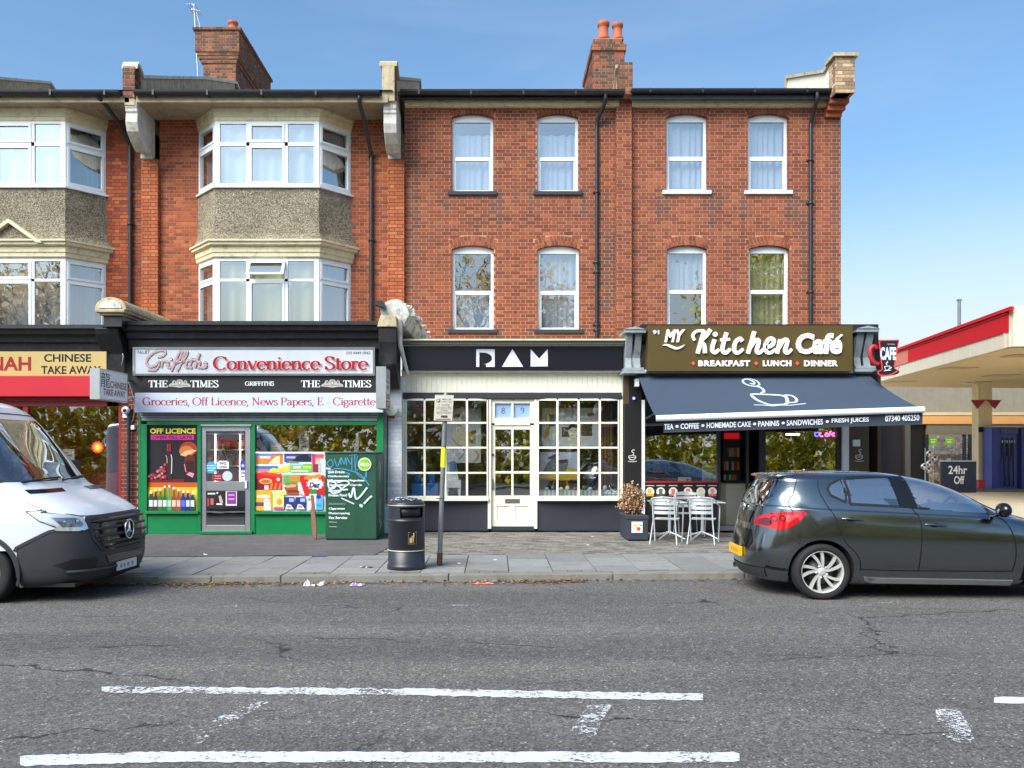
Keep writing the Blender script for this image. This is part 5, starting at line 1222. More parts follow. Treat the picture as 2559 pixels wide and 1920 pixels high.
# neon style cup sign
cp = thing('cup_sign', 'black and red coffee cup shaped sign reading CAFE beside the brown cafe sign', 'sign', W(2215, 940, 16.4))
c3 = lambda pts: [(2080 + x * .3254, 700 + y * .3254) for x, y in pts]
f_ = lambda x, y, h: (wx(x, 16.4), 16.4 - h, wz(y, 16.4))
b = MB(); cup = c3([(355, 460), (515, 458), (478, 665), (515, 668), (500, 700), (460, 728), (420, 738), (370, 735), (345, 715), (352, 700), (385, 690)])
body = c3([(356, 460), (515, 458), (478, 690), (380, 695)]); b.prism(body, lambda u, v, w: f_(u, v, -w), .22); b.prism(ell(*c3([(430, 705)])[0], 28, 9.5, 24), lambda u, v, w: f_(u, v, -w - .001), .218)
b.build('body', MATS['black_panel'], cp, bevel=.004)
a = Art(16.4); NR = S(226, 66, 72)
for pl in ([(360, 464), (510, 463), (475, 668), (515, 668), (500, 698), (455, 726), (410, 735), (365, 730), (348, 714), (356, 702), (384, 690), (360, 464)],): a.line(NR, c3(pl), 3.2)
a.text(S(214, 224, 250), 'CAFE', *(c3([(368, 0)])[0][0], c3([(490, 0)])[0][0]), c3([(0, 515)])[0][1], c3([(0, 615)])[0][1], .05)
a.text(S(190, 190, 210), 'My Kitchen', *(c3([(424, 0)])[0][0], c3([(482, 0)])[0][0]), c3([(0, 488)])[0][1], c3([(0, 500)])[0][1], .02)
a.line(WHITE, c3([(400, 665), (440, 660), (432, 690), (408, 692), (400, 665)]), 1.6); a.line(WHITE, c3([(440, 668), (455, 672), (436, 684)]), 1.4, 4); a.line(WHITE, c3([(395, 698), (450, 692)]), 1.4); a.line(WHITE, c3([(420, 655), (412, 640), (424, 632), (420, 622)]), 1.6, 4)
a.build('lettering', cp)
b = MB(); b.tube(smooth([f_(*p, -.1) for p in c3([(362, 520), (330, 505), (308, 540), (318, 600), (345, 635), (372, 645)])], 6), .045, 10); b.build('cup_handle', mat('neon_red', S(176, 40, 48), .4), cp)
b = MB(); b.box(wx(2170, 17), wx(2205, 16.6), 16.5, 16.54, wz(858, 16.5), wz(856, 16.5)); b.build('bracket', MATS['black_iron'], cp)
# ================================================================ prints and displays in the shops
random.seed(77)
ps = thing('drinks_poster', 'tall off licence window poster with wine glass, bottle, grapes and beer bottles', 'poster', W(430, 1277, 17.26))
a = Art(17.262); a.poly(S(24, 18, 28), rect(367, 1063, 493, 1206)); a.poly(S(250, 190, 40), rect(367, 1206, 493, 1277)); a.poly(S(200, 90, 24), rect(367, 1206, 493, 1218))
a.poly(S(252, 232, 60), rect(370, 1225, 378, 1262), rect(482, 1225, 490, 1262)); a.poly(S(120, 20, 22), rect(367, 1198, 460, 1206))
a.text(S(250, 240, 60), 'OFF LICENCE', 375, 489, 1071, 1084, .035); a.poly(S(226, 48, 150), rect(377, 1087, 485, 1099.5)); a.text(S(70, 14, 60), 'OPEN TILL LATE', 381, 480, 1089.5, 1097.5, .03)
a.poly(S(176, 60, 24), ell(471, 1122, 22, 18, 18)); a.poly(S(216, 120, 60), ell(466, 1128, 18, 14, 16)); a.poly(S(240, 190, 130), [(450, 1138), (462, 1128), (480, 1124), (492, 1126), (478, 1134), (464, 1140)])
a.poly(S(110, 26, 18), [(462, 1146), (470, 1136), (486, 1140), (488, 1170), (482, 1190), (470, 1188), (460, 1170)]); a.poly(S(50, 8, 14), [(464, 1152), (484, 1152), (486, 1172), (478, 1184), (466, 1176)]); a.poly(S(230, 150, 160), [(466, 1186), (474, 1180), (486, 1184), (482, 1194)], [(460, 1160), (462, 1160), (466, 1180), (464, 1180)])
a.poly(S(60, 14, 18), rect(416, 1138, 430, 1200), rect(419, 1110, 427, 1138)); a.poly(S(206, 24, 34), rect(418, 1110, 421, 1128), rect(424, 1110, 427, 1128)); a.line(S(200, 190, 190), [(415, 1138), (418, 1148), (418, 1158)], 1.6); a.line(S(230, 226, 226), [(428, 1136), (430, 1146), (429, 1184)], 2)
for i in range(34):
    t = random.random(); x = 372 + random.uniform(0, 42); y = 1196 - random.uniform(0, 1) * (x - 366) * .75
    if y < 1160: y = 1196 - random.uniform(0, 20)
    a.poly(random.choice([S(150, 30, 48), S(186, 70, 86), S(110, 18, 36), S(206, 120, 130)]), ell(x, y, 3.6, 3.4, 8))
bcols = [S(20, 70, 40), S(60, 40, 34), S(34, 110, 60), S(30, 96, 50), S(70, 150, 90), S(140, 60, 40), S(150, 70, 50), S(24, 40, 130), S(20, 34, 110), S(30, 60, 60)]
for i, c in enumerate(bcols):
    x = 373 + i * 11.6; top = [1228, 1222, 1221, 1214, 1212, 1217, 1222, 1226, 1226, 1230][i]
    a.poly(c, [(x, 1276), (x, 1246), (x + 3, 1238), (x + 3.4, top), (x + 8, top), (x + 8.4, 1238), (x + 11, 1246), (x + 11, 1276)])
    a.poly([S(220, 224, 230), S(206, 210, 220), S(226, 196, 196), S(214, 226, 216), S(176, 200, 190), S(230, 200, 160), S(220, 180, 170), S(90, 110, 210), S(200, 206, 230), S(210, 220, 210)][i], rect(x + 1, 1250, x + 10, 1266)); a.poly(S(230, 226, 214), rect(x + 3.4, top, x + 8, top + 6))
a.build('print', ps)
gp_ = thing('groceries_poster', 'colourful window poster of crisps, bread, washing powder and pet food packs', 'poster', W(790, 1279, 17.26))
a = Art(17.262); g8 = lambda x0, y0, x1, y1: rect(630 + x0 * .1084, 1110 + y0 * .1084, 630 + x1 * .1084, 1110 + y1 * .1084); G8 = lambda *p: [(630 + x * .1084, 1110 + y * .1084) for x, y in p]
a.poly(S(240, 236, 236), rect(636.5, 1130, 941, 1278.5))
a.poly(S(232, 120, 44), g8(100, 220, 715, 465)); a.poly(S(120, 160, 214), G8((100, 225), (600, 230), (420, 300), (110, 300))); a.poly(S(176, 150, 40), G8((130, 440), (210, 370), (320, 400), (330, 450))); a.poly(S(240, 214, 170), G8((380, 450), (540, 290), (640, 270), (640, 460))); a.poly(S(240, 210, 214), g8(180, 280, 420, 335))
a.poly(S(40, 80, 160), g8(740, 220, 1370, 420)); a.poly(S(26, 22, 26), G8((930, 390), (1080, 260), (1260, 235), (1360, 320), (1370, 400))); a.poly(S(226, 160, 180), g8(790, 285, 1000, 330)); a.poly(S(126, 130, 60), G8((760, 440), (860, 390), (1000, 400), (1100, 440)))
a.poly(S(220, 20, 110), g8(1380, 230, 1460, 460)); a.poly(S(220, 90, 110), g8(1460, 240, 1650, 330)); a.poly(S(240, 180, 130), g8(1480, 330, 1560, 480)); a.poly(S(150, 30, 56), g8(1400, 460, 1530, 650)); a.poly(S(160, 196, 226), g8(1530, 430, 1590, 650))
a.poly(S(50, 110, 190), g8(70, 505, 600, 570)); a.poly(S(232, 200, 70), G8((560, 570), (860, 480), (860, 640), (420, 660))); a.poly(S(226, 120, 120), g8(100, 575, 400, 625)); a.poly(S(244, 226, 20), ell(630 + 505 * .1084, 1110 + 610 * .1084, 9, 6, 12))
a.poly(S(110, 180, 90), g8(880, 450, 1385, 650)); a.poly(S(150, 200, 214), g8(900, 450, 1180, 490)); a.poly(S(220, 190, 200), g8(950, 510, 1130, 565)); a.poly(S(160, 206, 60), g8(1180, 500, 1380, 570)); a.poly(S(210, 214, 150), g8(900, 600, 1300, 640))
a.poly(S(206, 18, 24), g8(60, 680, 690, 1050)); a.poly(S(110, 12, 22), G8((60, 760), (130, 800), (150, 900), (290, 950), (290, 1050), (60, 1050))); a.poly(S(222, 60, 30), G8((60, 660), (300, 640), (690, 690), (690, 760), (300, 720))); a.poly(S(230, 180, 120), ell(630 + 320 * .1084, 1110 + 855 * .1084, 16, 7, 16)); a.poly(S(190, 100, 30), ell(630 + 320 * .1084, 1110 + 862 * .1084, 12, 4.5, 14))
for x in (440, 540, 640): a.poly(S(226, 120, 40), G8((x - 40, 1050), (x + 10, 890), (x + 50, 900), (x + 20, 1050)))
a.poly(S(236, 222, 210), g8(290, 955, 385, 1050)); a.poly(S(206, 210, 170), ell(630 + 610 * .1084, 1110 + 815 * .1084, 4.6, 4.4, 12))
a.poly(S(110, 160, 80), g8(720, 680, 1110, 930)); a.poly(S(180, 214, 220), g8(720, 670, 1200, 715)); a.poly(S(236, 126, 30), g8(880, 745, 1110, 850)); a.poly(S(160, 76, 40), G8((740, 1000), (900, 920), (1060, 900), (1080, 1170), (820, 1170))); a.poly(S(214, 160, 110), G8((770, 960), (900, 925), (1040, 930), (1000, 990), (800, 1010))); a.poly(S(96, 140, 50), G8((780, 900), (940, 870), (1010, 900), (850, 930))); a.poly(S(120, 40, 26), g8(830, 1060, 1060, 1110))
a.poly(S(206, 20, 30), g8(1120, 720, 1680, 1180)); a.poly(S(240, 130, 30), G8((1200, 760), (1590, 680), (1600, 780), (1220, 820))); a.poly(S(236, 232, 240), [(630 + (1460 + 190 * math.cos(t) * (1.12 if i % 2 else .86)) * .1084, 1110 + (920 + 130 * math.sin(t) * (1.12 if i % 2 else .86)) * .1084) for i, t in enumerate([2 * PI * k / 24 for k in range(24)])])
a.text(S(24, 30, 90), 'Daz', 630 + 1320 * .1084, 630 + 1580 * .1084, 1110 + 880 * .1084, 1110 + 1010 * .1084, .05, .2); a.poly(S(236, 220, 226), G8((1060, 900), (1120, 870), (1220, 1180), (1180, 1190), (1070, 1060)))
a.poly(S(246, 170, 30), g8(60, 1070, 460, 1530)); a.poly(S(96, 60, 120), g8(60, 1340, 280, 1430)); a.poly(S(240, 236, 220), ell(630 + 270 * .1084, 1110 + 1205 * .1084, 17, 4, 16)); a.poly(S(232, 230, 228), G8((280, 1530), (280, 1290), (340, 1250), (420, 1290), (440, 1530))); a.poly(S(40, 36, 36), ell(630 + 350 * .1084, 1110 + 1315 * .1084, 1.6, 1.6, 8))
a.poly(S(226, 226, 130), g8(480, 1090, 740, 1500)); a.poly(S(230, 150, 70), ell(630 + 640 * .1084, 1110 + 1330 * .1084, 7, 9, 14)); a.poly(S(210, 60, 150), g8(500, 1450, 730, 1510)); a.poly(S(200, 220, 90), g8(680, 1100, 800, 1170))
for x in (750, 1010): a.poly(S(30, 46, 120), g8(x, 1220, x + 240, 1510)); a.poly(S(226, 226, 236), G8((x + 20, 1500), (x + 60, 1380), (x + 150, 1400), (x + 220, 1500))); a.poly(S(190, 130, 110), ell(630 + (x + 110) * .1084, 1110 + 1440 * .1084, 6, 3, 10)); a.poly(S(160, 180, 226), g8(x + 110, 1250, x + 220, 1330))
a.poly(S(240, 242, 240), G8((1270, 1510), (1280, 1270), (1340, 1150), (1500, 1150), (1500, 1510))); a.poly(S(20, 140, 60), G8((1340, 1150), (1360, 1040), (1490, 1040), (1510, 1150))); a.poly(S(70, 140, 90), G8((1280, 1300), (1330, 1230), (1370, 1300)))
a.poly(S(90, 170, 230), g8(1480, 1180, 1640, 1510)); a.poly(S(24, 60, 160), ell(630 + 1545 * .1084, 1110 + 1215 * .1084, 6, 5.4, 14)); a.poly(S(40, 150, 230), ell(630 + 1550 * .1084, 1110 + 1410 * .1084, 6.5, 4.5, 12))
a.poly(S(60, 140, 40), rect(813, 1131, 880, 1150)); a.poly(S(40, 80, 140), rect(880, 1131, 941, 1150)); a.poly(S(236, 236, 240), rect(636.5, 1129.5, 941, 1133))
a.build('print', gp_)
# things standing in the top strip of the store window
def card(name, label, px0, px1, py0, py1, D, shapes, cat='card', dep=.02):
    r = thing(name, label, cat, W((px0 + px1) / 2, py1, D)); b = MB(); b.pbox(px0, px1, py0, py1, D, dep, shapes[0]); b.build('board', MATS['plain'], r)
    a = Art(D - .001)
    for s in shapes[1:]: s(a)
    if len(shapes) > 1: a.build('print', r)
    return r
card('small_poster', 'red and turquoise framed picture in the store window', 643, 671, 1090, 1129, 17.5, [S(24, 30, 40), lambda a: a.poly(S(190, 60, 70), rect(646, 1095, 658, 1128)), lambda a: a.poly(S(70, 170, 180), rect(658, 1095, 668, 1128)), lambda a: a.line(S(230, 190, 190), [(652, 1122), (662, 1116), (655, 1108), (665, 1100)], 2, 4)], 'poster')
card('orange_card', 'square orange price card in the store window', 699, 717, 1092, 1111, 17.5, [S(206, 110, 40), lambda a: a.poly(S(240, 190, 130), ell(708, 1101, 4, 4, 10))])
card('yellow_card', 'wide yellow orange notice card in the store window', 676, 702, 1111, 1129, 17.48, [S(230, 160, 50), lambda a: a.poly(S(246, 226, 170), rect(680, 1115, 698, 1117), rect(680, 1121, 698, 1123))])
card('vape_stand', 'white display stand lettered IVG in the store window', 747, 772, 1071, 1130, 17.5, [S(206, 210, 232), lambda a: a.strokes(S(90, 30, 40), [[(1 - v * .6 - .2, u) for u, v in p] for p in serif_polys('I', .22, .1)], 750, 768, 1112, 1122), lambda a: a.line(S(110, 34, 44), [(752, 1108), (766, 1104), (752, 1100)], 3), lambda a: a.line(S(90, 30, 40), [(764, 1090), (766, 1096), (760, 1098), (753, 1096), (753, 1090), (759, 1089)], 2.6)], 'stand', .12)
pr = MB(); x0, y0, z0 = W(720, 1122, 17.6); pr.tube([(x0, y0, z0), (wx(745, 17.6), 17.6, z0)], .055, 12); tag(pr.build('paper_roll', mat('roll_cream', S(214, 200, 150), .6)), 'pale roll of paper lying behind the store window', 'roll')
sp = MB(); sp.prism([(884, 1129), (889, 1090), (891, 1078), (898, 1078), (896, 1129)], lambda u, v, w: (wx(u, 17.5), 17.5 + w, wz(v, 17.5)), .02); tag(sp.build('white_upright', MATS['white_pvc']), 'white tapering upright standing in the store window', 'upright')
# shelves behind the store door and window
for k, (xa, xb, D, lab) in enumerate(((505, 640, 19.6, 'lit shelving full of bottles seen through the store door'), (660, 930, 20.6, 'dim shelving with groceries at the back of the store'))):
    r = thing('shelving', lab, 'shelving', W((xa + xb) / 2, 1310, D)); b = MB(); x0, x1 = wx(xa, D), wx(xb, D)
    b.box(x0, x1, D + .4, D + .43, PZ + .03, 2.3); b.box(x0 - .03, x0, D, D + .43, PZ + .03, 2.3); b.box(x1, x1 + .03, D, D + .43, PZ + .03, 2.3); b.build('carcass', MATS['room_tan'], r)
    for i in range(6):
        z = .3 + i * .36; s = MB(); s.box(x0, x1, D + .02, D + .4, z, z + .03); s.build('shelf', MATS['cream_shop'], r)
        it = MB(); x = x0 + .02
        while x < x1 - .08:
            w = random.uniform(.05, .1); h = random.uniform(.16, .28); c = random.choice([S(180, 60, 40), S(220, 180, 60), S(60, 110, 60), S(200, 190, 170), S(120, 60, 30), S(70, 80, 140), S(226, 140, 60), S(90, 40, 30)])
            it.box(x, x + w, D + .05, D + .2, z + .031, z + .03 + h * .7, c); it.box(x + w * .3, x + w * .7, D + .1, D + .16, z + .03 + h * .7, z + .03 + h, mulc(c, .6)); x += w + .012
        tag(it.build('goods', MATS['plain_gloss'], r), kind='stuff')
    if k == 0:
        for px in (538, 600): t = MB(); t.tube([(wx(px, D - .03), D - .03, .5), (wx(px, D - .03), D - .03, 2.1)], .018, 8); t.build('tube_lamp', emit('tube_light%d' % px, (1, .93, .8, 1), 6.0), r)
b = MB(); b.box(wx(520, 18.6), wx(700, 18.6), 18.6, 19.1, PZ + .03, 1.0); tag(b.build('shop_counter', MATS['room_dark'], None, bevel=.01), 'dark counter low behind the store door', 'counter')
# stickers on the store door
def sticker(name, label, f): 
    a = Art(DS + .045); f(a); return tag(a.build(name), label, 'sticker')
sticker('round_sticker', 'round sky blue sticker on the store door', lambda a: (a.poly(S(60, 160, 214), ell(528, 1169, 14.5, 15, 24)), a.line(S(220, 236, 246), [(518, 1164), (538, 1164)], 2), a.line(S(220, 236, 246), [(517, 1170), (539, 1170)], 2), a.line(S(220, 236, 246), [(520, 1176), (536, 1176)], 2)))
sticker('open_sign', 'white arched hanging sign reading OPEN on the store door', lambda a: (a.poly(S(236, 236, 240), [(543, 1172), (543, 1156), (548, 1152), (567, 1152), (572, 1156), (572, 1172)]), a.text(S(40, 20, 40), 'IVG', 549, 566, 1155, 1162, .04), a.text(S(40, 60, 50), 'OPEN', 547, 568, 1165, 1170, .03), a.line(S(160, 140, 110), [(545, 1152), (558, 1120), (570, 1152)], .9)))
sticker('grey_disc', 'plain pale grey disc stuck on the store door', lambda a: a.poly(S(196, 208, 222), ell(568, 1190, 12.5, 12.5, 24)))
sticker('red_notice', 'small red notice low on the upper door glass', lambda a: (a.poly(S(150, 34, 40), rect(532, 1184, 556, 1202)), a.line(S(220, 180, 180), [(536, 1190), (552, 1190)], 1.6), a.line(S(220, 180, 180), [(536, 1196), (552, 1196)], 1.6)))
sticker('blue_notice', 'blue notice at the door edge above a white one', lambda a: (a.poly(S(60, 70, 150), rect(600, 1152, 613, 1175)), a.poly(S(180, 190, 226), ell(607, 1164, 4, 4, 10))))
sticker('white_notice', 'white notice with dark lettering under the blue one', lambda a: (a.poly(S(214, 218, 230), rect(600, 1176, 613, 1203)), a.text(S(30, 24, 40), 'IVG', 603, 612, 1180, 1185, .04), a.poly(S(90, 90, 110), rect(602, 1190, 611, 1192))))
sticker('purple_notice', 'purple notice on the lower glass of the store door', lambda a: (a.poly(S(226, 222, 230), rect(564, 1227, 592, 1264)), a.poly(S(140, 50, 140), rect(567, 1229, 590, 1260)), a.poly(S(210, 170, 214), rect(571, 1236, 586, 1239), rect(571, 1246, 586, 1249))))
sticker('sweets_notice', 'black notice with sweets on the lower glass of the store door', lambda a: (a.poly(S(30, 26, 28), rect(515, 1229, 562, 1272)), a.poly(S(226, 226, 226), rect(519, 1232, 538, 1236)), a.poly(S(190, 100, 90), rect(526, 1246, 534, 1262)), a.poly(S(200, 170, 160), [(546, 1240), (552, 1238), (558, 1256), (550, 1258)]), a.poly(S(230, 220, 220), ell(543, 1232, 2.6, 2.6, 8), rect(541, 1258, 556, 1262)), a.poly(S(170, 60, 70), rect(518, 1246, 523, 1266))))

# green cabinet with sprayed tags in front of the store
cb = thing('green_cabinet', 'dark green metal cabinet covered with white and blue spray tags', 'cabinet', W(877, 1350, 16.1)); DCB = 16.1
x0, x1 = wx(813, DCB), wx(941, DCB); z1 = wz(1134, DCB)
mat('cabinet_green', S(28, 78, 56), .45, var=.15, streak=.15, dirt=S(38, 66, 50))
b = MB(); b.box(x0, x1, DCB, 17.08, PZ + .02, z1); b.build('body', MATS['cabinet_green'], cb, bevel=.012)
b = MB(); b.box(x0 - .015, x1 + .02, DCB - .015, 17.1, z1 + .001, z1 + .03); b.build('lid', MATS['cabinet_green'], cb, bevel=.006)
b = MB(); b.box(x0 + .02, x1 - .03, DCB + .02, 17.0, PZ + .001, PZ + .02); b.build('plinth', MATS['black_iron'], cb)
a = Art(DCB - .001); K = lambda pts: [(600 + x * .241, 1040 + y * .241) for x, y in pts]; BLU = S(70, 150, 190); SW = S(214, 226, 236)
for s, w in (([(900, 490), (940, 450), (965, 500), (930, 530), (900, 490)], 2), ([(975, 440), (1010, 520), (1040, 440)], 2), ([(1045, 500), (1050, 430), (1080, 500), (1095, 430), (1105, 510)], 2), ([(1110, 430), (1150, 500), (1160, 420), (1160, 560)], 2), ([(1130, 410), (1210, 400)], 1.6), ([(1190, 400), (1195, 540), (1225, 560)], 2), ([(900, 580), (1000, 545), (1120, 560), (1250, 610), (1340, 720)], 2.4), ([(910, 600), (1020, 580), (1140, 600), (1060, 625), (930, 615)], 2.2), ([(1310, 640), (1310, 570), (1290, 660)], 2), ([(1220, 410), (1200, 580), (1310, 670)], 1.5)): a.line(BLU, K(s), w, 5)
rows = [('Ice', 895, 940, 540), ('Soft Drinks', 915, 1085, 578), ('Confectionery', 910, 1135, 625), ('Newspapers Magazines', 905, 1290, 668), ('Greeting  Cards', 915, 1265, 715), ('Groceries', 915, 1050, 770), ('Frozen Food', 918, 1110, 818), ('Stationery', 920, 1098, 910), ('Cigarettes', 920, 1088, 960), ('Photocopying', 920, 1138, 1008), ('Fax Service', 922, 1112, 1052)]
for t_, xa, xb, y in rows:
    q = K([(xa, y - 12), (xb, y + 16)]); a.text(S(220, 226, 226) if t_ != 'Stationery' else S(120, 130, 124), t_, q[0][0], q[1][0], q[0][1], q[1][1], .05)
for y in (1098, 1146): a.line(S(170, 190, 180), K([(922, y), (1005, y + 3)]), 1.4)
for s, w in (([(960, 660), (915, 690), (930, 750), (985, 740), (990, 690), (940, 680)], 4), ([(930, 760), (990, 720), (1040, 740), (1040, 780), (960, 800), (940, 760)], 4), ([(1010, 690), (1090, 670), (1130, 700), (1050, 760), (1120, 760)], 3.6), ([(1130, 800), (1150, 840), (1180, 740), (1200, 850), (1240, 840), (1320, 740)], 4.5), ([(1240, 930), (1262, 925), (1256, 945)], 6), ([(1285, 910), (1340, 850), (1370, 830)], 4.5), ([(1050, 850), (1185, 912)], 3)): a.line(SW, K(s), w, 5)
a.poly(S(226, 240, 200), ell(*K([(1293, 500)])[0], 16.5, 16.5, 28)); a.poly(S(126, 190, 40), ell(*K([(1293, 500)])[0], 14, 14, 28)); a.text(S(240, 246, 230), 'VELO', *(K([(1245, 0)])[0][0], K([(1340, 0)])[0][0]), K([(0, 485)])[0][1], K([(0, 518)])[0][1], .04)
a.build('spray_tags', cb, MATS['print_worn'])
fs = lambda x, y, h: (x1 + .002 + h, DCB + .05 + (x / 100.) * .9, PZ + .1 + y / 100. * 1.4)
a = Art(0, fs)
for s in ([(20, 85), (40, 95), (30, 70), (60, 92), (50, 65)], [(25, 45), (35, 25), (45, 45), (55, 22), (65, 48)], [(30, 20), (50, 12), (45, 4), (70, 14)]): a.line(S(190, 200, 206), s, 3.4, 5)
a.build('side_tags', cb, MATS['print_worn'])
bt = MB(); pts = [(782, 1238), (785, 1262), (784, 1285), (788, 1330), (792, 1347), (799, 1347), (799, 1310), (795, 1285), (793, 1262), (790, 1238)]
bt.prism(pts, lambda u, v, w: (wx(u, 16.5 + .3 * (1347 - v) / 110), 16.2 + .35 * (1347 - v) / 110 + w, wz(v, 16.2 + .3 * (1347 - v) / 110)), .04); tag(bt.build('wooden_bat', mat('bat_wood', S(118, 74, 56), .7, var=.2, vscale=9), None, bevel=.006), 'worn wooden bat leaning against the green cabinet', 'bat')

# ---------------------------------------------------------------- studio window displays
def picture(name, label, px0, px1, py0, py1, D, base, shapes): return card(name, label, px0, px1, py0, py1, D, [base] + shapes, 'picture', .03)
YM = S(176, 150, 60); DK = S(70, 58, 52)
picture('figure_picture', 'large pale painting of a seated figure in the left studio window', 1113, 1202, 1021, 1157, 18.15, S(190, 192, 204), [lambda a: a.poly(S(206, 196, 170), [(1136, 1110), (1130, 1080), (1142, 1062), (1160, 1075), (1176, 1090), (1178, 1120), (1150, 1130)]), lambda a: a.poly(S(212, 190, 150), ell(1144, 1048, 9, 11, 16)), lambda a: a.poly(DK, [(1134, 1044), (1138, 1036), (1150, 1034), (1156, 1042), (1150, 1044), (1140, 1043)]), lambda a: a.line(S(70, 60, 70), [(1130, 1096), (1140, 1108), (1154, 1116), (1160, 1132), (1146, 1150)], 1.6, 5), lambda a: a.poly(YM, [(1170, 1080), (1184, 1074), (1190, 1100), (1184, 1112), (1172, 1106)]), lambda a: a.poly(DK, [(1176, 1080), (1190, 1074), (1191, 1082), (1178, 1086)], [(1172, 1098), (1190, 1098), (1188, 1108), (1176, 1106)]), lambda a: a.line(YM, [(1188, 1128), (1196, 1138), (1192, 1146), (1186, 1154)], 4, 4)])
picture('portrait_picture', 'painting with a dark haired head and a yellow surfboard shape in the right studio window', 1354, 1498, 1020, 1118, 18.1, S(196, 198, 206), [lambda a: a.poly(S(176, 156, 44), [(1360, 1098), (1364, 1040), (1372, 1022), (1378, 1044), (1372, 1090)]), lambda a: a.poly(S(60, 70, 84), rect(1372, 1036, 1386, 1066)), lambda a: a.poly(S(60, 50, 46), rect(1404, 1068, 1444, 1092), rect(1452, 1054, 1480, 1090)), lambda a: a.poly(S(216, 206, 184), ell(1432, 1080, 12, 16, 18)), lambda a: a.poly(S(40, 34, 34), [(1420, 1078), (1421, 1064), (1430, 1058), (1442, 1062), (1446, 1080), (1441, 1070), (1430, 1068)]), lambda a: a.poly(S(206, 204, 180), [(1418, 1118), (1422, 1098), (1442, 1098), (1448, 1118)]), lambda a: a.poly(S(60, 50, 50), rect(1425, 1076, 1430, 1077.5), rect(1435, 1076, 1440, 1077.5), rect(1428, 1088, 1437, 1089.5)), lambda a: a.poly(S(160, 70, 60), ell(1476, 1036, 9, 5, 12))])
picture('coast_picture', 'painting of a dark island over yellow sand on an easel', 1350, 1444, 1130, 1199, 18.0, S(176, 182, 210), [lambda a: a.poly(S(190, 156, 60), [(1350, 1199), (1350, 1184), (1390, 1180), (1420, 1168), (1444, 1174), (1444, 1199)]), lambda a: a.poly(S(96, 106, 120), [(1356, 1180), (1366, 1160), (1376, 1150), (1384, 1142), (1396, 1150), (1420, 1148), (1420, 1158), (1416, 1176), (1390, 1180)]), lambda a: a.poly(S(56, 62, 76), [(1366, 1146), (1384, 1136), (1400, 1134), (1394, 1142), (1376, 1148)], [(1394, 1150), (1418, 1148), (1420, 1156), (1396, 1158)])])
es = thing('easel', 'small light wood easel under the island painting', 'easel', W(1398, 1232, 18.0))
for pts in ([W(1386, 1199, 17.97), W(1378, 1228, 17.9)], [W(1400, 1199, 17.97), W(1402, 1226, 18.1)], [W(1414, 1199, 17.97), W(1424, 1228, 17.9)]): b = MB(); b.tube(pts, .016, 6); b.build('leg', MATS['timber'], es)
b = MB(); b.tube([W(1376, 1200, 17.95), W(1424, 1200, 17.95)], .016, 6); b.build('ledge', MATS['timber'], es)
tb = thing('display_table', 'display ledge with pale striped cloth in the right studio window', 'table', W(1445, 1245, 17.75))
b = MB(); x0, x1 = wx(1345, 17.75), wx(1546, 17.75)
n = 60
for i in range(n): b.box(x0 + (x1 - x0) * i / n, x0 + (x1 - x0) * (i + .96) / n, 17.72 + .008 * (i % 2), 18.3, PZ + .5, wz(1226, 17.75), S(176, 186, 190) if i % 3 else S(140, 150, 150))
b.build('cloth', MATS['cloth'], tb)
for i, (px, c, lab) in enumerate(((1366, S(190, 200, 220), 'white'), (1382, S(90, 110, 150), 'grey blue'), (1403, S(214, 210, 200), 'cream'), (1418, S(230, 210, 150), 'yellow'), (1437, S(150, 50, 80), 'magenta'), (1460, S(50, 120, 70), 'green'), (1475, S(190, 200, 214), 'silver'), (1486, S(40, 44, 90), 'navy'), (1494, S(150, 40, 50), 'red'), (1512, S(220, 222, 226), 'chalk white'))):
    x, y, z = W(px, 1226, 17.9); b = MB(); h = .10 if i % 2 else .07; b.lathe([(0, 0), (.045, 0), (.05, h * .6), (.035, h * .8), (.03, h), (0, h)], (x, y, z + .001), 12); tag(b.build('paint_pot', mat('pot%d' % i, c, .4)), '%s paint pot on the striped cloth in the studio window' % lab, 'pot', 'paint pots on the studio window ledge')
b = MB(); folds(b, lambda u, z, w: (u, 18.15 + w, z), wx(1504, 18.15), wx(1532, 18.15), wz(1215, 18.15), wz(1000, 18.15), .02, 30, S(120, 90, 66), 4); tag(b.build('drape', MATS['cloth'], None, recalc=False), 'brown gathered drape hanging in the right studio window', 'drape')
for (a_, b2, y0, y1, lab) in ((1028, 1058, 1184, 1244, 'deep blue plastic tub chair in the left studio window'), (1064, 1094, 1182, 1244, 'tall blue plastic box beside the tub chair')):
    r = thing('blue_box' if 'box' in lab else 'blue_chair', lab, 'box' if 'box' in lab else 'chair', W(a_, 1244, 17.95)); x0, x1 = wx(a_, 17.95), wx(b2, 17.95); b = MB()
    mm = mat('blue_plastic', S(20, 116, 196), .35)
    b.box(x0, x1, 17.95, 18.3, PZ + .5, wz(1208 if 'chair' in lab else 1184, 17.95)); b.build('body', mm, r, bevel=.012)
    b = MB()
    if 'chair' in lab: b.box(x0 + .03, x1 - .08, 18.26, 18.31, wz(1207, 17.95), wz(1184, 17.95)); b.build('backrest', mm, r, bevel=.01)
    else: b.box(x0 + .02, x1 - .02, 17.94, 18.31, wz(1184, 17.95) + .001, wz(1184, 17.95) + .025); b.build('lid', mm, r, bevel=.006)
r = thing('white_chair', 'white plastic chair with a blue cushion in the left studio window', 'chair', W(1130, 1244, 17.95)); mm = MATS['white_pvc']
b = MB(); b.prism([(1116, 1230), (1117, 1152), (1124, 1148), (1140, 1152), (1146, 1198), (1146, 1230)], lambda u, v, w: (wx(u, 18.2), 18.2 + w, wz(v, 18.2)), .03); b.build('backrest', mm, r, bevel=.006)
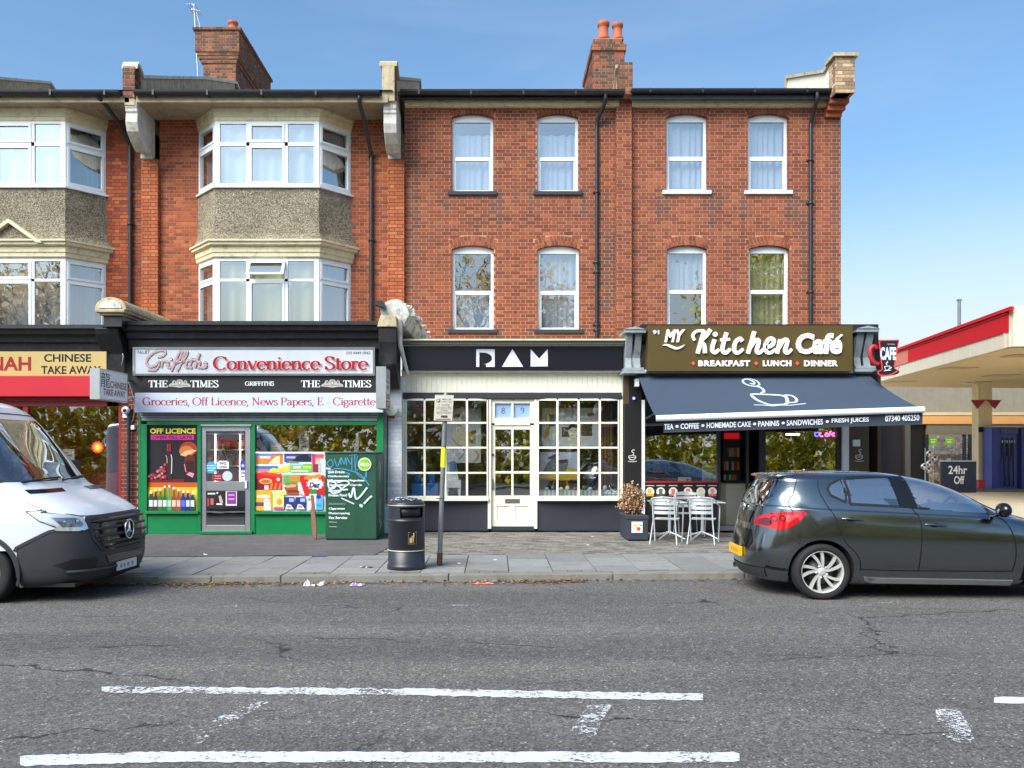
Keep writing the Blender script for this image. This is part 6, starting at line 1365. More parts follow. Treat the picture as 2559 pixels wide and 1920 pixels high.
b = MB(); b.pbox(1114, 1152, 1200, 1220, 17.92, .3); b.build('seat', mm, r, bevel=.01)
for px in (1117, 1148):
    b = MB(); b.prism([(px - 4, 1220), (px + 4, 1220), (px + 2, 1250), (px - 2, 1250)], lambda u, v, w: (wx(u, 17.95), 17.95 + w, wz(v, 17.95)), .05); b.build('leg', mm, r)
b = MB(); b.prism([(1122, 1178), (1124, 1154), (1136, 1152), (1142, 1176)], lambda u, v, w: (wx(u, 18.1), 18.1 + w, wz(v, 18.1)), .08); b.build('cushion', mat('cushion_blue', S(80, 130, 190), .8), r, bevel=.02)
lp = thing('desk_lamp', 'small black bent lamp in the left studio window', 'lamp', W(1042, 1175, 18.0))
b = MB(); b.tube([W(1022, 1140, 18), W(1030, 1155, 18), W(1044, 1172, 18), W(1046, 1185, 18)], .012, 6); b.build('stem', MATS['black_iron'], lp)
b = MB(); x, y, z = W(1021, 1138, 18); b.lathe([(.012, -.05), (.05, .04), (.045, .045)], (x, y, z), 12); b.build('shade', MATS['black_iron'], lp)
b = MB(); b.box(wx(1012, 18.0), wx(1222, 18.0), 17.8, 18.4, PZ + .4, PZ + .5); tag(b.build('window_platform', MATS['room_dark']), 'low dark platform inside the left studio window', 'platform')

# ---------------------------------------------------------------- takeaway window
sticker_t = Art(17.235); cx, cy_ = 244, 1118
sticker_t.poly(S(200, 60, 30), [(cx + 17 * math.cos(t) * (1 if i % 2 else .8), cy_ + 17 * math.sin(t) * (1 if i % 2 else .8)) for i, t in enumerate([2 * PI * k / 24 for k in range(24)])]); sticker_t.poly(S(236, 130, 30), ell(cx, cy_, 11, 11, 20)); sticker_t.poly(S(246, 200, 50), ell(cx, cy_, 7, 7, 18))
tag(sticker_t.build('sun_sticker'), 'orange sun shaped sticker on the takeaway window', 'sticker')
card('menu_card', 'white menu card in the takeaway window above the van', 150, 186, 1123, 1165, 17.5, [S(216, 214, 206), lambda a: a.poly(S(150, 90, 90), rect(156, 1130, 170, 1133), rect(156, 1137, 180, 1140))])
b = MB(); b.box(wx(150, 18), wx(300, 18), 17.9, 18.5, PZ, wz(1182, 18)); tag(b.build('takeaway_counter', mat('counter_red', S(150, 34, 28), .4), None, bevel=.01), 'red counter behind the takeaway window', 'counter')
# ================================================================ cafe: awning, furniture, interior
random.seed(88)
aw = thing('awning', 'slate blue awning with white cup drawing and lettered valance over the cafe', 'awning', W(1900, 940, 17.4))
mat('awning_cloth', S(56, 70, 88), .85, var=.06, vscale=1.2, streak=.04); mat('valance_cloth', S(50, 57, 70), .85, var=.06)
xl0, xl1 = wx(1584, 17.35), wx(2172, 17.35); zt = wz(941, 17.35)
fl_, fr_ = W(1640, 1046, 15.55), W(2309, 1024, 15.15)
b = MB(); b.box(xl0 - .02, xl1 + .02, 17.18, 17.36, zt + .05, zt + .115); b.build('cassette', MATS['white_pvc'], aw, bevel=.015)
b = MB(); b.box(xl0 + .02, xl1 - .02, 17.22, 17.35, zt - .03, zt + .048); b.build('roller', MATS['black_iron'], aw)
def awp(s, t, h=0.0):
    a = Vector((xl0 + .06 + (xl1 - xl0 - .12) * s, 17.24, zt + .02)); c = Vector(fl_) * (1 - s) + Vector(fr_) * s
    p = a * (1 - t) + c * t; p.z -= .05 * math.sin(PI * t) * (1 + .25 * math.sin(s * 9)); n = Vector((0, -.4, .9)).normalized(); return tuple(p + n * h)
b = MB(); n1, n2 = 24, 10
b.add([awp(i / n1, j / n2) for i in range(n1 + 1) for j in range(n2 + 1)], [(i * (n2 + 1) + j, (i + 1) * (n2 + 1) + j, (i + 1) * (n2 + 1) + j + 1, i * (n2 + 1) + j + 1) for i in range(n1) for j in range(n2)], smooth=True)
b.build('cloth', MATS['awning_cloth'], aw)
b = MB(); b.tube([fl_, fr_], .055, 14); b.build('front_bar', MATS['white_pvc'], aw)
def vp(s, t, h=0.0):
    c = Vector(fl_) * (1 - s) + Vector(fr_) * s; c += Vector((.0, .045 - h + .012 * math.sin(s * 40) * t, -.04 - .215 * t)); return tuple(c)
b = MB(); b.add([vp(.03 + .97 * i / 40, j / 3) for i in range(41) for j in range(4)], [(i * 4 + j, (i + 1) * 4 + j, (i + 1) * 4 + j + 1, i * 4 + j + 1) for i in range(40) for j in range(3)], smooth=True); b.build('valance', MATS['valance_cloth'], aw)
def txt_on(mapf, items, name, col=S(226, 230, 240)):
    a = Art(0, mapf)
    for t_, x0, x1, y0, y1, bo in items: a.text(col, t_, x0, x1, y0, y1, bo)
    return a
mapv = lambda x, y, h: vp((x - 1640) / 669., y, h + .014)
items = [('TEA', 1661, 1685, .3, .75, .02), ('COFFEE', 1703, 1750, .3, .75, .02), ('HOMEMADE CAKE', 1770, 1882, .3, .75, .02), ('PANINIS', 1900, 1953, .3, .75, .02), ('SANDWICHES', 1972, 2062, .3, .75, .02), ('FRESH JUICES', 2084, 2176, .28, .73, .02), ('07340 405250', 2216, 2300, .2, .68, .02)]
a = txt_on(mapv, items, 'x')
for x in (1694, 1760, 1891, 1963, 2073): a.poly(S(226, 230, 240), [(x + 4 * math.cos(t), .52 + .11 * math.sin(t)) for t in [2 * PI * k / 14 for k in range(14)]])
a.build('valance_lettering', aw)
ma = lambda x, y, h: awp((x - 1584) / (2172 - 1584), y, h + .004)
a = Art(0, ma); WC = S(206, 222, 244)
ux = lambda pts: [(1875 + (x - 1480) * .235, .10 + (y - 1215) / 225. * .68) for x, y in pts]
for s, w in (([(1310, 1340), (1350, 1335), (1540, 1345), (1600, 1350), (1640, 1365)], .03), ([(1310, 1345), (1330, 1385), (1400, 1425), (1470, 1430), (1570, 1425), (1620, 1390), (1640, 1355)], .03), ([(1630, 1350), (1700, 1352), (1720, 1380), (1680, 1410), (1610, 1415)], .025), ([(1255, 1425), (1350, 1430), (1420, 1440), (1500, 1435), (1600, 1438), (1760, 1425)], .016), ([(1420, 1330), (1470, 1310), (1460, 1280), (1380, 1270), (1330, 1250), (1340, 1225), (1400, 1220), (1440, 1240), (1420, 1258), (1390, 1250)], .02), ([(1460, 1325), (1480, 1300), (1440, 1275), (1480, 1260), (1475, 1230), (1420, 1215), (1360, 1215)], .016)):
    p = smooth(ux(s), 6); 
    # widths differ along the two axes of the cloth, so draw in metres
    q = [(x / 669. * 5.0, y * 2.0) for x, y in p]; rb = ribbon(q, w * 1.9); a.k += 1
    for i, f in enumerate(rb): a.mb.add([ma(u * 669. / 5.0, v / 2.0, a.k * .0005 + i * .00002) for u, v in f], [(0, 1, 2, 3)], WC)
a.build('cup_drawing', aw)
for s in (.06, .94):
    b = MB(); p0, p2 = Vector(awp(s, .02, -.12)), Vector(awp(s, .98, -.04)); mid = (p0 + p2) / 2 + Vector((.5 if s < .5 else -.5, 0, -.05)); b.tube([p0, mid, p2], .025, 8); b.build('folding_arm', MATS['white_pvc'], aw)
b = MB(); x, y, z = W(1590, 957, 17.3); b.box(x - .03, x + .05, y - .08, y + .1, z - .08, z + .08); b.build('gearbox', MATS['white_pvc'], aw, bevel=.01)
bl = thing('blue_lamp', 'tiny glowing blue lamp on the black cafe pier', 'lamp', W(1584, 996, 17.5)); b = MB(); b.lathe([(0, -.03), (.025, -.01), (.025, .02)], W(1584, 996, 17.5), 10, 'y'); b.build('bulb', emit('blue_glow', (.1, .12, 1, 1), 8), bl)
b = MB(); b.lathe([(.026, -.005), (.04, .0), (.04, .03)], W(1584, 996, 17.5), 10, 'y'); b.build('holder', MATS['black_iron'], bl)
def cup_logo(name, label, cx, cy_, D):
    a = Art(D); c = S(206, 206, 200)
    bowl = [(cx - 9, cy_)] + [(cx - 9 * math.cos(t), cy_ + 9 * math.sin(t)) for t in [PI * k / 10 for k in range(1, 10)]] + [(cx + 9, cy_)]
    a.line(c, bowl, 2.0); a.line(c, [(cx + 9 * math.cos(t), cy_ + 2.6 * math.sin(t)) for t in [2 * PI * k / 16 for k in range(17)]], 1.5); a.line(c, [(cx - 11, cy_ + 12), (cx, cy_ + 13.5), (cx + 11, cy_ + 12)], 1.6, 3); a.line(c, [(cx + 1, cy_ - 3), (cx + 4, cy_ - 8), (cx - 1, cy_ - 12), (cx + 2, cy_ - 17), (cx + 6, cy_ - 15)], 1.9, 4)
    tag(a.build(name), label, 'logo')
cup_logo('cup_logo', 'small white steaming cup logo on the black cafe pier', 1580, 1141, 17.535)
cup_logo('cup_logo', 'small white steaming cup logo on the brown cafe side panel', 2147, 1140, 17.575)
eb = MB(); eb.pbox(2132, 2150, 1099, 1116, 17.52, .08); tag(eb.build('meter_box', MATS['white_pvc'], None, bevel=.006), 'small white switch box on the brown cafe panel', 'box')
# menu strip with drink pictures and notices in the left cafe window
ms = thing('drinks_strip', 'black strip of round juice pictures under the cafe window', 'menu strip', W(1703, 1257, DC))
b = MB(); b.pbox(1613, 1793, 1210, 1252, DC - .02, .03); b.build('board', MATS['black_panel'], ms)
a = Art(DC - .021)
for x, c, c4 in ((1624, S(226, 180, 60), S(206, 150, 40)), (1651, S(110, 100, 90), S(80, 70, 64)), (1682, S(214, 120, 100), S(196, 90, 70)), (1719, S(236, 130, 50), S(214, 100, 40)), (1751, S(222, 222, 180), S(200, 206, 150)), (1780, S(230, 150, 140), S(206, 90, 90))):
    a.poly(S(232, 228, 220), ell(x, 1229, 11, 11, 22)); a.poly(c, [(x - 5, 1222), (x + 5, 1222), (x + 4, 1240), (x - 4, 1240)]); a.poly(c4, ell(x - 6, 1238, 4.5, 3.4, 10), ell(x + 6, 1238, 4.5, 3.4, 10)); a.poly(S(190, 186, 180), rect(x - 11, 1212.5, x + 11, 1215))
a.build('print', ms)
card('price_list', 'cream price list with food pictures in the cafe window', 1755, 1792, 1162, 1205, DC + .07, [S(206, 204, 176)] + [lambda a, y=y: (a.poly(S(110, 90, 60), ell(1779, y, 4, 2.4, 10)), a.poly(S(140, 136, 116), rect(1760, y - 2, 1772, y - 1), rect(1760, y + 1, 1770, y + 2))) for y in (1170, 1180, 1190, 1199)])
card('photo_menu', 'bright food photo menu at the top of the cafe window', 1756, 1792, 1098, 1142, DC + .07, [S(150, 196, 40), lambda a: a.poly(S(226, 110, 80), rect(1756, 1098, 1792, 1108)), lambda a: a.poly(S(236, 216, 60), rect(1756, 1110, 1792, 1120)), lambda a: a.poly(S(60, 120, 40), rect(1758, 1124, 1790, 1134))])
card('counter_card', 'small white card standing on the cafe window board', 1695, 1727, 1193, 1207, DC + .06, [S(226, 220, 206), lambda a: a.poly(S(110, 70, 60), ell(1718, 1200, 3.5, 2.6, 10))])
# inside the cafe
ct = thing('cafe_counter', 'pale serving counter inside the cafe door', 'counter', W(1850, 1300, 18.6))
b = MB(); b.box(wx(1815, 18.7), wx(1895, 18.7), 18.7, 19.3, PZ + .03, 1.05); b.build('body', MATS['cream_shop'], ct, bevel=.01); b = MB(); b.box(wx(1812, 18.7), wx(1898, 18.7), 18.66, 19.34, 1.05, 1.09); b.build('worktop', MATS['sign_black'], ct)
dfr = thing('drinks_fridge', 'drinks fridge with a red header sign inside the cafe door', 'fridge', W(1826, 1300, 19.6)); D = 19.7; x0, x1 = wx(1806, D), wx(1850, D)
b = MB(); b.box(x0, x1, D, D + .6, PZ + .03, 2.2); b.build('body', MATS['sign_black'], dfr)
b = MB(); b.box(x0 + .03, x1 - .03, D - .03, D, 2.0, 2.13); b.build('header', emit('fridge_red', S(200, 20, 30), .5), dfr)
for i in range(5):
    it = MB(); z = .4 + i * .3
    for k in range(6): it.box(x0 + .02 + k * (x1 - x0 - .04) / 6, x0 + .02 + (k + .8) * (x1 - x0 - .04) / 6, D - .02, D + .0, z, z + .2, random.choice([S(200, 40, 40), S(220, 220, 220), S(40, 60, 120), S(230, 150, 40), S(60, 120, 60)]))
    tag(it.build('drink_row', MATS['plain_gloss'], dfr), kind='stuff')
cl = thing('ceiling_tube', 'white strip light glowing inside the right cafe window', 'lamp', W(1980, 1085, 19)); b = MB(); b.tube([W(1964, 1086, 19), W(1998, 1086, 19)], .02, 8); b.build('tube', emit('cafe_tube', (1, .95, .85, 1), 5), cl)
b = MB(); b.box(wx(1962, 19), wx(2000, 19), 18.97, 19.03, wz(1084, 19), wz(1082, 19)); b.build('fitting', MATS['white_pvc'], cl)
ne = thing('neon_sign', 'pink and blue neon sign at the top of the right cafe window', 'neon sign', W(2060, 1086, 17.75)); b = MB()
f_ = lambda x, y, h=0: (wx(x, 17.75), 17.75 - h, wz(y, 17.75))
for s in ([(2052, 1082), (2048, 1086), (2051, 1091), (2057, 1090)], [(2062, 1086), (2066, 1082), (2068, 1090), (2063, 1090), (2062, 1086)], [(2072, 1091), (2074, 1080), (2078, 1079)], [(2070, 1085), (2078, 1085)], [(2080, 1087), (2085, 1083), (2081, 1083), (2080, 1089), (2086, 1090)]): b.tube([f_(*p) for p in smooth(s, 4)], .012, 6)
b.build('pink_tube', emit('neon_pink', (1, .12, .5, 1), 5), ne)
b = MB(); b.tube([f_(*p) for p in smooth([(2036, 1082), (2047, 1082), (2044, 1090), (2038, 1090), (2036, 1082)], 4)], .012, 6); b.build('blue_tube', emit('neon_blue', (.12, .1, 1, 1), 5), ne)
# tables and chairs on the pavement
def cafe_table(name, label, px, py, w, d):
    D = (CH - PZ) * F / (py - HZ); x = wx(px, D); r = thing(name, label, 'table', (x, D, PZ), 'aluminium cafe tables'); zt = .80
    b = MB(); b.box(x - w / 2, x + w / 2, D - d / 2, D + d / 2, zt - .025, zt); b.build('table_top', MATS['steel'], r, bevel=.008)
    b = MB(); b.tube([(x, D, PZ + .08), (x, D, zt - .03)], .03, 10); b.build('column', MATS['steel'], r)
    for i in range(4):
        a_ = PI / 4 + i * PI / 2; b = MB(); b.tube([(x, D, PZ + .13), (x + .2 * math.cos(a_), D + .2 * math.sin(a_), PZ + .07), (x + .34 * math.cos(a_), D + .34 * math.sin(a_), PZ + .015)], [.02, .018, .014], 8); b.build('foot', MATS['steel'], r)
    return r
cafe_table('cafe_table', 'square aluminium cafe table nearest the planter', 1673, 1347, .72, .68); cafe_table('cafe_table', 'square aluminium cafe table nearest the open cafe door', 1755, 1347, .70, .68)
def chair(label, X, Y, rz):
    global XF
    r = thing('cafe_chair', label, 'chair', (X, Y, PZ), 'aluminium cafe armchairs'); XF = Matrix.Translation((X, Y, PZ)) @ Matrix.Rotation(rz, 4, 'Z')
    m = MATS['steel']
    # local: faces +y, backrest at y = -0.22
    b = MB(); pts = [(-.20, .2), (.20, .2), (.22, .0), (.18, -.2), (-.18, -.2), (-.22, 0)]
    for i in range(6): y0 = -.2 + i * .068; b.box(-.21 + .03 * (i == 0), .21 - .03 * (i == 0), y0, y0 + .058, .425 - .006 * min(i, 5 - i), .437 - .006 * min(i, 5 - i))
    b.build('seat', m, r, bevel=.003)
    for i in range(4):
        b = MB(); z = .53 + i * .078; v = []
        for k in range(9):
            t = -1 + k / 4; yy = -.25 - .06 * (1 - t * t) - .06 * (z - .45)
            v += [(t * .19, yy, z), (t * .19, yy, z + .055), (t * .19, yy + .006, z + .055), (t * .19, yy + .006, z)]
        f = [];
        for k in range(8):
            for q in range(4): f.append((k * 4 + q, k * 4 + (q + 1) % 4, k * 4 + 4 + (q + 1) % 4, k * 4 + 4 + q))
        b.add(v, f); b.build('back_slat', m, r)
    for sx in (-1, 1):
        b = MB(); b.tube(smooth([(sx * .24, .24, .0), (sx * .26, .23, .42), (sx * .27, .20, .62), (sx * .275, .10, .66), (sx * .26, -.12, .70), (sx * .20, -.28, .80), (0.0, -.345, .83)], 5), .0125, 8); b.build('arm_and_front_leg', m, r)
        b = MB(); b.tube([(sx * .19, -.33, .79), (sx * .19, -.24, .42), (sx * .235, -.33, .0)], .0125, 8); b.build('leg', m, r)
    XF = None; return r
xc = lambda px, py: (wx(px, (CH - PZ) * F / (py - HZ)), (CH - PZ) * F / (py - HZ))
chair('aluminium armchair in front of the table nearest the planter', *xc(1665, 1357), -.35); chair('aluminium armchair in front of the table nearest the cafe door', *xc(1757, 1357), -.35)
chair('aluminium armchair tucked behind the tables against the cafe window', *xc(1722, 1339), PI)
asht = MB(); asht.lathe([(0, 0), (.045, 0), (.05, .03), (.04, .03), (.035, .01), (0, .01)], (wx(1672, 15.9), 15.95, .801), 14); tag(asht.build('ashtray', MATS['alu']), 'small pale ashtray on the cafe table', 'ashtray')
# planter with a dried shrub
pl = thing('planter_box', 'dark slate square planter box holding a dried brown shrub', 'planter', xc(1590, 1345) + (PZ,)); D = 15.95
x0, x1 = wx(1568, D), wx(1620, D); zt = wz(1290, D)
b = MB(); mm = mat('planter_slate', S(48, 54, 66), .6, var=.1)
b.box(x0, x1, D, D + .95, PZ + .02, zt); b.build('box', mm, pl, bevel=.01); b = MB(); b.box(x0 - .012, x1 + .012, D - .012, D + .96, zt - .06, zt + .004); b.build('rim', mm, pl, bevel=.006)
b = MB(); b.box(x0 + .04, x1 - .04, D + .04, D + .9, zt + .005, zt + .012); b.build('soil', MATS['room_dark'], pl)
a = Art(D - .014); a.poly(S(220, 220, 224), rect(1578, 1304, 1606, 1332)); a.poly(S(226, 196, 110), ell(1588, 1315, 6, 5, 12)); a.poly(S(200, 70, 60), ell(1596, 1322, 5, 5, 12)); a.poly(S(90, 170, 200), rect(1598, 1311, 1604, 1315)); a.build('sticker', pl)
sh = thing('dried_shrub', 'dried brown shrub growing in the slate planter', 'shrub', ((x0 + x1) / 2, D + .3, zt)); st_ = MB(); lv = MB(); cx, cy_ = (x0 + x1) / 2 - .02, D + .32
for i in range(150):
    a_ = random.uniform(0, 6.28); r_ = random.random() ** .6; h = random.uniform(.2, .68)
    tip = Vector((cx + .25 * r_ * math.cos(a_) * (1 - .35 * (h / .7) ** 3) - .03, cy_ + .26 * r_ * math.sin(a_), zt + h * (1.02 - .35 * r_))); base = Vector((cx + .05 * math.cos(a_), cy_ + .05 * math.sin(a_), zt))
    if i % 3 == 0: st_.tube([base, (base + tip) / 2 + Vector((0, 0, .03)), tip], [.006, .004, .002], 4, cap=False)
    for k in range(26):
        p = base.lerp(tip, random.uniform(.35, 1.05)) + Vector([random.gauss(0, .035) for _ in range(3)]); s = random.uniform(.012, .026)
        u = Vector([random.gauss(0, 1) for _ in range(3)]).normalized() * s; w = u.orthogonal().normalized() * s * .7
        c = random.choice([S(170, 130, 96), S(150, 110, 80), S(190, 152, 116), S(128, 92, 66), S(206, 170, 134), S(150, 120, 92)])
        lv.add([p - u, p - w, p + u, p + w], [(0, 1, 2, 3)], c)
st_.build('stem', MATS['timber'], sh); tag(lv.build('foliage', MATS['plain'], sh, recalc=False), kind='stuff')

# ---------------------------------------------------------------- litter bin
def bin_(px, py):
    D = (CH - PZ) * F / (py - HZ) + .26; x = wx(px, D); s = F / D
    r = thing('litter_bin', 'round black litter bin with gold bands and stubbed domed lid', 'litter bin', (x, D, PZ)); m = mat('bin_black', S(40, 42, 52), .38, var=.12)
    b = MB(); R = .255; b.lathe([(0, 0), (R + .012, 0), (R + .015, .05), (R + .003, .07), (R, .075), (R, .26), (R - .003, .262), (R - .003, .27), (R, .272), (R - .004, .66), (R + .004, .665), (R + .004, .685), (R - .004, .69), (R - .005, .7)], (x, D, PZ), 48); b.build('body', m, r)
    # upper drum with an opening towards the right
    b = MB(); n = 48; ro = R - .005
    for k in range(n):
        a0, a1 = 2 * PI * k / n, 2 * PI * (k + 1) / n; am = (a0 + a1) / 2; op = abs(((am - 5.25 + PI) % (2 * PI)) - PI) < .78
        for za, zb in (((.70, .72), (.86, .885)) if op else ((.70, .885),)):
            v = [(x + rr * math.cos(t), D + rr * math.sin(t), PZ + z) for rr in (ro, ro - .02) for t, z in ((a0, za), (a1, za), (a1, zb), (a0, zb))]
            b.add(v, [(0, 1, 2, 3), (7, 6, 5, 4), (0, 4, 5, 1), (2, 6, 7, 3), (1, 5, 6, 2), (3, 7, 4, 0)])
    b.build('hood', m, r)
    b = MB(); b.lathe([(0, .70), (R - .04, .70), (R - .04, .88), (0, .88)], (x, D, PZ), 24); b.build('liner', MATS['black_panel'], r)
    b = MB(); b.lathe([(R + .006, .885), (R + .008, .90), (R - .01, .925), (R * .75, .965), (R * .45, .99), (0, 1.0)], (x, D, PZ), 48); b.build('lid', m, r)
    gm = mat('bin_gold', S(200, 196, 176), .4, metal=.3)
    for z in (.262, .886): b = MB(); b.lathe([(R - .002, z - .006), (R + .008, z - .004), (R + .008, z + .006), (R - .002, z + .008)], (x, D, PZ), 48); b.build('gold_band', gm, r)
    b = MB()
    for k in range(70):
        a_ = random.uniform(0, 6.28); q = random.random() ** .5 * .85; z = .925 + (1 - q) ** .7 * .075 if q > .4 else .985
        rr = q * R; zz = [(0, 1.0), (.45, .99), (.75, .965), (.96, .925), (1.1, .9)]
        for (q0, z0), (q1, z1) in zip(zz, zz[1:]):
            if q0 <= q <= q1: z = z0 + (z1 - z0) * (q - q0) / (q1 - q0)
        b.lathe([(.015, 0), (.013, .004), (0, .005)], (x + rr * math.cos(a_), D + rr * math.sin(a_), PZ + z), 6, col=random.choice([S(226, 228, 232), S(180, 184, 190), S(90, 94, 104)]))
    b.build('stub', MATS['plain'], r); tag(r.children[-1], kind='stuff')
    # gold tidy emblem plate curved onto the drum
    def fb(u, v, h): t = -PI / 2 + .42 + u; return (x + (R + .002 + h) * math.cos(t), D + (R + .002 + h) * math.sin(t), PZ + v)
    a = Art(0, fb); G = S(196, 170, 104); a.poly(S(120, 112, 90), [(-.24 + .24 * i / 1, .36) for i in range(3)] + [(.24 - .24 * i, .53) for i in range(3)]); a.poly(S(24, 24, 28), [(-.21 + .21 * i, .37) for i in range(3)] + [(.21 - .21 * i, .52) for i in range(3)])
    a.poly(G, [(-.16, .38), (-.02, .38), (-.02, .45), (-.16, .45)]); a.poly(G, [(.02, .38), (.06, .38), (.08, .44), (.12, .49), (.06, .50), (.0, .46)], ); a.poly(S(226, 214, 160), [(.06 + .03 * math.cos(t) * 1.2, .505 + .010 * math.sin(t)) for t in [2 * PI * k / 10 for k in range(10)]]); a.line(G, [(.05, .49), (-.04, .46), (-.08, .47)], .012)
    a.build('emblem', r)
    return r
bin_(1016, 1427)
lt = MB(); 
# ---------------------------------------------------------------- parking sign post
D = (CH - PZ) * F / (1413 - HZ); xb = wx(1098, D); xt = wx(1114, D)
pp = thing('parking_post', 'leaning grey parking sign post with a yellow band', 'sign post', (xb, D, PZ)); zt = wz(988, D)
b = MB(); b.tube([(xb, D, PZ), (xb + (xt - xb) * .1, D, PZ + .18)], .041, 14); b.build('rusty_base', mat('rust', S(88, 62, 50), .85, var=.3, vscale=15), pp)
pz = lambda z: (xb + (xt - xb) * (z - PZ) / (zt - PZ), D, z)
b = MB(); b.tube([pz(PZ + .17), pz(zt)], .036, 14); b.build('pole', mat('galv', S(130, 134, 138), .45, metal=.5, var=.2, vscale=8), pp)
b = MB(); b.tube([pz(wz(1168, D)), pz(wz(1119, D))], .0375, 14); b.build('yellow_band', mat('yellow_tape', S(236, 236, 30), .5, var=.04), pp)
b = MB(); b.lathe([(.037, 0), (.03, .03), (0, .04)], pz(zt), 12); b.build('cap', MATS['galv'], pp)
sp = MB(); sp.prism([(1087, 987), (1134, 988), (1130, 1052), (1084, 1051)], lambda u, v, w: (wx(u, D - .06), D - .06 + w, wz(v, D - .06)), .006); sp.build('plate', mat('plate_grey', S(196, 192, 178), .5, var=.15, vscale=12), pp)
a = Art(D - .061); a.poly(S(60, 58, 58), rect(1091, 998, 1100, 1006)); a.text(S(220, 220, 210), 'P', 1093, 1098, 999, 1005, .02)
for t_, x0, x1, y0, y1 in (('Mon - Sat', 1106, 1128, 996, 1000), ('8.30am - 6pm', 1103, 1130, 1003, 1006.5), ('1 hour', 1097, 1125, 1010, 1013.5), ('No return within', 1094, 1128, 1016, 1019), ('1 hour', 1102, 1119, 1024, 1027), ('Pay at meter', 1092, 1126, 1032, 1035)): a.text(S(70, 68, 66), t_, x0, x1, y0, y1, .01)
a.poly(S(60, 58, 58), rect(1102, 1038.5, 1118, 1043.5)); a.line(S(110, 108, 100), [(1090, 1021.5), (1130, 1022)], .8); a.line(S(110, 108, 100), [(1090, 1029.5), (1129, 1030)], .8); a.line(S(150, 60, 56), [(1089, 1047.5), (1126, 1048)], 1.6)
a.build('lettering', pp)
b = MB(); b.tube([W(1090, 1246, D - .03), W(1112, 1246, D - .04)], .006, 5); b.build('clip', MATS['black_iron'], pp)
# ---------------------------------------------------------------- small litter
def litter(name, label, px, py, w, h, cols, onkerb=False, n=7, seed=1):
    rnd = random.Random(seed); z = PZ + .004 if onkerb else .012; D = (CH - z) * F / (py - HZ); x = wx(px, D); b = MB(); pts = []
    for i in range(n):
        for j in range(4): pts.append((x + w * (i / (n - 1) - .5) + rnd.uniform(-.01, .01), D + .09 * (j / 3 - .5) + rnd.uniform(-.01, .01), z + abs(rnd.gauss(0, h)) * (0 if j in (0, 3) else 1)))
    for i in range(n - 1):
        for j in range(3): b.add([pts[i * 4 + j], pts[i * 4 + 4 + j], pts[i * 4 + 5 + j], pts[i * 4 + 1 + j]], [(0, 1, 2, 3)], rnd.choice(cols))
    return tag(b.build(name, MATS['plain'], None, recalc=False), label, 'litter')
litter('crumpled_wrapper', 'crumpled pink and white wrapper in the gutter left of the bin', 773, 1464, .16, .022, [S(226, 190, 200), S(236, 232, 236), S(206, 140, 160)], seed=2)
litter('paper_cup', 'small white crushed paper cup in the gutter', 802, 1462, .08, .03, [S(236, 234, 226), S(214, 210, 200)], seed=3)
litter('sweet_wrapper', 'purple and white sweet wrapper in the gutter nearest the bin', 893, 1463, .17, .02, [S(214, 206, 226), S(150, 120, 180), S(232, 228, 230), S(206, 160, 176)], seed=4)
litter('blue_paper', 'flat dark blue paper on the pavement slabs before the cabinet', 799, 1391, .24, .004, [S(50, 60, 120), S(66, 76, 136)], True, seed=5)
litter('dark_wrapper', 'small dark wrapper on the slabs just left of the bin', 914, 1418, .16, .012, [S(50, 46, 44), S(90, 84, 78), S(200, 196, 190)], True, seed=6)
litter('red_strip', 'torn red plastic strip in the gutter right of the post', 1205, 1459, .3, .012, [S(196, 90, 84), S(214, 130, 120), S(170, 70, 66)], seed=7)
for i, (px, py, lab) in enumerate(((1148, 1408, 'white scrap on the slabs right of the parking post'), (1238, 1399, 'white scrap on the slabs before the studio door'), (1480, 1341, 'white scrap on the block paving below the right studio window'), (1468, 1362, 'white scrap on the block paving between window and slabs'), (514, 1386, 'white scrap on the tarmac before the store door'))): litter('paper_scrap', lab, px, py, .05, .006, [S(226, 226, 224)], True, 3, 20 + i)
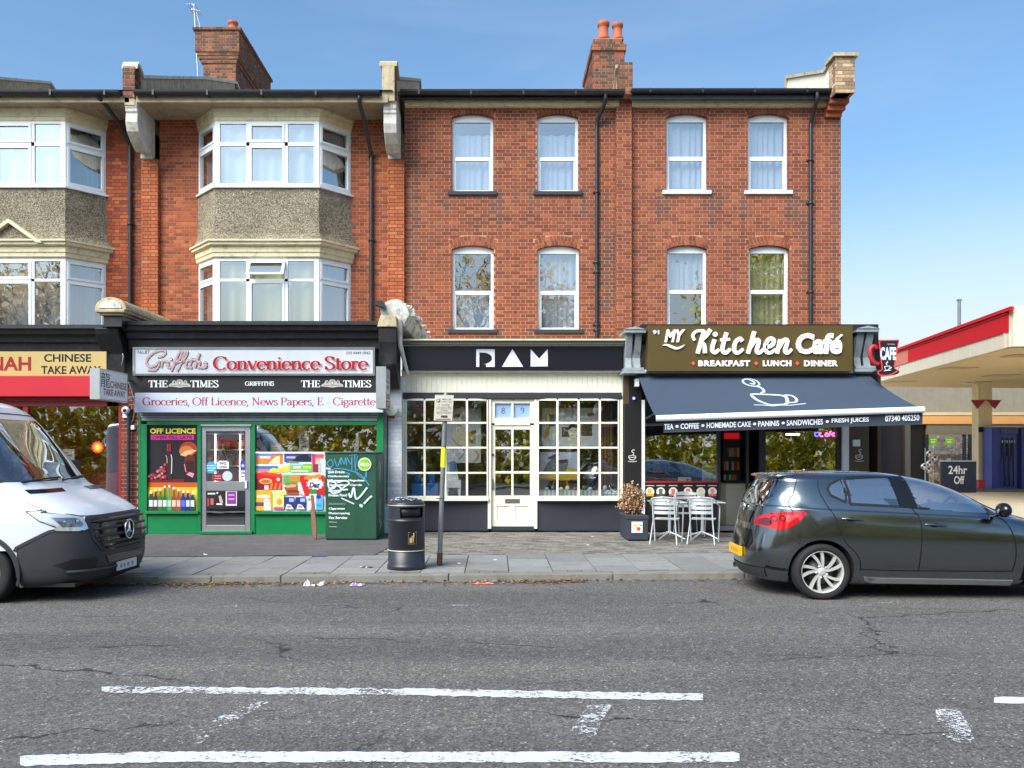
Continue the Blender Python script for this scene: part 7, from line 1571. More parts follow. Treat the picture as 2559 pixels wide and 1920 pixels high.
# ================================================================ vehicles
class Shell:
    """car body as stacked rounded outlines: level = (z, rear x, front x, half width)"""
    def __init__(s, lv, nx, ny, shear=None): s.lv = lv; s.nx = nx; s.ny = ny; s.sh = shear or (lambda x, z: 0.0)
    def at(s, z):
        lv = s.lv
        if z <= lv[0][0]: return lv[0][1:]
        if z >= lv[-1][0]: return lv[-1][1:]
        i = max(k for k in range(len(lv) - 1) if lv[k][0] <= z); p0, p1, p2, p3 = lv[max(i - 1, 0)], lv[i], lv[i + 1], lv[min(i + 2, len(lv) - 1)]
        h = p2[0] - p1[0]; t = (z - p1[0]) / h; out = []
        for d in (1, 2, 3):
            m1 = (p2[d] - p0[d]) / (p2[0] - p0[0]) * h if p2[0] != p0[0] else 0; m2 = (p3[d] - p1[d]) / (p3[0] - p1[0]) * h if p3[0] != p1[0] else 0
            out.append((2 * t ** 3 - 3 * t * t + 1) * p1[d] + (t ** 3 - 2 * t * t + t) * m1 + (-2 * t ** 3 + 3 * t * t) * p2[d] + (t ** 3 - t * t) * m2)
        return out
    def P0(s, t, z):
        xr, xf, b = s.at(z); a = (xf - xr) / 2; c = (xf + xr) / 2; ct, st = math.cos(t), math.sin(t)
        x = c + a * math.copysign(abs(ct) ** (2 / s.nx), ct); y = b * math.copysign(abs(st) ** (2 / s.ny), st); return Vector((x, y, z + s.sh(x, z)))
    def P(s, t, z, h=0.0):
        p = s.P0(t, z)
        if h == 0: return tuple(p)
        e = .004; du = s.P0(t + e, z) - s.P0(t - e, z); dv = s.P0(t, z + e) - s.P0(t, z - e); n = du.cross(dv)
        if n.length < 1e-9: return tuple(p)
        return tuple(p + n.normalized() * h)
    def zl(s, x, z):
        q = z
        for _ in range(6): q = z - s.sh(x, q)
        return q
    def tx(s, x, z, side=-1):
        xr, xf, b = s.at(z); a = (xf - xr) / 2; c = (xf + xr) / 2; X = max(-.9999, min(.9999, (x - c) / a)); ct = math.copysign(abs(X) ** (s.nx / 2), X)
        return side * math.acos(ct)
    def side(s, x, z, h=0.0): q = s.zl(x, z); return s.P(s.tx(x, q), q, h)
    def end(s, y, z, front=True, h=0.0):
        xr, xf, b = s.at(z); st = math.copysign(abs(max(-.999, min(.999, y / b))) ** (s.ny / 2), y); t = math.asin(st); return s.P(t if front else PI - t, z, h)
def inpoly(p, poly):
    x, y = p; c = False; n = len(poly)
    for i in range(n):
        (x1, y1), (x2, y2) = poly[i], poly[i - 1]
        if (y1 > y) != (y2 > y) and x < (x2 - x1) * (y - y1) / (y2 - y1) + x1: c = not c
    return c
def patch(poly, fn, h, step, name, m, parent, thick=0.0, smooth_=True):
    """sheet cut to an outline and laid on a curved surface"""
    bm = bmesh.new(); bm.faces.new([bm.verts.new((x, y, 0)) for x, y in poly]); xs = [p[0] for p in poly]; ys = [p[1] for p in poly]
    for ax, vals in ((0, xs), (1, ys)):
        v = min(vals) + step
        while v < max(vals):
            co = [0, 0, 0]; co[ax] = v; no = [0, 0, 0]; no[ax] = 1
            bmesh.ops.bisect_plane(bm, geom=bm.verts[:] + bm.edges[:] + bm.faces[:], plane_co=co, plane_no=no); v += step
    bmesh.ops.triangulate(bm, faces=[f for f in bm.faces if len(f.verts) > 4])
    bm.verts.index_update(); b = MB(); vs = [(v.co.x, v.co.y) for v in bm.verts]; fs = [tuple(v.index for v in f.verts) for f in bm.faces]; bm.free()
    b.add([fn(x, y, h) for x, y in vs], fs, smooth=smooth_)
    if thick:
        n = len(poly); q = []
        P = poly
        for i in range(n): b.add([fn(*P[i], h), fn(*P[(i + 1) % n], h), fn(*P[(i + 1) % n], h - thick), fn(*P[i], h - thick)], [(0, 1, 2, 3)])
    return b.build(name, m, parent)
def seam(fn, pts, w, h, name, m, parent, sm=4, closed=False):
    p = smooth(pts, sm, closed) if sm else pts; b = MB()
    for q in ribbon(p, w, closed): b.add([fn(x, y, h) for x, y in q], [(0, 1, 2, 3)])
    return b.build(name, m, parent)
def shell_mesh(sh, z0, z1, nz, nt, pick, cap_bottom=False, cap_top=False):
    """grid of the shell; pick(x, y, z) -> key of the mesh the face goes to"""
    out = {}; grid = [[sh.P0(2 * PI * i / nt, z0 + (z1 - z0) * j / nz) for i in range(nt)] for j in range(nz + 1)]
    for j in range(nz):
        for i in range(nt):
            q = [grid[j][i], grid[j][(i + 1) % nt], grid[j + 1][(i + 1) % nt], grid[j + 1][i]]; c = (q[0] + q[1] + q[2] + q[3]) / 4; k = pick(c.x, c.y, c.z)
            out.setdefault(k, []).append((j, i))
    meshes = {}
    for k, cells in out.items():
        b = MB(); idx = {}; fs = []
        def vid(j, i):
            i %= nt
            if (j, i) not in idx: idx[(j, i)] = len(b.v); b.v.append(tuple(grid[j][i]))
            return idx[(j, i)]
        for j, i in cells: b.f.append([vid(j, i), vid(j, i + 1), vid(j + 1, i + 1), vid(j + 1, i)]); b.c.append((1, 1, 1, 1)); b.m.append(0); b.sm.append(True)
        meshes[k] = b
    return meshes, grid
def cut(obj, cutters):
    """subtracts the cutters from a mesh object for good"""
    for c in cutters:
        m = obj.modifiers.new('cut', 'BOOLEAN'); m.operation = 'DIFFERENCE'; m.object = c; m.solver = 'EXACT'; m.material_mode = 'TRANSFER'
    bpy.context.view_layer.update(); dg = bpy.context.evaluated_depsgraph_get()
    me = bpy.data.meshes.new_from_object(obj.evaluated_get(dg)); obj.modifiers.clear(); obj.data = me
    for c in cutters: bpy.data.objects.remove(c)
def paint(name, col, metal=.55, flake=.12):
    m, nt, b = nodes_of(name); n = _geo_noise(nt, 700, 2, .5); c = mixc(nt, n, tuple(x * (1 - flake) for x in col[:3]) + (1,), tuple(min(1, x * (1 + flake)) for x in col[:3]) + (1,))
    nt.links.new(c, b.inputs['Base Color']); b.inputs['Metallic'].default_value = metal; b.inputs['Roughness'].default_value = .17; b.inputs['Coat Weight'].default_value = .8; b.inputs['Coat Roughness'].default_value = .03; return m
paint('car_grey', S(120, 127, 132), 1.0); 
m_, nt_, b_ = nodes_of('van_white'); b_.inputs['Base Color'].default_value = S(206, 211, 222); b_.inputs['Roughness'].default_value = .35; b_.inputs['Coat Weight'].default_value = .8; b_.inputs['Coat Roughness'].default_value = .05
mat('gloss_black', S(14, 14, 16), .12, var=0, spec=.6); mat('seal', S(14, 14, 15), .5, var=0); mat('cabin', S(34, 35, 38), .8, var=.1)
mat('light_red', S(186, 10, 26), .08, var=0, coat=.8); mat('light_dark_red', S(90, 6, 14), .12, var=0, coat=.8); mat('lens_clear', S(206, 210, 214), .12, var=0.0, metal=.5, coat=1.0); mat('plate_yellow', S(238, 176, 20), .4, var=.05); mat('plate_white', S(214, 216, 222), .4, var=.05); mat('alloy', S(214, 214, 212), .35, metal=.45, var=.05); mat('disc_grey', S(70, 68, 66), .5, metal=.6)
def wheel(parent, x, yf, z, r, rr, sgn, style):
    """sgn -1: outer face towards -y"""
    b = MB(); w = .2; pr = [(rr * .98, 0), (rr + .012, -.012), (r - .03, -.02), (r - .008, .0), (r, .025), (r, w - .025), (r - .01, w), (rr, w)]
    b.lathe([(q, -sgn * h) for q, h in pr], (x, yf, z), 48, 'y'); ty = b.build('wheel', MATS['rubber'], parent)
    b = MB(); b.lathe([(rr * 1.0, -sgn * .0), (rr * .985, sgn * .006), (rr * .94, -sgn * .012), (rr * .91, -sgn * .05), (rr * .9, -sgn * .16)], (x, yf, z), 48, 'y'); b.build('rim', MATS['alloy'], ty)
    b = MB(); b.lathe([(0, -sgn * .10), (rr * .62, -sgn * .10), (rr * .62, -sgn * .12)], (x, yf, z), 32, 'y'); b.build('brake_disc', MATS['disc_grey'], ty)
    b = MB(); b.lathe([(0, -sgn * .14), (rr * .98, -sgn * .14)], (x, yf, z), 32, 'y'); b.build('wheel_back', MATS['dark_void'], ty)
    sp = MB(); n = 5
    for i in range(n):
        for off, sw in ((-.16, .18), (.20, .22)):
            a = 2 * PI * i / n + off + .3; pts = []
            for k in range(7):
                q = k / 6; rad = rr * (.16 + .78 * q); an = a + sw * 1.6 * q * (1 if off > 0 else .7); wd_ = rr * (.10 + .05 * q)
                pts.append((rad, an, wd_))
            v = []
            for rad, an, wd_ in pts:
                for e in (-.5, .5):
                    px, pz = rad * math.cos(an) - e * wd_ * math.sin(an), rad * math.sin(an) + e * wd_ * math.cos(an)
                    for d in (0.0, .035): v.append((x + px, yf - sgn * (.012 - .02 * (1 - rad / rr) * -1 + d), z + pz))
            f = []
            for k in range(6):
                o = k * 4; f += [(o, o + 4, o + 6, o + 2), (o, o + 1, o + 5, o + 4), (o + 2, o + 6, o + 7, o + 3)]
            sp.add(v, f)
    sp.build('spoke', MATS['alloy'], ty)
    b = MB(); b.lathe([(0, sgn * .0 - sgn * .02), (rr * .13, -sgn * .02), (rr * .2, -sgn * .028), (rr * .2, -sgn * .06)], (x, yf, z), 20, 'y')
    for i in range(5): a = 2 * PI * i / 5 + .8; b.lathe([(0, -sgn * .018), (.011, -sgn * .018), (.013, -sgn * .05)], (x + rr * .27 * math.cos(a), yf, z + rr * .27 * math.sin(a)), 8, 'y')
    b.build('hub', MATS['alloy'], ty); return ty

# ---------------------------------------------------------------- grey hatchback
def bumpf(z):
    if z < .45: return 0
    if z < 1.0: t = (z - .45) / .55; return t * t * (3 - 2 * t)
    if z < 1.12: return 1
    t = min(1, (z - 1.12) / .34); return 1 - t * t * (3 - 2 * t)
CARL = [(.16, -.58, 3.28, .72), (.22, -.70, 3.40, .80), (.36, -.765, 3.47, .845), (.52, -.785, 3.50, .868), (.68, -.755, 3.44, .875), (.82, -.715, 3.28, .868), (.93, -.68, 2.92, .85), (1.02, -.655, 2.55, .825), (1.10, -.625, 2.22, .795), (1.25, -.555, 1.86, .72), (1.36, -.50, 1.52, .655), (1.42, -.47, 1.24, .605), (1.465, -.34, .98, .50), (1.49, -.05, .70, .28), (1.495, .1, .5, .05)]
car_s = Shell(CARL, 6.5, 2.7, lambda x, z: -.05 * (x - .9) * bumpf(z))
car = thing('parked_hatchback', 'dark grey five door hatchback parked on the right with red tail light', 'car', (3.85, 11.08, 0))
CARM = Matrix.Translation((3.846, 11.10, .004)) @ Matrix.Rotation(math.radians(-1.5), 4, 'Z')
XF = CARM
sd = lambda x, z, h=0.0: car_s.side(x, z, h)
win_r = [(.335, 1.115), (.345, 1.25), (.325, 1.385), (.36, 1.412), (.60, 1.425), (.845, 1.425), (.915, 1.085)]
win_q = [(.125, 1.215), (.105, 1.29), (.15, 1.345), (.285, 1.40), (.31, 1.25), (.29, 1.135)]
win_f = [(1.035, 1.425), (1.25, 1.424), (1.45, 1.40), (1.62, 1.345), (1.76, 1.265), (1.87, 1.165), (1.95, 1.005), (1.12, 1.068)]
win_a = [(1.88, 1.20), (2.00, 1.12), (2.14, 1.02), (2.17, .985), (2.01, .995), (1.95, 1.06)]
rear_w = [(-.50, 1.09), (-.56, 1.12), (-.47, 1.38), (.47, 1.38), (.56, 1.12), (.50, 1.09)]
wsc = [(-.66, 1.04), (-.52, 1.40), (.52, 1.40), (.66, 1.04)]
def pick_g(x, y, z):
    if z > 1.435: return 'roof'
    for k, w in enumerate((win_r, win_q, win_f, win_a)):
        if inpoly((x, z), w) and abs(y) > .52: return ('g%d' % k) + ('n' if y < 0 else 'f')
    if x < 0 and inpoly((y, z), rear_w): return 'rear'
    if x > 1.2 and abs(y) < .70 and inpoly((y, z - .02), wsc): return 'wind'
    return 'body'
ms1, gr1 = shell_mesh(car_s, .16, 1.02, 26, 360, lambda x, y, z: 'lower'); ms2, gr2 = shell_mesh(car_s, 1.02, 1.494, 44, 520, pick_g)
lo = ms1['lower']; nt = 360; o = len(lo.v)
lo.add([tuple(p) for p in gr1[0]], [tuple(range(nt - 1, -1, -1))]); lo.add([tuple(p) for p in gr1[-1]], [tuple(range(nt))], (1, 1, 1, 1), 1)
def weld(ob):
    bm = bmesh.new(); bm.from_mesh(ob.data); bmesh.ops.remove_doubles(bm, verts=bm.verts, dist=1e-4); bmesh.ops.recalc_face_normals(bm, faces=bm.faces); bm.to_mesh(ob.data); bm.free()
body = lo.build('body', [MATS['car_grey'], MATS['cabin']], car); weld(body)
cs_ = []
for ax in (0.0, 2.68):
    for sg in (-1, 1):
        c = MB(); n = 40; R = .368; y0, y1 = sg * .55, sg * 1.2
        ring = [(ax + R * math.cos(2 * PI * k / n), .335 + R * math.sin(2 * PI * k / n)) for k in range(n)]
        c.add([(x, y0, z) for x, z in ring] + [(x, y1, z) for x, z in ring], [tuple(range(n)), tuple(range(2 * n - 1, n - 1, -1))] + [(k, k + n, (k + 1) % n + n, (k + 1) % n) for k in range(n)]); oc = c.build('cutter', MATS['dark_void'], None); cs_.append(oc)
cut(body, cs_)
ms2['body'].build('greenhouse', MATS['car_grey'], car, recalc=True)
ms2['roof'].build('roof', MATS['car_grey'], car)
for k, nm in (('g0', 'rear_window'), ('g1', 'quarter_window'), ('g2', 'front_window'), ('g3', 'corner_window')):
    for s_ in 'nf':
        if k + s_ in ms2: ms2[k + s_].build(nm, GC, car)
ms2['rear'].build('tailgate_glass', glass('tail_glass', .2, (.18, .2, .2, 1), 0), car); ms2['wind'].build('windscreen', GC, car)
for w in (win_r, win_q, win_f, win_a): seam(sd, w + [w[0]], .03, .004, 'window_seal', MATS['seal'], car, 0)
patch([(.85, 1.43), (1.035, 1.43), (1.12, 1.06), (.915, 1.075)], sd, .006, .05, 'door_pillar', MATS['gloss_black'], car)
rm = lambda y, z, h=0.0: car_s.end(y, z, False, h)
seam(rm, rear_w + [rear_w[0]], .03, .004, 'tailgate_seal', MATS['seal'], car, 0)
# spoiler, tailgate pieces
b = MB(); n = 16
for k in range(n):
    ya, yb = -.53 + 1.06 * k / n, -.53 + 1.06 * (k + 1) / n
    def spx(y): return -.56 + .12 * (abs(y) / .53) ** 2.5
    v = [(spx(y) + dx, y, z) for y in (ya, yb) for dx, z in ((0, 1.425), (.03, 1.452), (.24, 1.474), (.24, 1.43), (.06, 1.405))]
    b.add(v, [(0, 1, 6, 5), (1, 2, 7, 6), (3, 4, 9, 8), (4, 0, 5, 9)] + ([(0, 4, 3, 2, 1)] if k == 0 else []) + ([(5, 6, 7, 8, 9)] if k == n - 1 else []), smooth=True)
b.build('spoiler', MATS['car_grey'], car)
b = MB(); b.box(-.57, -.55, -.11, .11, 1.432, 1.447); b.build('brake_light', MATS['light_red'], car)
b = MB(); b.prism([(-.16, 1.476), (-.02, 1.476), (-.0, 1.486), (-.12, 1.512)], lambda u, v, w: (u + .18, -.03 + w, v), .06); b.build('aerial_fin', MATS['car_grey'], car, bevel=.008)
tl = [(-.665, .90), (-.62, .955), (-.52, 1.0), (-.34, 1.02), (-.20, 1.03), (-.17, 1.0), (-.24, .92), (-.32, .855), (-.39, .815), (-.47, .80), (-.60, .83), (-.665, .85)]
patch(tl, sd, .014, .04, 'tail_light', MATS['light_red'], car, .03)
patch([(-.645, .895), (-.60, .93), (-.54, .93), (-.52, .87), (-.56, .845), (-.64, .855)], sd, .018, .04, 'reversing_lens', MATS['light_dark_red'], car)
patch([(-.40, .975), (-.25, .99), (-.28, .95), (-.38, .88)], sd, .018, .04, 'indicator_lens', mat('lens_rose', S(220, 70, 80), .1, var=0, coat=.8), car)
for xx, zz, rr in ((-.57, .905, .028), (-.50, .93, .03), (-.42, .94, .03)):
    seam(sd, [(xx + rr * math.cos(2 * PI * k / 16), zz + rr * math.sin(2 * PI * k / 16)) for k in range(16)], .01, .0185, 'lamp_ring', MATS['light_dark_red'], car, 0, True)
patch([(.52, .86), (.56, .92), (.68, .955), (.76, .95), (.78, .88), (.70, .80), (.58, .80)], rm, .014, .05, 'tail_light', MATS['light_red'], car, .03)
patch([(-.34, .93), (.34, .93), (.30, .80), (-.30, .80)], rm, .008, .05, 'tailgate_recess', MATS['gloss_black'], car)
b = MB(); c = rm(0, .955, .02); b.lathe([(0, -.012), (.05, -.01), (.056, .0), (.05, .01)], c, 24, 'x'); b.build('badge', MATS['chrome'], car)
patch([(-.40, .74), (.40, .74), (.46, .62), (.40, .55), (-.40, .55), (-.46, .62)], rm, .006, .06, 'bumper_recess', MATS['gloss_black'], car)
b = MB(); v = rm(0, .50, .02); b.box(v[0] - .012, v[0] + .03, -.26, .26, .44, .555); b.build('number_plate', MATS['plate_yellow'], car, bevel=.004)
b = MB()
for yy in (-.14, -.05, .02, .12): b.box(v[0] - .0135, v[0] - .0125, yy - .03, yy + .02, .475, .52, S(206, 140, 16))
b.build('plate_smudge', MATS['plain'], car)
patch([(-.60, .34), (.60, .34), (.56, .22), (-.56, .22)], rm, .01, .06, 'diffuser', MATS['dark_plastic'], car)
seam(sd, [(-.60, .36), (-.50, .34), (-.36, .335)], .03, .006, 'bumper_lip', MATS['gloss_black'], car)
b = MB(); q = rm(.42, .25, .04); b.tube([(q[0] + .1, .42, .25), (q[0] - .02, .42, .25)], .035, 14, cap=False); b.build('exhaust', MATS['chrome'], car)
# shut lines, handles, filler flap, sill strip
for pts in ([(.02, 1.40), (.0, 1.28), (.05, 1.13), (.14, .98), (.20, .82), (.27, .66), (.37, .56), (.43, .45), (.44, .34)], [(.955, 1.43), (1.05, 1.07), (1.11, .98), (1.135, .80), (1.115, .45), (1.105, .34)], [(1.85, 1.24), (2.02, .995), (2.12, .90), (2.19, .72), (2.21, .50), (2.18, .34)], [(.44, .36), (.8, .345), (1.5, .34), (2.18, .34)], [(-.36, .80), (-.28, .70), (-.20, .62), (-.27, .66)], [(-.30, 1.00), (-.36, 1.12), (-.30, 1.22), (-.22, 1.4)]): seam(sd, pts, .012, .003, 'shut_line', MATS['seal'], car)
seam(sd, [(-.15 + .088 * math.cos(2 * PI * k / 24), .855 + .088 * math.sin(2 * PI * k / 24)) for k in range(24)], .007, .003, 'filler_flap', MATS['seal'], car, 0, True)
for x0, z0 in ((.26, .94), (1.21, .875)):
    patch([(x0 + .07 + .05 * math.cos(2 * PI * k / 16), z0 + .028 * math.sin(2 * PI * k / 16) - .0) for k in range(16)], sd, .004, .03, 'handle_recess', MATS['seal'], car)
    b = MB(); b.tube([sd(x0 - .04, z0 + .005, .012), sd(x0 + .03, z0 + .004, .035), sd(x0 + .15, z0 - .006, .035), sd(x0 + .21, z0 - .012, .012)], [.011, .014, .014, .010], 8); b.build('handle', MATS['car_grey'], car)
patch([(.48, .275), (.56, .26), (2.20, .235), (2.20, .18), (.58, .205), (.50, .23)], sd, .02, .08, 'sill_strip', MATS['alu'], car, .03)
seam(sd, [(-.10, 1.03), (.3, .995), (.9, .955), (1.6, .915), (2.2, .87)], .012, .003, 'crease', MATS['car_grey'], car)
seam(sd, [(.38 * math.cos(t), .335 + .38 * math.sin(t)) for t in [PI * 1.02 - 1.06 * PI * k / 24 for k in range(25)]], .03, .006, 'arch_lip', MATS['car_grey'], car, 0)
# mirror
b = MB(); q = Vector(sd(1.97, .985, .0)); b.tube([q, q + Vector((.02, -.08, .01)), q + Vector((.03, -.13, .04))], .022, 8); b.build('mirror_arm', MATS['gloss_black'], car)
b = MB(); cxm, cym, czm = q + Vector((.03, -.20, .075)); v = []; 
b.add([(cxm + .075 * math.cos(a) * math.sin(p_), cym + .115 * math.sin(a) * math.sin(p_), czm + .085 * math.cos(p_)) for p_ in [PI * j / 10 for j in range(11)] for a in [2 * PI * i / 20 for i in range(20)]], [(j * 20 + i, j * 20 + (i + 1) % 20, (j + 1) * 20 + (i + 1) % 20, (j + 1) * 20 + i) for j in range(10) for i in range(20)], smooth=True); b.build('mirror', MATS['gloss_black'], car)
wheel(car, 0, -.855, .325, .325, .247, -1, 0); wheel(car, 2.68, -.855, .325, .325, .247, -1, 0); wheel(car, 0, .855, .325, .325, .247, 1, 0); wheel(car, 2.68, .855, .325, .325, .247, 1, 0)
# cabin
def seat(x, y, w=.46):
    b = MB(); b.prism([(x - .1, .70), (x - .28, 1.20), (x - .18, 1.22), (x + .04, .72)], lambda u, v, t: (u, y - w / 2 + t, v), w); b.build('seat_back', MATS['cabin'], car, bevel=.04, seg=2)
    b = MB(); b.prism([(x - .29, 1.24), (x - .33, 1.36), (x - .26, 1.40), (x - .21, 1.38), (x - .2, 1.24)], lambda u, v, t: (u, y - .13 + t, v), .26); b.build('headrest', MATS['cabin'], car, bevel=.03, seg=2)
for y in (-.36, .36): seat(1.22, y); seat(.42, y, .5)
b = MB(); b.prism([(1.75, .8), (1.78, 1.02), (1.95, 1.06), (2.3, .98), (2.3, .8)], lambda u, v, t: (u, -.66 + t, v), 1.32); b.build('dashboard', MATS['cabin'], car, bevel=.02)
b = MB(); pts = [(1.66 + .07 * math.sin(t), -.36 + .18 * math.cos(t), 1.0 + .17 * math.sin(t)) for t in [2 * PI * k / 24 for k in range(25)]]; b.tube(pts, .014, 8, cap=False); b.tube([(1.66, -.52, 1.0), (1.66, -.2, 1.0)], .012, 6); b.build('steering_wheel', MATS['cabin'], car)
b = MB(); b.box(-.35, .3, -.6, .6, 1.0, 1.03); b.build('parcel_shelf', MATS['cabin'], car)
XF = None

# ---------------------------------------------------------------- white van
VL = [(.17, -4.4, .80, .86), (.24, -4.5, .93, .94), (.36, -4.55, .99, .975), (.52, -4.55, 1.005, .99), (.70, -4.55, .99, 1.0), (.84, -4.55, .965, 1.0), (.94, -4.55, .93, .998), (1.01, -4.55, .86, .992), (1.09, -4.55, .74, .985), (1.18, -4.55, .56, .975), (1.27, -4.55, .36, .965), (1.34, -4.55, .24, .955), (1.6, -4.55, .03, .935), (1.9, -4.55, -.22, .91), (2.12, -4.55, -.42, .885), (2.27, -4.55, -.62, .85), (2.37, -4.55, -.92, .79), (2.42, -4.5, -1.4, .66), (2.44, -4.4, -1.9, .4)]
van_s = Shell(VL, 9.0, 4.6)
van = thing('white_van', 'white panel van with dark grey bumper parked at the left edge', 'van', (-5.56, 10.95, 0))
XF = Matrix.Translation((-5.56, 10.93, .004)) @ Matrix.Rotation(math.radians(-2.0), 4, 'Z')
vsd = lambda x, z, h=0.0: van_s.side(x, z, h); vfr = lambda y, z, h=0.0: van_s.end(y, z, True, h)
vt = lambda t, z, h=0.0: van_s.P(t, z, h)
vwind = [(-.86, 1.37), (-.89, 1.45), (-.80, 2.06), (-.72, 2.12), (.72, 2.12), (.80, 2.06), (.89, 1.45), (.86, 1.37)]
vdoor = [(-1.75, 1.30), (-1.75, 2.02), (-.72, 2.02), (-.42, 1.75), (-.22, 1.40), (-.30, 1.30)]
def zbv(x): return .60 + .23 * min(1, max(0, (x - .12) / .45))
def pick_v(x, y, z):
    if x > -.9 and inpoly((y, z), vwind) and abs(y) < .9: return 'wind'
    if abs(y) > .8 and inpoly((x, z), vdoor): return 'doorglass'
    if z < zbv(x): return 'bumper' if x > .20 else 'lower'
    return 'body'
ms, gr = shell_mesh(van_s, .17, 2.438, 130, 520, pick_v)
# lower closed shell for the arches, then the rest
for k, nm, mm in (('body', 'body', MATS['van_white']), ('bumper', 'bumper', MATS['dark_plastic']), ('wind', 'windscreen', glass('van_glass', .14, (.62, .68, .68, 1), 0)), ('doorglass', 'door_window', GC)):
    if k in ms: ms[k].build(nm, mm, van, recalc=True)
lowf = ms['lower']; bl_ = MB(); bl_.v = lowf.v
for f in lowf.f:
    c = [sum(lowf.v[i][d] for i in f) / 4 for d in range(3)]
    if ((c[0] + .22) ** 2 + (c[2] - .345) ** 2) ** .5 > .42 : bl_.f.append(f); bl_.c.append((1, 1, 1, 1)); bl_.m.append(0); bl_.sm.append(True)
bl_.build('lower_body', MATS['van_white'], van)
b = MB(); n = 30
for k in range(n):
    a0, a1 = PI * (-.1 + 1.2 * k / n), PI * (-.1 + 1.2 * (k + 1) / n)
    for y0, y1, r0, r1 in ((-.97, -.60, .43, .43), (-.985, -.965, .46, .42)): b.add([(-.22 + r0 * math.cos(a0), y0, .345 + r0 * math.sin(a0)), (-.22 + r0 * math.cos(a1), y0, .345 + r0 * math.sin(a1)), (-.22 + r1 * math.cos(a1), y1, .345 + r1 * math.sin(a1)), (-.22 + r1 * math.cos(a0), y1, .345 + r1 * math.sin(a0))], [(0, 1, 2, 3)])
b.build('wheel_arch', MATS['dark_void'], van)
bx = [(.18, .60)] + [(.2 + .05 * k, zbv(.2 + .05 * k)) for k in range(12)]
seam(lambda x, z, h: van_s.side(x, z, h), bx, .035, .006, 'bumper_edge', MATS['dark_plastic'], van, 0)
seam(vt, [(van_s.tx(.74, .83) * (1 - k / 20), .83) for k in range(21)], .03, .006, 'bumper_edge', MATS['dark_plastic'], van, 0)
seam(vsd, [(-.22 + .435 * math.cos(t), .345 + .435 * math.sin(t)) for t in [-.1 + 3.3 * k / 30 for k in range(31)]], .06, .008, 'arch_lip', MATS['dark_plastic'], van, 0)
b = MB(); b.box(-4.3, .8, -.85, .85, .18, .22); b.build('underbody', MATS['dark_void'], van)
wheel(van, -.22, -.95, .345, .345, .215, -1, 0); wheel(van, -.22, .95, .345, .345, .215, 1, 0)
seam(vfr, vwind + [vwind[0]], .05, .004, 'windscreen_seal', MATS['seal'], van, 0)
def yv(y): return y
# grille: dark surround, black mesh, slats and star
grl = [(-.735, .93), (-.70, .965), (.70, .965), (.735, .93), (.70, .72), (.60, .58), (.40, .535), (-.40, .535), (-.60, .58), (-.70, .72)]
patch(grl, vfr, .012, .06, 'grille', MATS['dark_plastic'], van, .02)
patch([(p[0] * .93, .75 + (p[1] - .75) * .86) for p in grl], vfr, .016, .06, 'grille_mesh', MATS['gloss_black'], van)
for z in (.905, .82, .735, .655, .595):
    hw = .66 if z > .7 else (.62 if z > .63 else .5); b = MB(); b.tube([vfr(-hw + 2 * hw * k / 20, z, .03) for k in range(21)], [.006 + .014 * math.sin(PI * k / 20) ** .3 for k in range(21)], 8); b.build('grille_slat', MATS['dark_plastic'], van)
c = Vector(vfr(0, .765, .05)); b = MB(); b.lathe([(.0, -.02), (.105, -.02), (.118, 0), (.105, .012), (0, .012)], c, 36, 'x'); b.build('emblem_disc', MATS['gloss_black'], van)
b = MB(); R = .115; b.tube([(c.x + .016, c.y + R * math.cos(t), c.z + R * math.sin(t)) for t in [2 * PI * k / 36 for k in range(37)]], .010, 8, cap=False)
for k in range(3):
    a = PI / 2 + 2 * PI * k / 3; d = Vector((0, math.cos(a), math.sin(a))); e = Vector((0, -math.sin(a), math.cos(a))); p0 = c + Vector((.016, 0, 0))
    b.add([p0 + Vector((.014, 0, 0)), p0 + d * .105, p0 + d * .02 + e * .022, p0 + d * .02 - e * .022], [(0, 2, 1), (0, 1, 3), (1, 2, 3)])
b.build('star_emblem', MATS['chrome'], van)
# headlight wraps the near corner: laid out in outline angle and height
tt = lambda x, z: van_s.tx(x, z, -1)
def tang(y, z): xr, xf, bb = van_s.at(z); return math.asin(math.copysign(abs(y / bb) ** (van_s.ny / 2), y))
hl = [(tt(.30, 1.04), 1.045), (tt(.5, 1.05), 1.05), (tang(-.93, 1.03), 1.03), (tang(-.80, 1.0), 1.0), (tang(-.735, .985), .975), (tang(-.715, .93), .90), (tang(-.72, .86), .83), (tang(-.80, .83), .815), (tang(-.93, .84), .83), (tt(.62, .87), .87), (tt(.45, .94), .94)]
patch(hl, vt, .008, .03, 'headlight', MATS['lens_clear'], van, .02)
hb = [(tang(-.92, .98), .975), (tang(-.80, .97), .965), (tang(-.76, .93), .90), (tang(-.78, .87), .865), (tang(-.90, .87), .87)]
patch(hb, vt, .011, .03, 'headlight_bowl', mat('bowl', S(150, 156, 162), .1, metal=.9, var=0), van)
for yy in (-.88, -.80):
    b = MB(); q = Vector(vfr(yy, .925, .014)); b.lathe([(0, .012), (.03, .008), (.036, 0)], q, 16, 'x'); b.build('lamp_unit', MATS['chrome'], van)
seam(vt, hl + [hl[0]], .012, .011, 'headlight_rim', MATS['seal'], van, 0)
hl2 = [(-t, z) for t, z in hl]; patch(hl2, vt, .008, .03, 'headlight', MATS['lens_clear'], van, .02)
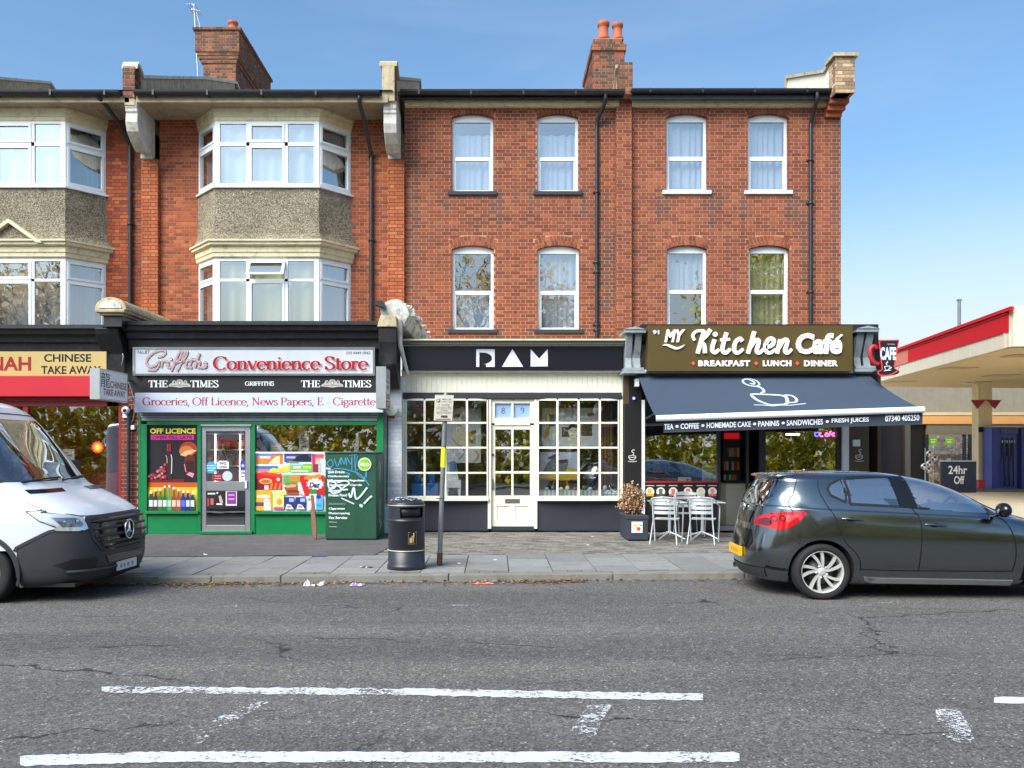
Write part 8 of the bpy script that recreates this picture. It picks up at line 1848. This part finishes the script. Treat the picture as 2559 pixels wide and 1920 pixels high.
# bumper details
patch([(-.50, .50), (.50, .50), (.44, .41), (-.44, .41)], vfr, .01, .06, 'lower_intake', MATS['gloss_black'], van)
patch([(-.93, .44), (-.86, .50), (-.62, .50), (-.66, .38), (-.86, .36)], vfr, .006, .06, 'fog_recess', MATS['seal'], van)
b = MB(); b.tube([vt(van_s.tx(.72, .36) + (tang(0, .36) - van_s.tx(.72, .36)) * k / 20, .355, .012) for k in range(21)], .022, 8); b.build('bumper_step', MATS['dark_plastic'], van)
b = MB(); q = vfr(-.0, .33, .03); b.box(q[0] - .01, q[0] + .012, -.26, .26, .285, .395); b.build('number_plate', MATS['plate_white'], van, bevel=.004)
b = MB()
for yy, ww in ((-.17, .05), (-.08, .04), (.02, .06), (.14, .05)): b.box(q[0] + .0125, q[0] + .0135, yy - ww / 2, yy + ww / 2, .315, .36, S(130, 132, 140))
b.build('plate_smudge', MATS['plain'], van)
patch([(tang(-.80, 1.285), 1.285), (tang(-.25, 1.285), 1.285), (tang(-.3, 1.25), 1.25), (tang(-.82, 1.24), 1.24)], vt, .006, .05, 'bonnet_vent', MATS['gloss_black'], van)
patch([(tang(.80, 1.285), 1.285), (tang(.25, 1.285), 1.285), (tang(.3, 1.25), 1.25), (tang(.82, 1.24), 1.24)], vt, .006, .05, 'bonnet_vent', MATS['gloss_black'], van)
seam(vt, [(tt(.02, 1.24), 1.24), (tt(.25, 1.15), 1.15), (tt(.45, 1.07), 1.07), (tang(-.93, 1.04), 1.045), (tang(-.75, .99), .985), (tang(0, .975), .975), (tang(.75, .99), .985)], .01, .004, 'bonnet_line', MATS['seal'], van)
seam(vfr, [(-.80, 2.17), (-.4, 2.19), (0, 2.195), (.4, 2.19), (.8, 2.17)], .012, .004, 'roof_line', MATS['seal'], van)
patch([(-.36, 2.31), (.10, 2.31), (.06, 2.27), (-.36, 2.27)], vfr, .006, .05, 'roof_lamp_slot', MATS['gloss_black'], van)
b = MB(); q = vfr(-.15, 2.335, .006); b.lathe([(0, .03), (.04, .02), (.05, 0)], q, 14); b.build('roof_lamp', MATS['lens_clear'], van)
for y0, y1 in ((-.75, -.05), (-.05, .65)): b = MB(); b.tube([vfr(y0, 1.36, .02), vfr((y0 + y1) / 2, 1.385, .03), vfr(y1, 1.40, .02)], .011, 6); b.build('wiper', MATS['seal'], van)
b = MB(); b.prism([(-.05, 1.2), (.05, 1.27), (-.25, 1.38), (-.6, 1.36), (-.6, 1.2)], lambda u, v, w: (u, -.88 + w, v), 1.76); b.build('dashboard', MATS['cabin'], van, bevel=.02)
for y in (-.45, .45): b = MB(); b.prism([(-.9, 1.1), (-1.15, 1.75), (-1.0, 1.8), (-.75, 1.1)], lambda u, v, w: (u, y - .25 + w, v), .5); b.build('seat', MATS['cabin'], van, bevel=.03)
b = MB(); b.box(-1.5, -1.46, -.85, .85, .5, 2.2); b.build('bulkhead', mat('van_lining', S(120, 122, 122), .8), van)
b = MB(); c = Vector((-.46, .40, 1.34)); b.tube([(c.x + .1 * math.sin(t), c.y + .2 * math.cos(t), c.z + .16 * math.sin(t)) for t in [2 * PI * k / 24 for k in range(25)]], .016, 8, cap=False); b.build('steering_wheel', MATS['cabin'], van)
b = MB(); b.prism([(.02, 1.36), (.10, 1.34), (.14, 1.56), (.06, 1.62), (-.02, 1.6)], lambda u, v, w: (-.22 + u * .5, .98 + w * 1, v), .2); b.build('mirror', MATS['seal'], van, bevel=.02)
XF = None
# ================================================================ petrol station beyond the cafe
random.seed(99)
ST_ = thing('station_canopy', 'petrol station canopy with red and white fascia at the right edge', 'canopy', (17, 34, 0))
mat('canopy_cream', S(236, 224, 200), .6, var=.06, streak=.12); mat('canopy_red', S(214, 8, 22), .6, var=.05, spec=.2); mat('canopy_under', S(226, 204, 164), .8, var=.08)
mat('canopy_orange', S(222, 120, 96), .5, var=.05)
A = Vector((wx(2522, 24.0), 24.0)); B = Vector((wx(2150, 39.0), 39.0)); zb, zt = 4.56, 5.60
e = (B - A).normalized(); nl = Vector((-e.y, e.x)); 
far = [A, B, B + Vector((14, 1.5)), A + Vector((14, 0.3))]
b = MB(); b.prism([(p.x, p.y) for p in far], lambda u, v, w: (u, v, zb + w), .98); b.build('deck', MATS['canopy_cream'], ST_)
b = MB(); b.prism([(p.x + (.05 if i in (0, 1) else 0), p.y + (.05 if i in (0, 3) else -.05)) for i, p in enumerate(far)], lambda u, v, w: (u, v, zb - .012 + w), .01); b.build('underside', MATS['canopy_under'], ST_)
def fas(s0, s1, z0, z1, dep, m, nm):
    L = (B - A).length; p, q = A + e * s0 * L, A + e * s1 * L; b = MB(); o = nl * dep
    v = [(p.x, p.y, z0), (q.x, q.y, z0), (q.x, q.y, z1), (p.x, p.y, z1), (p.x + o.x, p.y + o.y, z0), (q.x + o.x, q.y + o.y, z0), (q.x + o.x, q.y + o.y, z1), (p.x + o.x, p.y + o.y, z1)]
    b.add(v, [(4, 5, 6, 7), (0, 3, 2, 1), (0, 1, 5, 4), (2, 3, 7, 6), (1, 2, 6, 5), (0, 4, 7, 3)]); b.build(nm, m, ST_)
fas(.0, .56, 4.98, 5.52, .03, MATS['canopy_red'], 'red_fascia'); fas(.562, .98, 4.98, 5.50, .03, MATS['canopy_orange'], 'faded_fascia'); fas(-.02, 1.0, 5.525, 5.62, .10, MATS['canopy_red'], 'top_rail'); fas(.0, 1.0, 5.46, 5.50, .06, MATS['canopy_red'], 'shadow_rail')
b = MB(); x, y = A.x, A.y; b.box(x + .02, x + 14, y - .16, y + .3, zb, 5.66); b.build('front_fascia', MATS['canopy_cream'], ST_)
b = MB(); b.box(x + .42, x + 3, y - .22, y - .165, 4.75, 5.32); b.build('red_sign_panel', mat('panel_red', S(222, 84, 72), .4), ST_, bevel=.03, seg=2)
a = Art(0, lambda u, v, h: (x + .62 + u, y - .222 - h, 5.2 - v)); 
for i in range(3): a.line(S(190, 60, 54), [(0, i * .16), (.5, i * .16)], .03); 
a.build('panel_lines', ST_)
for (px, py, D) in ((2250, 949, 36), (2395, 922, 30), (2560, 918, 26), (2500, 948, 33)): b = MB(); xx = wx(px, D); b.box(xx - .5, xx + .5, D - .4, D + .4, zb - .03, zb - .016); b.build('canopy_lamp', mat('lamp_panel', S(190, 176, 150), .4), ST_)
DP = 36.0; b = MB(); b.box(wx(2445, DP), wx(2480, DP), DP, DP + .5, .0, zb - .02); b.build('post', mat('post_cream', S(236, 222, 186), .7, var=.08, streak=.15), ST_, bevel=.02)
b = MB(); b.box(wx(2413, DP), wx(2445, DP) - .004, DP + .05, DP + .4, wz(959, DP), wz(941, DP)); b.build('cable_box', MATS['post_cream'], ST_, bevel=.02)
for sx in (-1, 1):
    cx = wx(2463, DP) + sx * .32; b = MB(); b.prism([(cx - .3, wz(1000, DP)), (cx + .3, wz(1000, DP)), (cx + sx * .04, wz(1022, DP))], lambda u, v, w: (u, DP - .06 + w, v), .05); b.build('pump_number', mat('flag_red', S(160, 20, 40), .4), ST_)
a = Art(DP - .07); a.text(S(226, 200, 200), '3', 2466, 2472, 1004, 1014, .02); a.build('number', ST_)
a = Art(DP - .005); a.poly(S(200, 60, 50), rect(2467, 1091, 2473, 1115), rect(2467, 1117, 2476, 1128)); a.poly(S(50, 90, 170), rect(2466, 1164, 2479, 1186)); a.poly(S(200, 214, 236), ell(2472, 1170, 3.5, 3.5, 12)); a.build('post_notices', ST_)
b = MB(); b.pbox(2446, 2459, 1067, 1080, DP - .05, .04); b.build('post_plate', mat('plate_navy', S(40, 46, 66), .4), ST_)
# forecourt shop
DK_ = 42.0
sk = thing('forecourt_shop', 'grey forecourt shop with orange band behind the petrol pumps', 'shop', (wx(2430, DK_), DK_, 0))
xa, xb = wx(2270, DK_), wx(2900, DK_)
b = MB(); b.box(xa, xb, DK_ + .4, DK_ + 6, 2.9, 5.2); b.build('wall', mat('clad_grey', S(136, 130, 116), .6, var=.12, streak=.1), sk)
b = MB(); b.box(xa, xb, DK_ - .02, DK_ + .4, wz(1060, DK_), wz(1038, DK_)); b.build('orange_band', mat('band_orange', S(236, 176, 110), .5, var=.04), sk)
b = MB(); b.box(xa, xb, DK_ - .05, DK_ + .4, wz(1038, DK_) + .001, wz(1031, DK_)); b.build('band_cap', MATS['canopy_under'], sk)
b = MB(); b.box(wx(2318, DK_), xb, DK_ + .03, DK_ + .4, wz(1086, DK_), wz(1061, DK_)); b.build('shutter_housing', mat('housing', S(130, 120, 104), .6, var=.1), sk)
b = MB(); b.box(xa, wx(2318, DK_), DK_ + .2, DK_ + .5, 0, wz(1061, DK_)); b.build('dark_bay', MATS['black_panel'], sk)
b = MB(); b.box(xa, xb, DK_ + 3, DK_ + 3.1, 0, 3.0); b.build('back_wall', mat('kiosk_back', S(190, 170, 130), .8), sk)
for px in (2316, 2410, 2424, 2442): b = MB(); b.box(wx(px, DK_), wx(px + 6, DK_), DK_ + .05, DK_ + .2, 0, wz(1086, DK_)); b.build('mullion', MATS['dark_plastic'], sk)
b = MB(); b.quad((wx(2322, DK_), DK_ + .12, .1), (xb, DK_ + .12, .1), (xb, DK_ + .12, wz(1086, DK_)), (wx(2322, DK_), DK_ + .12, wz(1086, DK_))); b.build('pane', glass('kiosk_glass', .08, (.95, .95, .93, 1), 0), sk)
b = MB(); b.box(wx(2330, DK_), wx(2440, DK_), DK_ + 1.2, DK_ + 1.35, 2.78, 2.82); b.build('added_light', emit('kiosk_fill', (1, .93, .8, 1), 14), sk)  # glowing bar added to brighten the shop interior
it = MB()
for i in range(420):
    px = random.uniform(2324, 2445); py = random.uniform(1100, 1215); w = random.uniform(.1, .25); c = random.choice([S(206, 60, 50), S(236, 190, 50), S(226, 220, 210), S(130, 50, 60), S(80, 110, 60), S(236, 140, 50), S(60, 60, 70), S(190, 160, 130)]); D = DK_ + random.uniform(.4, 1.6); x, y, z = W(px, py, D); it.box(x, x + w, D, D + .15, z, z + random.uniform(.08, .2), c)
tag(it.build('goods', MATS['plain_gloss'], sk), kind='stuff')
for px in (2320, 2361): a = Art(DK_ + .1); a.poly(S(130, 190, 60), rect(px, 1093, px + 23, 1112)); a.poly(S(214, 236, 170), rect(px + 4, 1098, px + 19, 1100), rect(px + 6, 1103, px + 17, 1107)); a.build('offer_poster', sk)
# football rack
fr = thing('football_rack', 'rack of black and white footballs outside the forecourt shop', 'ball rack', W(2322, 1210, 38.0)); b = MB()
for px in (2312, 2332): b.tube([W(px, 1215, 38.1), W(px, 1120, 38.1)], .015, 6)
b.build('frame', MATS['steel'], fr)
for (px, py) in ((2323, 1134), (2323, 1159), (2321, 1174), (2310, 1166), (2336, 1146)):
    x, y, z = W(px, py, 37.9); b = MB(); n = 8; R = .14
    for j in range(n):
        for i in range(2 * n):
            q = [(x + R * math.sin(PI * jj / n) * math.cos(PI * ii / n), y + R * math.sin(PI * jj / n) * math.sin(PI * ii / n), z + R * math.cos(PI * jj / n)) for jj, ii in ((j, i), (j, i + 1), (j + 1, i + 1), (j + 1, i))]
            b.add(q, [(0, 1, 2, 3)], S(30, 30, 34) if ((i // 2 + j // 2) % 3 == 0) else S(226, 226, 228), smooth=True)
    b.build('ball', MATS['plain'], fr, recalc=False)
# big 24hr board
bo = thing('opening_board', 'dark navy board reading 24hr in front of the forecourt shop', 'sign board', W(2400, 1225, 34.0)); b = MB(); b.pbox(2352, 2441, 1153, 1260, 34.0, .15); b.build('board', mat('board_navy', S(22, 30, 56), .3, var=.05), bo, bevel=.04, seg=2)
a = Art(33.99); a.text(S(226, 230, 236), '24hr', 2370, 2417, 1164, 1185, .02); a.text(S(226, 230, 236), 'Off', 2384, 2410, 1190, 1210, .02); a.build('lettering', bo)
b = MB(); b.pbox(2353, 2440, 1151, 1154, 33.98, .2); b.build('trim', MATS['alu'], bo)
fb = MB(); fb.pbox(2447, 2461, 1203, 1221, 35.0, .3); fb.pbox(2446, 2462, 1200, 1203, 34.98, .34); tag(fb.build('fire_bucket', mat('bucket_red', S(176, 24, 36), .5)), 'red fire bucket box at the foot of the canopy post', 'bucket')
# pumps
for i, (px, lab) in enumerate(((2518, 'blue petrol pump with three black nozzles beside the cream post'), (2590, 'blue petrol pump cut off at the right edge'))):
    D = 35.2; r = thing('petrol_pump', lab, 'petrol pump', W(px, 1222, D), 'blue petrol pumps'); b = MB(); x0, x1 = wx(px - 38, D), wx(px + 24, D); b.box(x0, x1, D, D + .7, .15, wz(1068, D)); b.build('body', mat('pump_blue', S(30, 52, 150), .4, var=.08), r, bevel=.03)
    b = MB(); b.box(x0 + .32, x1 + .02, D - .04, D + .2, wz(1085, D), wz(1070, D)); b.build('header', mat('pump_head', S(50, 66, 120), .4), r, bevel=.01)
    for k in range(3):
        xx = x0 + .42 + k * .19; b = MB(); b.tube([(xx, D - .03, wz(1096, D)), (xx, D - .1, wz(1125, D)), (xx, D - .06, wz(1138, D))], .04, 8); b.build('nozzle', MATS['black_iron'], r)
        b = MB(); b.box(xx - .06, xx + .06, D - .06, D - .02, wz(1107, D), wz(1101, D)); b.build('grade_label', MATS['white_pvc'], r)
        b = MB(); b.tube(smooth([(xx, D - .06, wz(1138, D)), (xx - .05, D - .14, wz(1165, D)), (xx - .02 * k, D - .14, wz(1205, D)), (xx + .03, D - .05, wz(1215, D))], 4), .028, 8); b.build('hose', MATS['rubber'], r)
b = MB(); b.box(12, 40, 20, 60, .0, .10); tag(b.build('forecourt', mat('forecourt_concrete', S(206, 190, 160), .9, var=.15, vscale=.7)), kind='structure')
b = MB(); b.box(wx(2440, 35), wx(2800, 35), 34.6, 36.8, .1, .2); tag(b.build('pump_island', mat('island', S(110, 104, 96), .9)), 'low concrete island carrying the petrol pumps', 'island')
lp = MB(); xx = wx(2397, 50.); lp.tube([(xx, 50, 0), (xx, 50, wz(752, 50))], .09, 10); lp.box(xx - .11, xx + .11, 49.9, 50.1, wz(752, 50), wz(748, 50)); tag(lp.build('lamp_post', mat('lamp_grey', S(110, 116, 120), .5)), 'plain grey pole standing behind the petrol station canopy', 'pole')

# ================================================================ across the road: trees and bank seen in the shop windows
tag(mat('bark', S(84, 70, 56), .9, var=.3, vscale=9) and None or bpy.data.materials['bark']) if False else None
mat('bark', S(84, 70, 56), .9, var=.3, vscale=9, bmp=.4, bscale=20)
def leafmat():
    m, nt, b = nodes_of('leaf'); at_ = N(nt, 'Attribute', attribute_name='Col'); nt.links.new(at_.outputs['Color'], b.inputs['Base Color']); b.inputs['Roughness'].default_value = .6
    tl = N(nt, 'BsdfTranslucent'); nt.links.new(at_.outputs['Color'], tl.inputs[0]); mx = N(nt, 'MixShader'); mx.inputs[0].default_value = .72; nt.links.new(b.outputs[0], mx.inputs[1]); nt.links.new(tl.outputs[0], mx.inputs[2]); nt.links.new(mx.outputs[0], nt.nodes['Material Output'].inputs[0]); return m
leafmat()
def tree_meshes(seed, leaves, cols, H=9.0, R=3.2):
    rnd = random.Random(seed); tk = MB(); tips = []
    def limb(p, d, r, L, dep):
        pts = [p]; q = p.copy(); dd = d.copy()
        for k in range(4): dd = (dd + Vector([rnd.gauss(0, .16) for _ in range(3)]) + Vector((0, 0, .08))).normalized(); q = q + dd * L / 4; pts.append(q.copy())
        tk.tube(pts, [r * (1 - .5 * k / 4) for k in range(5)], 6 if dep < 2 else 4, cap=False)
        if dep >= 2: tips.extend([pts[2], pts[3], pts[4]])
        if dep < 4:
            for k in range(3 if dep else 5):
                a = rnd.uniform(0, 6.28); s = (dd + Vector((math.cos(a), math.sin(a), rnd.uniform(-.1, .6))) * .85).normalized(); limb(pts[rnd.choice([2, 3, 4]) if dep else rnd.choice([3, 4])], s, r * .5, L * .66, dep + 1)
    limb(Vector((0, 0, -.2)), Vector((0, 0, 1)), .2, H * .42, 0)
    lv = MB()
    for i in range(leaves):
        t = rnd.choice(tips); p = t + Vector([rnd.gauss(0, .38) for _ in range(3)]); s = rnd.uniform(.06, .12); u = Vector([rnd.gauss(0, 1) for _ in range(3)]).normalized() * s; w = u.orthogonal().normalized() * s * .6
        lv.add([p - u, p - w, p + u, p + w], [(0, 1, 2, 3)], rnd.choice(cols))
    return tk, lv
YG = [S(210, 196, 50), S(186, 184, 56), S(226, 204, 60), S(150, 160, 56), S(232, 196, 60), S(120, 138, 48)]; BRN = [S(170, 128, 74), S(190, 150, 86), S(140, 104, 60), S(176, 156, 76)]; DKG = [S(110, 124, 50), S(90, 104, 44), S(150, 150, 58), S(180, 164, 60)]
PALE = [S(214, 186, 140), S(200, 170, 120), S(226, 204, 164), S(186, 160, 110)]
protos = []
for sd_, nl_, cols in ((1, 8000, YG), (2, 2400, PALE), (3, 9000, DKG)):
    tk, lv = tree_meshes(sd_, nl_, cols); a = tk.build('trunk', MATS['bark'], None); c = lv.build('crown', MATS['leaf'], None, recalc=False); protos.append((a.data, c.data)); bpy.data.objects.remove(a); bpy.data.objects.remove(c)
spots = [(-30, -12, 1, 1.5, 0, 'thin brown tree opposite the takeaway, farthest left across the road'), (-24, -13, 1, 1.6, 1, 'thin brown tree across the road opposite the takeaway bay'), (-16, -11, 2, 1.0, 2, 'dark green tree across the road opposite the store door'), (-9, -13.5, 2, .9, 3, 'dark green tree across the road opposite the green cabinet'), (-1.5, -12, 1, 1.55, 4, 'thin brown tree across the road opposite the studio sign'), (4.2, -12.5, 1, 1.35, 5, 'thin brown tree across the road opposite the right studio window'), (9.5, -11, 0, .9, 6, 'low yellow tree across the road opposite the cafe door'), (16.5, -12, 0, 1.62, 7, 'tall yellow tree across the road opposite the cafe gable'), (27, -12, 0, 1.2, 8, 'yellow tree across the road opposite the petrol station')]
for x, y, k, s, i, lab in spots:
    r = thing('roadside_tree', lab, 'tree', (x, y, 0), 'trees across the road')
    for nm, me in (('trunk', protos[k][0]), ('crown', protos[k][1])):
        o = bpy.data.objects.new(nm, me); COL.objects.link(o); o.parent = r
    r.scale = (s, s, s * random.uniform(.95, 1.1)); r.rotation_euler = (0, 0, i * 1.7)
# hedge bank below the trees
hb = MB()
for i in range(45000):
    x = random.uniform(-34, 32); h = 4.6 + .9 * math.sin(x * .7) + .6 * math.sin(x * 1.9 + 1); y = -9 + random.gauss(0, .3); z = random.random() ** .8 * h; s = random.uniform(.05, .11)
    u = Vector([random.gauss(0, 1) for _ in range(3)]).normalized() * s; w = u.orthogonal().normalized() * s * .6; p = Vector((x, y, z)); c = random.choice(YG + YG + DKG if x > 1 else (BRN + DKG + YG)); hb.add([p - u, p - w, p + u, p + w], [(0, 1, 2, 3)], c)
for i in range(9000):                  # deeper layer of broad leaves that closes the hedge but lets light through
    x = random.uniform(-36, 36); h = 4.9 + .8 * math.sin(x * .7) + .5 * math.sin(x * 1.9 + 1); z = random.random() * h; s = random.uniform(.16, .30); a_ = random.uniform(0, 6.28)
    u = Vector((math.cos(a_), random.gauss(0, .35), math.sin(a_))).normalized() * s; w = Vector((-math.sin(a_), random.gauss(0, .35), math.cos(a_))).normalized() * s * .7; p = Vector((x, -10 + random.gauss(0, .15), z))
    hb.add([p - u, p - w, p + u, p + w], [(0, 1, 2, 3)], random.choice(YG + DKG if x > 1 else (BRN + DKG + YG)))
tag(hb.build('hedge', MATS['leaf'], None, recalc=False), 'overgrown hedge along the far side of the road', 'hedge', kind='stuff')
b = MB(); b.box(-40, 40, -12, -11.0, 0, .9); tag(b.build('bank', mat('bank_soil', S(70, 62, 40), .95, var=.3)), kind='structure')
b = MB(); b.box(-40, 40, -8, -4.2, 0, .1); tag(b.build('far_pavement', MATS['kerbstone']), kind='structure')
